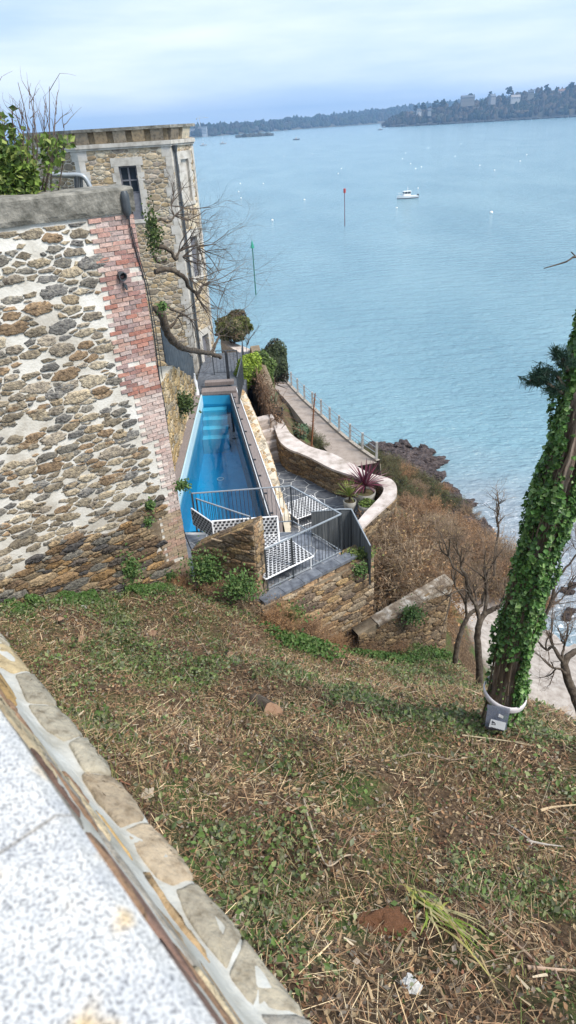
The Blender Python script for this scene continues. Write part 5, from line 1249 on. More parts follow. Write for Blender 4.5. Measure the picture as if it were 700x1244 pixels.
# ================================================================== vegetation helpers
def branch_tree(mbt, mbw, p, d, L_, r, depth, rg, spread=.6, curl=.25, up=.1, nseg=5, kids=(2, 4), col=(1, 1, 1), ends=None, shrink=.68):
    pts = [np.array(p, float)]; d = np.array(d, float); d /= np.linalg.norm(d); dirs = [d]
    for i in range(nseg):
        d = d+rg.normal(0, curl, 3)*[1, 1, .8]+np.array([0, 0, up]); d /= np.linalg.norm(d); pts.append(pts[-1]+d*L_/nseg); dirs.append(d)
    rr = np.linspace(r, r*.55, len(pts)); thick = r > .018
    tube(mbt if thick else mbw, pts, rr, 6 if r > .04 else (4 if r > .012 else 3), col, cap=False)
    if ends is not None: ends.append(pts[-1]); ends.append(pts[len(pts)//2])
    if depth <= 0: return
    for k in range(rg.integers(kids[0], kids[1]+1)):
        i = rg.integers(max(1, nseg//2-1), nseg+1) if k else nseg
        nd = dirs[i]+rg.normal(0, spread, 3); nd /= np.linalg.norm(nd)
        branch_tree(mbt, mbw, pts[i], nd, L_*shrink*rg.uniform(.8, 1.15), rr[i]*.68, depth-1, rg, spread, curl, up, nseg, kids, col, ends, shrink)
def twigcol(rg, base): return np.array(base)*rg.uniform(.7, 1.3)

# ---- ivy-covered pine in the foreground
base = np.array([2.7, 6.17, 16.55])
ax = np.array([base-(0, 0, .5), base, DY(630, 760, 6.18), DY(664, 640, 6.2), DY(696, 520, 6.22), DY(725, 410, 6.25), DY(752, 300, 6.3)+[0, 0, 0], DY(790, 190, 6.35), DY(826, 90, 6.4)]); ax = smooth_pts(ax, 10)
rad = np.interp(ax[:, 2], [16, 16.6, 17.2, 18, 20, 22, 26], [.27, .225, .185, .172, .165, .155, .12])
pine = thing('pine_tree', 'tall ivy-covered pine trunk on the slope with a pale band round its foot', 'tree', tuple(base))
m = MB(); nA = 72; an = np.arange(nA)*2*pi/nA; rowsN = 260; zz = np.linspace(ax[0, 2], ax[-1, 2], rowsN); V = []
rg = np.random.default_rng(51)
for z in zz:
    c = np.array([np.interp(z, ax[:, 2], ax[:, 0]), np.interp(z, ax[:, 2], ax[:, 1])]); r = np.interp(z, ax[:, 2], rad)
    tw = an+.25*sin(z*1.3)
    dsp = np.array([mn.noise(Vector((cos(a_)*4.2, sin(a_)*4.2, z*.9)))*1.0+abs(mn.noise(Vector((cos(a_)*9, sin(a_)*9, z*2.2+5))))*-.9 for a_ in tw])*.055
    flare = np.maximum(0, 16.8-z)*.10*(1+.5*np.cos(an*5+1)); rr = r+dsp+flare
    V.append(np.column_stack([c[0]+rr*np.cos(an), c[1]+rr*np.sin(an), np.full(nA, z)]))
i = np.arange(rowsN-1)[:, None]*nA; j = np.arange(nA)[None]; j2 = (j+1) % nA
m.quads(np.concatenate(V), np.stack([i+j, i+j2, i+nA+j2, i+nA+j], -1).reshape(-1, 4), (1, 1, 1)); m.build('trunk', m_pine, pine, smooth=True)
def trunk_at(z, a_): 
    c = np.column_stack([np.interp(z, ax[:, 2], ax[:, 0]), np.interp(z, ax[:, 2], ax[:, 1])]); r = np.interp(z, ax[:, 2], rad); return c, r
# ivy: seen-from-here angle: camera is towards -y / -x
n = 40000; z = rg.uniform(17.0, 25.5, n); a_ = rg.uniform(0, 2*pi, n); c, r = trunk_at(z, a_)
fa = (a_-radians(-113)+pi) % (2*pi)-pi      # 0 = facing the viewer, + = to the right
cov = np.ones(n)
lim = np.interp(z, [17, 17.55, 18.0, 18.5, 19.0], [.05, .15, .35, .8, 1]);
cov *= np.where((z < 18.5) & (fa > -1.3) & (fa < .45), np.clip((z-17.95)*1.6, 0, 1)*.9+.03, 1)     # bare foot
cov *= np.where((z < 17.85) & (fa <= -1.1), .1, 1)
strip_c = np.interp(z, [20.2, 21, 22, 23, 25], [.6, .35, .15, .10, .05]); strip_w = np.interp(z, [20.2, 20.6, 21.5, 22.5, 25], [.05, .40, .85, 1.0, 1.3])
cov *= np.where((np.abs(fa-strip_c) < strip_w*.85) & (z > 20.3), .03, 1)
cov *= np.where((np.abs(fa+.1) < .28) & (np.abs(z-19.9) < .22), .15, 1)
nz_ = np.array([mn.noise(Vector((cos(b_)*2.3, sin(b_)*2.3, q*1.8))) for b_, q in zip(a_, z)])
cov *= np.clip(.95+nz_*1.9, .05, 1)*np.interp(z, [22, 24], [1, .6])
k = rg.random(n) < cov; z = z[k]; a_ = a_[k]; r = r[k]; c = c[k]; nz_ = nz_[k]; n = len(z)
off = rg.uniform(.0, .06, n)+np.maximum(0, nz_)*.14
pos = np.column_stack([c[:, 0]+(r+off)*np.cos(a_), c[:, 1]+(r+off)*np.sin(a_), z]); nr = np.column_stack([np.cos(a_), np.sin(a_), np.full(n, .5)])
pal = np.array([(.05, .12, .026), (.08, .18, .04), (.13, .25, .06), (.065, .135, .04), (.21, .32, .11)]); colr = pal[rg.integers(0, 5, n)]*rg.uniform(.6, 1.4, (n, 1))
m = MB(); leaves(m, pos, nr, .047*rg.choice([.6, 1, 1, 1.35], n), colr, 1.15, rg, jit=.6); m.build('ivy', m_ivy, pine)
m = MB()
for k in range(26):
    a0 = rg.uniform(0, 2*pi); z0 = rg.uniform(16.7, 18.4); pts = []
    for q in range(14):
        zq = z0+q*rg.uniform(.15, .22); a0 += rg.normal(0, .12); cc, r1 = trunk_at(np.array([zq]), 0); pts.append([cc[0, 0]+(r1[0]+.03)*cos(a0), cc[0, 1]+(r1[0]+.03)*sin(a0), zq])
    tube(m, pts, .012, 4, twigcol(rg, (.13, .10, .07)), cap=False)
m.build('ivy_stems', m_twig, pine)
def needles(m, tip, d, rg, n=30, L_=.10):
    d = np.array(d)/np.linalg.norm(d); a = np.repeat(tip[None], n, 0)-d*rg.uniform(0, .10, (n, 1)); v = d+rg.normal(0, .55, (n, 3)); v /= np.linalg.norm(v, axis=1)[:, None]
    sticks(m, a, a+v*L_*rg.uniform(.7, 1.1, (n, 1)), .006, np.array([(.02, .05, .03)])*rg.uniform(.7, 1.8, (n, 1)), rng=rg)
mbr, mbn = MB(), MB()
for (p0, path) in [((684, 478), [(672, 470), (660, 462), (650, 460), (643, 463)]), ((690, 450), [(684, 440), (679, 428), (676, 424)]), ((686, 470), [(672, 452), (663, 456), (655, 452)])]:
    pts = smooth_pts([DY(*p0, 6.2)]+[DY(u, v, 6.05-.04*i) for i, (u, v) in enumerate(path)], 3); tube(mbr, pts, np.linspace(.02, .007, len(pts)), 5)
    for q in range(2, len(pts)):
        for _ in range(2): needles(mbn, pts[q]+rg.normal(0, .025, 3), pts[q]-pts[q-1]+rg.normal(0, .04, 3), rg)
tube(mbr, smooth_pts([DY(725, 322, 6.2), DY(700, 312, 6.0), DY(688, 318, 5.95), DY(661, 326, 5.9)], 3), np.linspace(.014, .004, 10), 4); tube(mbr, [DY(700, 312, 6.0), DY(694, 306, 6)], .005, 4)
# upper limbs and needled crown above the picture
for k in range(9):
    a0 = rg.uniform(0, 6.28); z0 = rg.uniform(24.6, 25.9)
    if (a0 > 2.2 and a0 < 5.0): a0 += 2.9
    cc, r1 = trunk_at(np.array([z0]), 0); p = np.array([cc[0, 0], cc[0, 1], z0]); d = np.array([cos(a0), sin(a0), .45]); pts = [p]
    for q in range(5): d = d+rg.normal(0, .15, 3); pts.append(pts[-1]+d/np.linalg.norm(d)*.28)
    tube(mbr, pts, np.linspace(.05, .012, 6), 5)
    for q in range(3, 6):
        for _ in range(9): needles(mbn, pts[q]+rg.normal(0, .12, 3), d+rg.normal(0, .5, 3), rg, 26, .15)
mbr.build('branch', m_bark, pine); mbn.build('needles', m_leaf, pine)
# pale band and plastic pouch
zc_r = 17.37; c, r = trunk_at(np.array([zc_r]), 0); c = c[0]; R_ = .275; n = 40; an = np.arange(n)*2*pi/n
tilt = lambda x, y: .09*(x*.25-y*.0)+.0
V = []
for (rr, dz) in ((R_, -.045), (R_+.008, 0), (R_, .05), (R_-.012, .05), (R_-.012, -.045)): V.append(np.column_stack([c[0]+rr*np.cos(an), c[1]+rr*np.sin(an), zc_r+dz-.045*np.cos(an)+.03*np.sin(an)]))
m = MB(); m.add(np.concatenate(V), [(k*n+i, k*n+(i+1) % n, (k+1)*n+(i+1) % n, (k+1)*n+i) for k in range(4) for i in range(n)], (.62, .58, .60)); tag(m.build('trunk_band', m_paint, org=(c[0], c[1], zc_r), smooth=True), 'pale lilac-grey protective band strapped round the foot of the pine', 'band')
po = thing('plastic_pouch', 'clear plastic pouch with a small printed notice tied under the band on the pine', 'pouch', tuple(DY(604, 884, 5.9)))
cTL, cTR, cBR, cBL = [DY(u, v, 5.88) for (u, v) in ((592.5, 856.5), (620, 861), (615, 890), (589.5, 883))]
def quadgrid(m, TL, TR, BR, BL, nx=8, ny=8, amp=.008, c=(1, 1, 1), off=0., rg=rg):
    V = []
    for j in range(ny+1):
        for i in range(nx+1):
            a = TL+(TR-TL)*i/nx; b_ = BL+(BR-BL)*i/nx; p = a+(b_-a)*j/ny; V.append(p+np.array([0, -off-amp*sin(i*.9+j*.7), amp*.2*cos(j*1.1)]))
    m.add(V, [(j*(nx+1)+i, j*(nx+1)+i+1, (j+1)*(nx+1)+i+1, (j+1)*(nx+1)+i) for j in range(ny) for i in range(nx)], c)
m_pouch = bpy.data.materials.new('clear_plastic'); m_pouch.use_nodes = True; nt = m_pouch.node_tree; b = nt.nodes['Principled BSDF']; b.inputs['Base Color'].default_value = (.22, .25, .33, 1); b.inputs['Roughness'].default_value = .2; b.inputs['Alpha'].default_value = .55
m = MB(); quadgrid(m, cTL, cTR, cBR, cBL, amp=.01); quadgrid(m, cTL, cTR, cBR, cBL, amp=.006, off=-.012); m.build('sleeve', m_pouch, po, smooth=True)
e1_, e2_ = (cTR-cTL), (cBL-cTL)
pt = lambda a, b_, o=.0: cTL+e1_*a+e2_*b_+np.array([0, -.030-o, 0])
m = MB(); m.add([pt(.18, .52), pt(.86, .58), pt(.84, .96), pt(.12, .90)], [(0, 1, 2, 3)], (.72, .75, .80)); nt_ = m.build('paper_notice', m_paint, po)
m = MB()
for k in range(9): x = .2+.07*k; m.add([pt(x, .865+.008*k, .003), pt(x+.045, .87+.008*k, .003), pt(x+.045, .905+.008*k, .003), pt(x, .90+.008*k, .003)], [(0, 1, 2, 3)], (.05, .05, .07))
for (x, y, w_, h_) in ((.24, .58, .05, .12), (.30, .62, .06, .05), (.22, .72, .09, .04), (.36, .66, .03, .10)): m.add([pt(x, y, .003), pt(x+w_, y+.01, .003), pt(x+w_+.02, y+h_, .003), pt(x-.01, y+h_, .003)], [(0, 1, 2, 3)], (.08, .08, .1))
m.build('print', m_paint, nt_, org=po.location)
m = MB(); quadgrid(m, pt(.5, .22), pt(.72, .3), pt(.7, .42), pt(.48, .36), 3, 3, .003, (.75, .76, .78)); m.build('tie', m_paint, po)
m = MB(); quadgrid(m, pt(.0, .93, -.004), pt(1, .97, -.004), pt(.99, 1.04, -.004), pt(.0, 1.0, -.004), 5, 2, .004, (.03, .03, .04)); m.build('bottom_seam', m_paint, po)

# ---- leaning bare tree growing from the wall corner over the pool
t = thing('leaning_tree', 'gnarled bare tree leaning from behind the brick corner across the tower', 'tree', (-3.6, 18.2, 17.6)); mt, mw = MB(), MB(); rg = np.random.default_rng(61)
def Pp(l): return smooth_pts([DY(u, v, y) for (u, v, y) in l], 4)
limbs = [([(190, 372, 18.4), (197, 385, 18.4), (203, 402, 18.6), (210, 414, 19), (222, 423, 20), (235, 426, 21.5), (247, 428, 23.3), (258, 430, 24.8), (268, 434, 25.6)], .12, .075),
         ([(257, 428, 24.6), (262, 418, 25), (266, 408, 25.5), (262, 406, 26)], .06, .04),
         ([(188, 330, 18.2), (200, 327, 18.3), (213, 330, 18.5), (224, 337, 18.8), (230, 349, 19), (240, 356, 19.4), (243, 352, 19.8), (247, 346, 20.2)], .075, .03),
         ([(187, 298, 18.2), (197, 300, 18.2), (207, 305, 18.4), (214, 315, 18.6), (217, 306, 18.9)], .07, .03),
         ([(186, 270, 18.2), (196, 266, 18.3), (205, 270, 18.5), (212, 262, 18.8), (208, 250, 19)], .035, .015),
         ([(195, 378, 18.4), (203, 372, 18.5), (212, 377, 18.7), (222, 381, 19), (232, 388, 19.4)], .05, .02),
         ([(203, 400, 18.6), (212, 392, 18.8), (216, 385, 19)], .06, .02),
         ([(186, 310, 18.2), (192, 318, 18.3), (203, 317, 18.5)], .05, .03)]
for pts, r0, r1 in limbs:
    pp_ = Pp(pts); tube(mt, pp_+rg.normal(0, .01, pp_.shape), np.linspace(r0, r1, len(pp_))*rg.uniform(.85, 1.15, len(pp_)), 8, (1, 1, 1))
for (u, v, y, du, dv, n_) in [(247, 346, 20.2, 60, -10, 4), (217, 306, 18.9, 50, -30, 4), (230, 338, 18.9, 60, 10, 3), (212, 262, 18.8, 40, -10, 3), (208, 250, 19, 30, -40, 3), (232, 388, 19.4, 40, 20, 3), (236, 355, 19.2, 50, 60, 3), (216, 385, 19, 40, -20, 2), (222, 312, 18.9, 60, 5, 4), (240, 300, 19.2, 50, 40, 3), (262, 408, 26, 20, -50, 3), (300, 420, 27, 20, -40, 2)]:
    p = DY(u, v, y)
    for _ in range(n_+3):
        d = DY(u+du+rg.normal(0, 22), v+dv+rg.normal(0, 24), y+.4)-p; L_ = np.linalg.norm(d)*.6
        branch_tree(mt, mw, p, d, L_*rg.uniform(.7, 1.1), .015, 4, rg, .38, .2, .015, 5, (2, 3), twigcol(rg, (.10, .08, .065)), shrink=.72)
mt.build('trunk', m_bark, t, smooth=True); mw.build('twigs', m_twig, t)
n = 520; q = DY(186, 281, 18.1); pos = q+rg.normal(0, 1, (n, 3))*[.10, .12, .27]; m = MB()
leaves(m, pos, np.array([0, -1, .3]), .06, np.array([(.05, .075, .02)])*rg.uniform(.6, 1.8, (n, 1))*[1, 1, .9], 1.2, rg); m.build('ivy_clump', m_leaf, t)

# ---- bushes
def bush(name, label, c, rx, ry, rz, cols, n, size, seed, cat='bush', stems=True, lump=.28, group=None, matl=None, down=.0):
    rg = np.random.default_rng(seed); t = thing(name, label, cat, (float(c[0]), float(c[1]), float(c[2]-rz*.9)), group)
    d = rg.normal(0, 1, (n, 3)); d /= np.linalg.norm(d, axis=1)[:, None]
    k = 14; lc = rg.normal(0, 1, (k, 3)); lc /= np.linalg.norm(lc, axis=1)[:, None]
    bl = (np.maximum(0, d@lc.T)**10).max(1); rr = (1-lump)+lump*bl*1.5; rr = rr*(rg.uniform(.25, 1, n)**.28)
    pos = np.array(c)+d*rr[:, None]*[rx, ry, rz]; ks = pos[:, 2] > c[2]-rz*.92; pos = pos[ks]; d = d[ks]; idx = ((d@lc.T).argmax(1))
    colr = np.array(cols)[(idx+rg.integers(0, 2, len(idx))) % len(cols)]*rg.uniform(.65, 1.35, (len(idx), 1))
    m = MB(); leaves(m, pos, d+np.array([0, 0, .3]), size, colr, 1.5, rg, jit=.55); m.build('foliage', matl or m_leaf, t)
    if stems:
        m = MB()
        for _ in range(22):
            a = np.array(c)-[0, 0, rz*.95]+rg.normal(0, .1, 3)*[rx, ry, 0]; e = np.array(c)+rg.normal(0, .45, 3)*[rx, ry, rz]; mid = (a+e)/2+rg.normal(0, .12, 3)*rx; tube(m, smooth_pts([a, mid, e], 3), np.linspace(.035, .01, 7)*min(1, rx), 4, cap=False)
        m.build('stems', m_bark, t)
    return t
q = DY(284, 397, 31); bush('rounded_bush', 'rounded olive-green and brown bush beside the foot of the tower, above the beige wall', q, .82, .8, .78, [(.10, .12, .03), (.14, .15, .04), (.16, .11, .06), (.07, .085, .03), (.18, .15, .08)], 9000, .085, 71)
q = DY(301, 449, 26.6); bush('bright_bush', 'bright yellow-green bush hanging over the wall beyond the pool', q, .62, .75, .85, [(.24, .33, .04), (.30, .40, .05), (.17, .26, .04)], 6500, .08, 72)
q = DY(319, 451, 27.8); bush('mid_green_bush', 'dull green bush between the bright bush and the dark bush', q, .62, .7, .9, [(.10, .16, .04), (.14, .20, .05), (.07, .11, .03)], 5500, .075, 73)
q = DY(331, 441, 31); bush('dark_bush', 'dark green and brown rounded bush at the far end above the promenade', q, 1.0, 1.0, 1.1, [(.055, .075, .03), (.07, .09, .04), (.10, .075, .05), (.05, .065, .035)], 11000, .07, 74)
# dry creeper over the wall behind the steps
rg = np.random.default_rng(75); t = thing('dry_creeper', 'tangled brown leafless creeper draped over the tall wall beside the steps', 'creeper', (-.5, 24.0, 13.5)); m = MB()
for k in range(260):
    s = rg.uniform(0, 1)**.8; x0, y0 = np.interp(s, [0, .4, 1], [-.95, -.72, -.25]), np.interp(s, [0, .4, 1], [26.6, 24.9, 22.4]); zt = np.interp(s, [0, .5, 1], [15.1, 15.0, 14.5]); pts = [np.array([x0+rg.normal(0, .18), y0, zt+rg.uniform(-.1, .12)])]
    d = np.array([rg.normal(-.12, .25), rg.normal(-.5, .5), rg.uniform(-.3, .25)])
    for q in range(7): d = d+rg.normal(0, .42, 3)+[0, 0, -.05]; pts.append(pts[-1]+d/np.linalg.norm(d)*.15)
    pts = np.array(pts); pts[:, 0] = np.maximum(pts[:, 0], np.interp(pts[:, 1], [20, 22.2, 25.6, 28.8], [-.5, -.42, -.9, -1.3])-.25*(zt-pts[:, 2]).clip(0, 1))
    tube(m, pts, np.linspace(.016, .005, 8)*rg.uniform(.6, 1.5), 3, twigcol(rg, (.20, .13, .085))*rg.uniform(.5, 1.4), cap=False)
m.build('stems', m_twig, t)
n = 2600; s = rg.uniform(0, 1, n); pos = np.column_stack([np.interp(s, [0, .4, 1], [-.9, -.7, -.2])+rg.normal(0, .15, n), np.interp(s, [0, .4, 1], [26.6, 24.9, 22.4]), np.interp(s, [0, .5, 1], [15.05, 14.95, 14.35])+rg.normal(-.1, .25, n)])
m = MB(); leaves(m, pos, np.array([0, 0, 1.]), .05, np.array([(.19, .115, .07)])*rg.uniform(.5, 1.5, (n, 1)), 1.3, rg); m.build('dead_leaves', m_leaf, t)

# ---- bare brown shrubs on the cliff (individuals)
def shrubmesh(seed, R0=1.0, ntw=150, bud=1500, col=(.20, .135, .09), bcol=(.26, .15, .075)):
    rg = np.random.default_rng(seed); A, B_ = [], []; m = MB(); tips = []
    for k in range(ntw):
        az = rg.uniform(0, 6.28); el = rg.uniform(.25, 1.5); d = np.array([cos(az)*cos(el), sin(az)*cos(el), sin(el)]); L_ = R0*rg.uniform(.65, 1.1); p = np.array([rg.normal(0, .1), rg.normal(0, .1), 0])*R0; pts = [p]
        for q in range(6): d = d+rg.normal(0, .16, 3)+[0, 0, .02]; d /= np.linalg.norm(d); pts.append(pts[-1]+d*L_/6)
        c_ = twigcol(rg, col); tube(m, pts, np.linspace(.014, .004, 7)*R0, 3, c_, cap=False)
        for q in range(2, 7):
            for _ in range(4):
                d2 = d+rg.normal(0, .6, 3); d2 /= np.linalg.norm(d2); L2 = L_*rg.uniform(.12, .32); A.append(pts[q]); B_.append(pts[q]+d2*L2); tips.append(pts[q]+d2*L2*rg.uniform(.3, 1))
    A, B_ = np.array(A), np.array(B_); sticks(m, A, B_, .007*R0, np.array([col])*rg.uniform(.7, 1.4, (len(A), 1)), rng=rg)
    A2 = A+(B_-A)*rg.uniform(.3, .8, (len(A), 1)); sticks(m, A2, A2+rg.normal(0, .09*R0, (len(A), 3)), .005*R0, np.array([col])*rg.uniform(.7, 1.5, (len(A), 1)), rng=rg)
    tips = np.array(tips); m2 = MB(); k = rg.integers(0, len(tips), bud); leaves(m2, tips[k]+rg.normal(0, .05*R0, (bud, 3)), np.array([0, 0, .6]), .034*R0, np.array([bcol])*rg.uniform(.5, 1.5, (bud, 1)), 1.5, rg)
    return m, m2
protos = []
for k in range(4):
    m, m2 = shrubmesh(80+k, bud=1900, col=[(.30, .20, .13), (.32, .20, .115), (.25, .18, .125), (.31, .24, .17)][k], bcol=[(.36, .21, .10), (.42, .24, .11), (.28, .20, .09), (.34, .23, .13)][k])
    protos.append((m.build('branches', m_twig), m2.build('dead_leaves', m_leaf)))
for k in range(4, 6):
    m, m2 = shrubmesh(80+k, ntw=90, bud=5200, col=(.13, .10, .06), bcol=[(.10, .125, .045), (.13, .13, .055)][k-4])
    protos.append((m.build('branches', m_twig), m2.build('foliage', m_leaf)))
used_ = set()
def place_shrub(x, y, s, k, label, group, zoff=0., rz=0., cat='shrub', name=None):
    z = float(height(x, y))-.08+zoff; t = thing(name or ('bare_shrub' if k < 4 else 'low_green_shrub'), label, cat, (x, y, z), group, rz); t.scale = (s, s, s)
    for o in protos[k]:
        if k in used_: c = o.copy(); COL.objects.link(c)
        else: c = o
        c.parent = t
    used_.add(k)
def gps(u, v, lift):
    d = ray(u, v); t_ = np.linspace(.01, .08, 1600); q = CP+d*t_[:, None]; h = hbase(q[:, 0], q[:, 1])+lift; ok = (q[:, 2] < h) & (q[:, 1] > 14.5+np.maximum(0, q[:, 0]-4.5)*-.8)
    k = np.argmax(ok); return q[k]
rg = np.random.default_rng(90)
GL = 'brown bare bushes covering the cliff below the curved wall'
spots = [(485, 680, 11.6, 1.5), (470, 655, 12.0, 1.5), (505, 655, 11.3, 1.6), (530, 675, 10.6, 1.6), (500, 630, 11.4, 1.5), (530, 635, 10.2, 1.6), (555, 655, 9.4, 1.6), (480, 715, 11.6, 1.5), (460, 735, 11.8, 1.1), (510, 705, 11.2, 1.5), (580, 660, 8.2, 1.6),
         (495, 605, 11.2, 1.3), (520, 612, 9.8, 1.5), (545, 628, 8.0, 1.5), (575, 640, 7.0, 1.5), (605, 660, 6.6, 1.7), (625, 685, 6.6, 1.8), (600, 690, 7.8, 1.6), (560, 690, 9.8, 1.3), (655, 700, 6.2, 1.7), (585, 640, 6, 1.6), (570, 665, 0, 2.3), (590, 650, 0, 2.2), (612, 672, 0, 2.4), (560, 640, 0, 2.0), (628, 690, 0, 2.2), (590, 690, 0, 2.0), (548, 628, 0, 1.9), (650, 720, 0, 1.6), (615, 655, 6, 1.6), (565, 625, 6, 1.4), (600, 675, 6, 1.7), (575, 690, 6, 1.5), (630, 700, 6, 1.4), (540, 655, 8, 1.6), (470, 630, 12.2, 1.2), (455, 650, 12.4, 1.1), (640, 660, 5.8, 1.6)]
for i, (u, v, z, s) in enumerate(spots):
    q = gps(u, v, .75*s); x, y = float(q[0]), float(q[1])
    place_shrub(x, y, s*rg.uniform(.85, 1.1), int(rg.integers(0, 4)), 'leafless reddish-brown bush among the mass of bushes on the cliff', GL, zoff=0, rz=rg.uniform(0, 6))
GG = 'low grey-green and brown shrubs behind the curved wall'
for i, (u, v, z, s) in enumerate([(408, 548, 10.6, 1.0), (425, 555, 10.8, 1.1), (445, 566, 10.8, 1.1), (465, 572, 10.4, 1.1), (485, 582, 10.2, 1.2), (505, 592, 9.2, 1.2), (497, 600, 10.6, 1.1), (395, 545, 10.6, .8), (440, 553, 8.6, 1.2), (465, 560, 8.0, 1.3), (490, 572, 7.6, 1.3), (512, 585, 7.0, 1.3), (535, 605, 6.2, 1.2), (372, 528, 11.6, .8), (384, 538, 11.2, .8), (420, 548, 8.0, 1.1), (360, 515, 11.9, .7), (505, 575, 5.4, 1.0), (530, 592, 4.6, 1.0), (555, 615, 4.6, 1.1), (575, 635, 4.4, 1.2), (480, 562, 5.6, 1.1), (455, 556, 0, 1.2), (495, 570, 0, 1.3), (520, 590, 0, 1.2), (535, 598, 0, 1.1), (552, 618, 0, 1.1), (440, 548, 0, 1.1), (430, 545, 0, 1.0), (470, 566, 0, 1.3)]):
    q = gps(u, v, .6*s); place_shrub(float(q[0]), float(q[1]), s, 4+(i % 2) if i % 5 else int(rg.integers(0, 4)), 'low spreading shrub in the belt between the curved wall and the shore rocks', GG, rz=rg.uniform(0, 6))

# ---- bare trees behind the lawn edge
def baretree(name, label, limbs, tips, seed, col=(.17, .125, .09), r0=.02, depth=4, L0=.5, up=.05, spread=.5, n_=3, zoff=None):
    rg = np.random.default_rng(seed); l0 = limbs[0][0]; q0 = DY(*l0[0]); t = thing(name, label, 'tree', tuple(q0)); mt, mw = MB(), MB()
    for pts, ra, rb in limbs: pp_ = Pp(pts); tube(mt, pp_+rg.normal(0, .006, pp_.shape), np.linspace(ra, rb, len(pp_)), 7)
    for (u, v, y, du, dv) in tips:
        p = DY(u, v, y)
        for _ in range(n_): d = DY(u+du+rg.normal(0, 12), v+dv+rg.normal(0, 12), y+rg.normal(0, .5))-p; branch_tree(mt, mw, p, d, L0*rg.uniform(.7, 1.2), r0, depth, rg, spread, .16, up, 5, (2, 4), twigcol(rg, col), shrink=.7)
    mt.build('trunk', m_bark, t, smooth=True); mw.build('twigs', m_twig, t); return t
baretree('bare_tree', 'bare forked tree standing just left of the ivy trunk at the lawn edge',
  [([(582, 830, 10.6), (582, 800, 10.7), (580, 775, 10.8), (583, 755, 10.9), (590, 745, 11), (600, 740, 11), (606, 738, 11)], .085, .05), ([(583, 757, 10.9), (578, 735, 11), (570, 720, 11.1), (566, 700, 11.2), (560, 690, 11.3)], .05, .03),
   ([(588, 746, 11), (592, 725, 11.2), (590, 705, 11.3), (596, 690, 11.4)], .045, .025), ([(566, 700, 11.2), (552, 690, 11.3), (545, 676, 11.4)], .03, .018), ([(570, 720, 11.1), (562, 716, 11.0), (548, 722, 10.9)], .02, .012)],
  [(560, 690, 11.3, 0, -60), (596, 690, 11.4, 10, -60), (545, 676, 11.4, -15, -50), (606, 738, 11, 20, -30), (590, 705, 11.3, -10, -60), (548, 722, 10.9, -10, 20), (578, 735, 11, -20, -60)], 101, L0=.62)
baretree('bare_tree', 'slanting bare tree between the end of the low wall and the forked tree',
  [([(553, 805, 11.6), (555, 785, 11.7), (560, 768, 11.8), (567, 752, 11.9), (576, 742, 12), (586, 735, 12.1)], .07, .04), ([(567, 752, 11.9), (566, 735, 12), (560, 722, 12.1), (553, 712, 12.2)], .035, .02)],
  [(586, 735, 12.1, 20, -50), (553, 712, 12.2, -10, -60), (566, 735, 12, 0, -50)], 102, L0=.6)
baretree('bare_tree', 'thick dark bare tree curving up at the right edge beyond the ivy trunk',
  [([(712, 880, 8.6), (700, 850, 8.9), (690, 826, 9.1), (686, 808, 9.2), (690, 798, 9.3), (702, 790, 9.4), (716, 776, 9.5)], .10, .05), ([(686, 808, 9.2), (678, 795, 9.3), (672, 786, 9.4), (664, 790, 9.4)], .045, .025), ([(690, 826, 9.1), (684, 815, 9.1), (676, 812, 9.1)], .035, .02), ([(686, 806, 9.2), (683, 796, 9.3), (686, 784, 9.4)], .03, .02)],
  [(716, 776, 9.5, 10, -40), (664, 790, 9.4, -20, -20), (686, 784, 9.4, 0, -40), (676, 812, 9.1, -25, 15), (672, 786, 9.4, -5, -40)], 103, L0=.55)
baretree('bare_tree', 'thin bare tree with long curved branches reaching right behind the ivy trunk',
  [([(640, 800, 12.2), (655, 765, 12.4), (668, 735, 12.5), (676, 705, 12.6), (688, 690, 12.7), (702, 672, 12.8)], .05, .02), ([(668, 735, 12.5), (682, 728, 12.6), (690, 716, 12.7)], .025, .012)],
  [(702, 672, 12.8, 5, -50), (690, 716, 12.7, 15, -30), (676, 705, 12.6, 0, -60), (668, 735, 12.5, 20, -10)], 104, L0=.6)
baretree('bare_tree', 'thin leafless sapling standing up from the brown bushes against the water',
  [([(600, 700, 14.4), (602, 670, 14.5), (606, 645, 14.6), (604, 625, 14.7), (606, 612, 14.8)], .04, .012)], [(604, 640, 14.6, 8, -30), (606, 625, 14.7, -12, -30), (606, 612, 14.8, 2, -30)], 105, L0=.4, depth=3)
# rusty stalk by the promenade
m = MB(); b_ = P(378, 540, 8.6); tube(m, smooth_pts([b_-(0, 0, .3), DY(380, 520, b_[1]), DY(381, 500, b_[1]), DY(383, 478, b_[1])], 4), np.linspace(.06, .03, 13), 6, (.24, .10, .05)); rg = np.random.default_rng(7)
for k in range(60): z_ = rg.uniform(.15, 1); p = b_+(DY(383, 478, b_[1])-b_)*z_; a_ = rg.uniform(0, 6.28); tube(m, [p, p+np.array([cos(a_)*.16, sin(a_)*.16, .10])], [.012, .005], 3, (.26, .14, .07), cap=False)
tag(m.build('flower_stalk', m_soft, org=tuple(b_)), 'tall rusty dead flower stalk standing beside the promenade path', 'dead stalk')
bush('succulent_clump', 'grey-green fleshy plants spilling over the outer side of the curved wall coping', P(362, 520, 14.2)+np.array([.1, .3, -.25]), .32, .45, .3, [(.10, .15, .08), (.13, .19, .11), (.14, .09, .05)], 1500, .07, 76, cat='plant', stems=False)

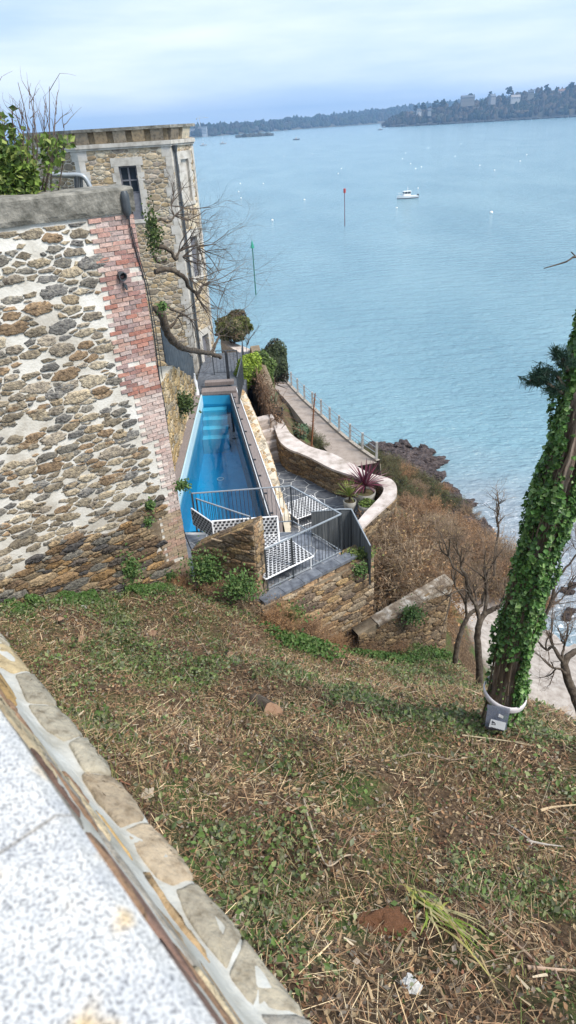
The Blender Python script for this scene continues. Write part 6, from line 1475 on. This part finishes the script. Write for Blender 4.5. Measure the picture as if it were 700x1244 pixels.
# ---- shrub on top of the big wall
rg = np.random.default_rng(111); t = thing('garden_shrub', 'leafy green shrub with tall bare shoots growing above the wall coping at the left', 'shrub', (-4.6, 12.4, 22.95)); mt, mw = MB(), MB(); tipsl = []
ends = []
for (u0, u1, v1) in [(5, 2, 150), (20, 14, 130), (30, 22, 100), (38, 36, 110), (15, -5, 110), (50, 60, 105), (45, 41, 118), (62, 70, 112), (70, 78, 150), (33, 28, 140), (10, 8, 170), (55, 72, 160), (-10, -16, 120), (-20, -30, 150), (54, 54, 128)]:
    y = 11.9+rg.uniform(0, .6); a = DY(u0, 238, y); b_ = DY(u1, v1, y); mid = (a+b_)/2+rg.normal(0, .05, 3); tube(mw, smooth_pts([a-(0, 0, .15), a, mid, b_], 5), np.linspace(.018, .004, 16), 4, twigcol(rg, (.15, .11, .09)), cap=False)
    for k in range(7):
        f_ = rg.uniform(.3, 1); p = a+(b_-a)*f_; branch_tree(mt, mw, p, (b_-a)*[1, 1, 1]+rg.normal(0, .35, 3)*np.linalg.norm(b_-a), .26*rg.uniform(.6, 1.3), .007, 1, rg, .5, .15, .05, 4, (1, 2), twigcol(rg, (.16, .11, .09)), ends)
    ends += [a+(b_-a)*f_ for f_ in np.linspace(.0, .75, 6)]
mw.build('shoots', m_twig, t)
e_ = np.array(ends); n = 7000; pos = []
for _ in range(n):
    u, v = rg.normal(8, 27), rg.uniform(178, 240)**1.0
    if v < 178+max(0, (u-5))*1.1+rg.uniform(-25, 12) or u > 48: continue
    pos.append(DY(u, v, rg.uniform(11.8, 12.7)))
n2 = 420; k = rg.integers(0, len(e_), n2*3); ex = e_[k]; ex = ex[ex[:, 2] < 23.95+rg.uniform(0, .5, len(ex))*(ex[:, 0] < -3.9)][:n2*2]
pos = np.concatenate([np.array(pos), ex+rg.normal(0, .05, ex.shape)])
pal = np.array([(.10, .17, .03), (.15, .24, .04), (.22, .31, .06), (.06, .10, .02), (.28, .33, .09)]); m = MB()
leaves(m, pos, np.array([0, -.5, .6]), .075, pal[rg.integers(0, 5, len(pos))]*rg.uniform(.7, 1.2, (len(pos), 1)), 1.7, rg, jit=.6); m.build('foliage', m_leaf, t)
# handrail tube behind the coping
t = thing('handrail', 'grey metal handrail tube curving down behind the wall coping', 'handrail', tuple(DY(93, 225, 13.6))); m = MB()
tube(m, smooth_pts([DY(62, 212, 13.6), DY(80, 213, 13.6), DY(95, 213, 13.6), DY(103, 216, 13.6), DY(110, 228, 13.6), DY(113, 238, 13.6)], 4), .045, 8); m.build('rail', m_rail_l, t, smooth=True)
m = MB(); tube(m, [DY(93, 214, 13.6), DY(94, 238, 13.6)], .045, 8); tube(m, [DY(98.5, 215, 13.6), DY(99.5, 238, 13.6)], .03, 8); m.build('support', m_rail, t, smooth=True)

GBR = 'leafless brambles tangled at the foot of the terrace walls'
for (x, y, z, s_) in [(-1.7, 11.9, 14.9, .7), (-1.1, 11.5, 14.6, .8), (-.4, 11.0, 14.2, .7), (.3, 11.6, 13.6, .6), (-2.6, 12.0, 15.0, .5), (1.6, 12.2, 12.6, .6), (2.6, 12.4, 12.2, .5), (.9, 11.9, 13.2, .5)]:
    zg = float(height(x, y)); place_shrub(x, y, s_, int(rg.integers(0, 4)), 'brown leafless bramble tangle at the foot of the walls above the cleared slope', GBR, rz=x*5, name='bramble')

# ---- weeds growing out of the walls
def weed(u, v, r, n, label, seed, cols=((.06, .12, .03), (.10, .19, .05), (.15, .22, .07)), fnp=None, size=.045, hang=1.0):
    rg = np.random.default_rng(seed); q = fnp if fnp is not None else wpt(u, v, .05); d = rg.normal(0, 1, (n, 3))*[r, r*.45, r*hang]; d = d*rg.uniform(.3, 1, (n, 1)); pos = q+d+np.array([.0, -.06, 0])
    m = MB(); leaves(m, pos, np.array([.3, -.8, .6]), size, np.array(cols)[rg.integers(0, len(cols), n)]*rg.uniform(.7, 1.3, (n, 1)), 1.5, rg)
    a = np.repeat(q[None], 14, 0); sticks(m, a, q+d[:14]*1.1, .01, np.full((14, 3), .09), rng=rg)
    tag(m.build('wall_weed', m_leaf, org=tuple(q)), label, 'weed', 'green weeds rooted in the walls')
weed(156, 690, .17, 900, 'tallest leafy green weed at the base of the big wall', 121, hang=1.5)
weed(205, 700, .12, 420, 'round green weed right of the tallest one at the wall base', 122)
weed(182, 612, .08, 220, 'small weed tuft in the middle of the brown stones', 123); weed(179, 632, .07, 170, 'lower of two small tufts in the brown stones', 124)
weed(220, 588, .13, 420, 'trailing weed on the brick corner beside the pool', 125, hang=.6); weed(197, 372, .06, 120, 'tiny bright weed high on the brick edge', 126)
weed(0, 0, .22, 1500, 'dark green bush growing out of the golden wall beside the pool', 127, fnp=np.array([-3.25, 20.6, 16.2]), cols=((.07, .11, .03), (.11, .15, .05), (.05, .08, .02)), size=.06)
weed(0, 0, .24, 1300, 'green bramble at the foot of the buttress wall', 128, fnp=DY(250, 690, 12.0), hang=1.2); weed(0, 0, .25, 1300, 'green bramble hanging on the lower right of the buttress wall', 129, fnp=DY(292, 712, 11.4), hang=1.0)
weed(0, 0, .2, 800, 'green tuft on top of the terrace wall corner', 130, fnp=P(425, 675, 15.02)+np.array([.25, .12, 0]), hang=.35, cols=((.16, .22, .05), (.2, .24, .07), (.10, .15, .04)))
weed(0, 0, .12, 300, 'small green tuft on the right part of the terrace wall face', 131, fnp=DY(437, 690, 12.7)); weed(0, 0, .2, 600, 'green tuft below the railing on the terrace wall face', 132, fnp=DY(355, 745, 11.3), hang=.8)
weed(0, 0, .2, 800, 'green plants growing at the foot of the terrace wall', 133, fnp=DY(380, 800, 11.2), hang=.7); weed(0, 0, .18, 600, 'green tuft on the sloping top of the boundary wall', 134, fnp=DY(500, 745, 12.6), cols=((.06, .12, .03), (.1, .16, .05)))

# ---- shore rocks
GR = 'dark rocks along the waterline below the bushes'; protoR = []
for k in range(3):
    rg = np.random.default_rng(140+k); import bmesh
    bm = bmesh.new(); bmesh.ops.create_icosphere(bm, subdivisions=4, radius=1)
    for v in bm.verts:
        p = v.co.copy(); q = p*1.4+Vector((k*9, 0, 0)); f_ = 1+.45*mn.noise(q)+.25*mn.noise(q*2.3)+.16*mn.noise(q*5)+.08*mn.noise(q*11); v.co = Vector((p.x*f_*1.2, p.y*f_*.8, p.z*f_*.42))
    me = bpy.data.meshes.new('shore_rock'); bm.to_mesh(me); bm.free(); me.materials.append(m_rock); protoR.append(me)
rg = np.random.default_rng(150); pl = ['left end, below the promenade rail', 'row nearest the green shrubs', 'far tip reaching into the water', 'middle of the rocky point', 'near end by the small foam']
rk = []
for (u, v, s, n_) in [(450, 546, 1.2, 5), (468, 546, 1.3, 6), (485, 552, 1.2, 6), (500, 556, 1.3, 8), (515, 548, 1.0, 3), (520, 562, 1.3, 6), (512, 575, 1.3, 6), (530, 580, 1.2, 5), (538, 592, 1.1, 6), (550, 602, 1.1, 6), (560, 618, 1.1, 5), (570, 630, .9, 5), (480, 560, 1.5, 4), (505, 568, 1.6, 4), (585, 648, .9, 4), (600, 665, .8, 4), (640, 715, .5, 4), (655, 735, .4, 4), (690, 745, .4, 4), (690, 715, .5, 3)]:
    for _ in range(n_): q = P(u+rg.normal(0, 6), v+rg.normal(0, 3), .1); rk.append((q, s*.72*rg.uniform(.35, 1)))
for q, s in rk:
    o = bpy.data.objects.new('shore_rock', protoR[int(rg.integers(3))]); COL.objects.link(o); o.location = (q[0], q[1], q[2]+rg.uniform(-.15, .1)*s); o.scale = (s, s, s*rg.uniform(.8, 1.5)); o.rotation_euler = (0, rg.uniform(-.2, .2), rg.uniform(0, 6.28)); tag(o, 'jagged dark brown rock in the line of rocks at the water edge', 'rock', GR)

# ================================================================== the cleared slope: litter, weeds, stumps
rg = np.random.default_rng(160)
def onslope(n, bias=1.0):
    """random points on the visible lawn"""
    x = rg.uniform(-6.2, 6.2, n); y = 14*rg.uniform(0, 1, n)**bias
    q = np.column_stack([x, y]); d0 = (q-o_)@pn; k = d0 > .45
    k &= ((q-K)@wn) > .02+.0*x
    T_ = np.array(w2a); dd_ = (np.array(w2b)-T_); dd_ /= np.linalg.norm(dd_); nn_ = np.array([dd_[1], -dd_[0]]); k &= ((q-T_)@nn_ > .05) | (q[:, 0] < -.2)
    B_ = np.array(tB)-np.array(tA); B_ /= np.linalg.norm(B_); nb = np.array([B_[1], -B_[0]]); k &= ((q-np.array(tA))@nb > .05) | (q[:, 0] < 1.7)
    k &= y < np.interp(x, [-6, 3.5, 4.5, 6.2], [13, 13, 10.5, 8.2]); return x[k], y[k]
def pos3(x, y, h=0.): return np.column_stack([x, y, height(x, y)+h])
m = MB(); x, y = onslope(210000, 1.15); n = len(x); a = pos3(x, y, rg.uniform(.0, .05, n)); az = rg.uniform(0, 6.28, n); L_ = rg.uniform(.03, .16, n)*rg.choice([1, 1, .6, 2.0], n); kp_ = rg.random(n) < .55+.9*np.array([mn.noise(Vector((p[0]*1.6, p[1]*1.6, 13))) for p in a]); L_ = np.where(kp_, L_, .004)
d = np.column_stack([np.cos(az), np.sin(az), rg.normal(-.1, .28, n)])*L_[:, None]
pal = np.array([(.38, .31, .20), (.28, .21, .13), (.16, .115, .075), (.24, .21, .17), (.50, .43, .30), (.12, .095, .07), (.25, .17, .11), (.20, .13, .08)]); patch = np.array([mn.noise(Vector((p[0]*.9, p[1]*.9, 3))) for p in a])
ci = np.where(rg.random(n) < .5+patch*1.2, rg.integers(0, 8, n), rg.choice([1, 2, 5, 6, 7], n))
sticks(m, a, a+d, rg.uniform(.003, .009, n), pal[ci]*rg.uniform(.6, 2.2, (n, 1))*[1.05, .97, .88], rng=rg); tag(m.build('dry_grass_litter', m_straw), 'dry straw-coloured and brown stems scattered all over the cleared slope', 'dry grass', kind='stuff')
m = MB(); x, y = onslope(90000, 1.15); n = len(x); patch = np.array([mn.noise(Vector((p*.7, q*.7, 8)))+.5*mn.noise(Vector((p*2.1, q*2.1, 2))) for p, q in zip(x, y)]); k = rg.random(n) < .5; x, y = x[k], y[k]; n = len(x)
pal = np.array([(.18, .10, .055), (.26, .15, .08), (.33, .24, .14), (.11, .07, .045), (.24, .20, .16)]); leaves(m, pos3(x, y, rg.uniform(.01, .05, n)), np.array([0, -.1, .8]), .032, pal[rg.integers(0, 5, n)]*rg.uniform(.8, 1.7, (n, 1)), 1.5, rg, jit=.6)
x, y = onslope(9000, 1.1); n = len(x); a = pos3(x, y, rg.uniform(.01, .05, n)); az = rg.uniform(0, 6.28, n); d = np.column_stack([np.cos(az), np.sin(az), rg.normal(0, .25, n)])*rg.uniform(.03, .12, (n, 1)); sticks(m, a, a+d, rg.uniform(.012, .03, n), np.array([(.48, .36, .22), (.40, .27, .15), (.14, .09, .06), (.55, .46, .33), (.26, .12, .07)])[rg.integers(0, 5, n)]*rg.uniform(.6, 1.3, (n, 1)), rng=rg)
tag(m.build('dead_leaf_litter', m_leaf), 'brown dead leaves and chips lying over the cleared slope', 'dead leaves', kind='stuff')
m = MB(); x, y = onslope(420000, 1.1); n = len(x); 
patch = np.array([mn.noise(Vector((p*.55, q*.55, 8)))+.7*mn.noise(Vector((p*1.7, q*1.7, 2))) for p, q in zip(x, y)])
wallp = np.clip(1.3-np.abs((np.column_stack([x, y])-K)@wn)/1.6, 0, 1)*(x < 0)*.45; near = np.exp(-((x-.2)**2+(y-3.4)**2)/3.5)*.22
k = rg.random(n) < np.clip((patch+wallp+near-.03)*1.3, .03, .7)*np.interp(y, [1, 5], [1, .85]); x, y = x[k], y[k]; n = len(x); big = rg.choice([.6, 1, 1, 1.7], n)
pal = np.array([(.075, .125, .03), (.11, .165, .045), (.17, .20, .08), (.06, .09, .03), (.22, .235, .12), (.15, .165, .10)]); hh = rg.uniform(.01, .11, n)*(.5+big*.5)
leaves(m, pos3(x, y, hh), np.array([0, -.2, .8]), .027*big*np.interp(y, [1, 5], [.62, 1]), pal[rg.integers(0, 6, n)]*rg.uniform(.6, 1.7, (n, 1)), 1.6, rg, jit=.6); tag(m.build('green_ground_cover', m_leaf), 'patches of small green weeds and ivy creeping over the slope', 'ground cover', kind='stuff')
m = MB(); x, y = onslope(26000, 1.1); n = len(x); patch = np.array([mn.noise(Vector((p*.8, q*.8, 30))) for p, q in zip(x, y)]); k = patch > .02; x, y = x[k], y[k]; n = len(x); a = pos3(x, y); d = np.column_stack([rg.normal(0, .35, n), rg.normal(0, .35, n), np.ones(n)])*rg.uniform(.05, .2, (n, 1))
pal = np.array([(.17, .22, .07), (.26, .27, .10), (.10, .16, .04), (.34, .30, .15)]); sticks(m, a, a+d, .008, pal[rg.integers(0, 4, n)]*rg.uniform(.7, 1.2, (n, 1)), rng=rg); tag(m.build('grass_blades', m_straw), 'thin green and yellowish grass blades standing in the litter', 'grass', kind='stuff')
# ivy/green drift along the wall foot
m = MB(); n = 16000; s = rg.uniform(-.1, 4.6, n); o2 = np.abs(rg.normal(0, .28, n))+.05; x = K[0]+wd_[0]*s+wn[0]*o2; y = K[1]+wd_[1]*s+wn[1]*o2; pch = np.array([mn.noise(Vector((a_*1.3, 4, 1)))+.6*mn.noise(Vector((a_*3.7, b_*3, 1))) for a_, b_ in zip(s, o2)]); k = pch > -.02; x, y, o2 = x[k], y[k], o2[k]; n = len(x)
leaves(m, pos3(x, y, rg.uniform(0, .22, n)*np.clip(1-o2, .2, 1)), np.array([.2, -.7, .6]), .045, np.array([(.06, .13, .025), (.09, .18, .04), (.13, .2, .06)])[rg.integers(0, 3, n)]*rg.uniform(.6, 1.3, (n, 1)), 1.5, rg); tag(m.build('wall_foot_weeds', m_leaf), 'green weeds massed along the foot of the big wall', 'weeds', kind='stuff')
for j, (u, v, z, rx, nn__, lb) in enumerate([(470, 800, 12.6, .7, 2600, 'green ivy mound along the foot of the low boundary wall'), (370, 815, 13.6, .5, 1800, 'dark green ivy patch below the terrace wall'), (520, 790, 12.2, .5, 1500, 'green weeds at the end of the boundary wall')]):
    q = P(u, v, z); x = q[0]+rg.normal(0, rx*.6, nn__); y = q[1]+rg.normal(0, rx*.35, nn__); m = MB(); leaves(m, pos3(x, y, rg.uniform(0, .3, nn__)), np.array([0, -.6, .7]), .055, np.array([(.05, .11, .02), (.08, .16, .035), (.12, .18, .05)])[rg.integers(0, 3, nn__)]*rg.uniform(.6, 1.3, (nn__, 1)), 1.5, rg); tag(m.build('ivy_patch', m_leaf, org=(float(q[0]), float(q[1]), float(height(q[0], q[1])))), lb, 'ivy')

def gp(u, v):
    """where the view through (u,v) meets the slope"""
    d = ray(u, v); t_ = np.linspace(.002, .06, 1200); q = CP+d*t_[:, None]; h = hbase(q[:, 0], q[:, 1]); k = np.argmax(q[:, 2] < h); p = q[k]; return np.array([p[0], p[1], float(height(p[0], p[1]))])
m_cut = mat('cut_wood', [(.20, .11, .07), (.32, .20, .13), (.22, .15, .11)], 12, .9, .3)
def stump(u, v, r, h, ax_, label, name='tree_stump', cut=None):
    q = gp(u, v); t = thing(name, label, 'tree stump' if 'stump' in name else 'log', tuple(q)); axv = np.array(ax_, float); axv /= np.linalg.norm(axv); a = np.cross(axv, [0, 0, 1.] if abs(axv[2]) < .9 else [1., 0, 0]); a /= np.linalg.norm(a); b_ = np.cross(axv, a); n = 18; an = np.arange(n)*2*pi/n; lob = 1+.12*np.sin(an*3+u)+.06*np.sin(an*7)
    V = [q+axv*k*h+r*f_*lob[:, None]*(np.cos(an)[:, None]*a+np.sin(an)[:, None]*b_) for k, f_ in ((-.6, 1.15), (0, 1.08), (.6, 1.0), (1.0, .97))]
    m = MB(); m.add(np.concatenate(V), [(k*n+i, k*n+(i+1) % n, (k+1)*n+(i+1) % n, (k+1)*n+i) for k in range(3) for i in range(n)]); m.build('bark', m_bark, t, smooth=True); m = MB(); m.add(V[-1]+axv*.002, [tuple(range(n))]); m.add(V[0], [tuple(range(n))[::-1]]); m.build('cut_face', cut or m_cut, t)
stump(320, 870, .15, .30, (.5, -.75, .45), 'thick sawn log end facing the viewer in the middle of the upper slope', 'cut_log')
stump(278, 801, .09, .12, (.3, -.7, .6), 'smaller dark stump up the slope from the sawn log')
stump(75, 758, .05, .16, (.1, -.2, 1), 'short thin stump near the wall at the left')
stump(95, 775, .09, .18, (.5, -.5, .6), 'split leaning stump left of centre below the wall'); stump(186, 766, .07, .10, (0, -.5, .8), 'torn pale stump below the tall weed')
def splinters(u, v, n, s, label, col=(.42, .30, .18)):
    q = gp(u, v); a = q+rg.normal(0, s*.35, (n, 3))*[1, 1, .3]; d = rg.normal(0, 1, (n, 3))+[0, 0, 1.1]; d /= np.linalg.norm(d, axis=1)[:, None]; m = MB(); sticks(m, a, a+d*s*rg.uniform(.5, 1.6, (n, 1)), .022, np.array([col])*rg.uniform(.6, 1.3, (n, 1)), rng=rg); tag(m.build('wood_splinters', m_straw, org=tuple(q)), label, 'splinters')
splinters(188, 763, 26, .14, 'spray of torn pale wood on the stump below the tall weed'); splinters(98, 768, 14, .14, 'splintered wood on the leaning stump at the left')
splinters(385, 1085, 34, .16, 'fan of dry grey-brown stalks in the lower middle of the slope', (.34, .26, .17))
def rockobj(u, v, s, col, label, sq=.6):
    q = gp(u, v); o = bpy.data.objects.new('loose_stone', protoR[1].copy()); o.data.materials.clear(); o.data.materials.append(col); COL.objects.link(o); o.location = tuple(q+(0, 0, s*.15)); o.scale = (s, s, s*1.5*sq); o.rotation_euler = (0, 0, u); tag(o, label, 'stone')
m_ps = mat('loose_stone_pale', [(.45, .44, .42), (.62, .61, .59)], 12, .9, .4, 40); m_bs = mat('loose_stone_buff', [(.34, .27, .2), (.5, .42, .32)], 12, .9, .4, 40); m_cl = mat('red_clod', [(.13, .06, .03), (.27, .13, .07)], 20, 1, 1, 40)
rockobj(501, 1191, .075, m_ps, 'pale grey stone low on the slope near the bottom edge'); rockobj(287, 1113, .06, m_bs, 'buff stone lying against the parapet foot'); rockobj(468, 1112, .17, m_cl, 'reddish-brown clod of earth in the lower middle of the slope', .7)
rockobj(103, 742, .06, m_ps, 'small pale stone at the base of the big wall'); rockobj(180, 973, .07, m_bs, 'buff flake of stone beside the parapet halfway down')
def twig(pix, r, col, label, name='fallen_branch', forks=2, lift=.04):
    pts = np.array([gp(u, v)+[0, 0, lift+.02*abs(sin(i*2))] for i, (u, v) in enumerate(pix)]); sp__ = smooth_pts(pts, 5); m = MB(); tube(m, sp__, np.linspace(r, r*.4, len(sp__)), 6, col)
    for k in range(forks): i = rg.integers(2, len(sp__)-2); d = rg.normal(0, .22, 3)*[1, 1, .3]; tube(m, [sp__[i], sp__[i]+d*.6+[0, 0, .02], sp__[i]+d], [r*.5, r*.4, r*.2], 4, col)
    tag(m.build(name, m_straw, org=tuple(pts[0])), label, 'branch')
tw_c = (.33, .26, .2)
twig([(369, 970), (375, 1000), (385, 1025), (398, 1048), (420, 1042), (436, 1038)], .012, (.42, .34, .25), 'long curved pale branch left of the slope centre')
twig([(655, 992), (670, 989), (700, 990)], .018, (.50, .38, .24), 'pale broken stick at the right edge of the slope'); twig([(640, 1020), (662, 1026), (684, 1030)], .014, (.42, .38, .34), 'grey stick just below the pale stick at the right')
twig([(640, 1178), (665, 1183), (700, 1188)], .016, (.42, .30, .22), 'brown stick near the bottom right corner'); twig([(432, 882), (448, 890), (455, 900)], .012, (.45, .35, .22), 'short pale stick in the upper middle of the slope')
twig([(485, 930), (510, 928), (545, 934), (560, 932)], .008, tw_c, 'thin twig lying below the pine foot'); twig([(150, 885), (165, 872), (180, 862)], .012, (.45, .34, .2), 'forked pale stick in the left of the slope')
twig([(583, 1165), (600, 1195), (615, 1225)], .010, (.40, .30, .16), 'bent tan stem near the bottom right'); twig([(255, 800), (235, 770), (215, 752)], .01, tw_c, 'thin stem on the upper slope below the weeds'); twig([(560, 905), (620, 912), (660, 920)], .01, (.4, .33, .22), 'straight twig passing in front of the pine foot')
for k in range(34):
    u, v = rg.uniform(60, 690), rg.uniform(830, 1220)
    if v > 780+(u)*1.28+20: continue
    a_ = rg.uniform(0, 6.28); l_ = rg.uniform(12, 40); twig([(u, v), (u+cos(a_)*l_*.5+rg.normal(0, 3), v+sin(a_)*l_*.3), (min(u+cos(a_)*l_, 699), v+sin(a_)*l_*.6)], rg.uniform(.004, .009), tuple(np.array((.36, .27, .18))*rg.uniform(.5, 1.3)), 'thin broken twig lying in the litter of the cleared slope', 'fallen_twig', 1)
for o in [o for o in COL.objects if o.name.startswith('fallen_twig')]: o['group'] = 'thin twigs scattered over the slope'
# bundle of yellow-green leaves
q0, q1 = gp(500, 1075), gp(585, 1160); m = MB()
for k in range(46):
    f_ = rg.uniform(0, .45); a = q0+(q1-q0)*f_+rg.normal(0, .05, 3)*[1, 1, .2]; d = (q1-q0)*rg.uniform(.25, .6)+rg.normal(0, .10, 3)*[1, 1, .4]; 
    if rg.random() < .3: d = -d*.35+rg.normal(0, .07, 3)
    s = np.cross(d, [0, 0, 1]); s = s/np.linalg.norm(s)*rg.uniform(.006, .013); pts = []; c = np.array([(.36, .36, .08), (.48, .42, .14), (.24, .32, .05), (.52, .45, .22)][rg.integers(4)])
    for j in range(6): ff_ = j/5; p = a+d*ff_; p = np.array([p[0], p[1], float(height(p[0], p[1]))+.04+.05*sin(ff_*pi)+rg.uniform(0, .01)]); w2 = 1-abs(ff_-.4)*1.2; pts += [p-s*w2, p+s*w2+[0, 0, .004]]
    m.add(pts, [(2*j, 2*j+1, 2*j+3, 2*j+2) for j in range(5)], c)
tag(m.build('leaf_bundle', m_leaf, org=tuple(q0)), 'bundle of long yellow-green sword leaves thrown on the lower slope', 'cut leaves')
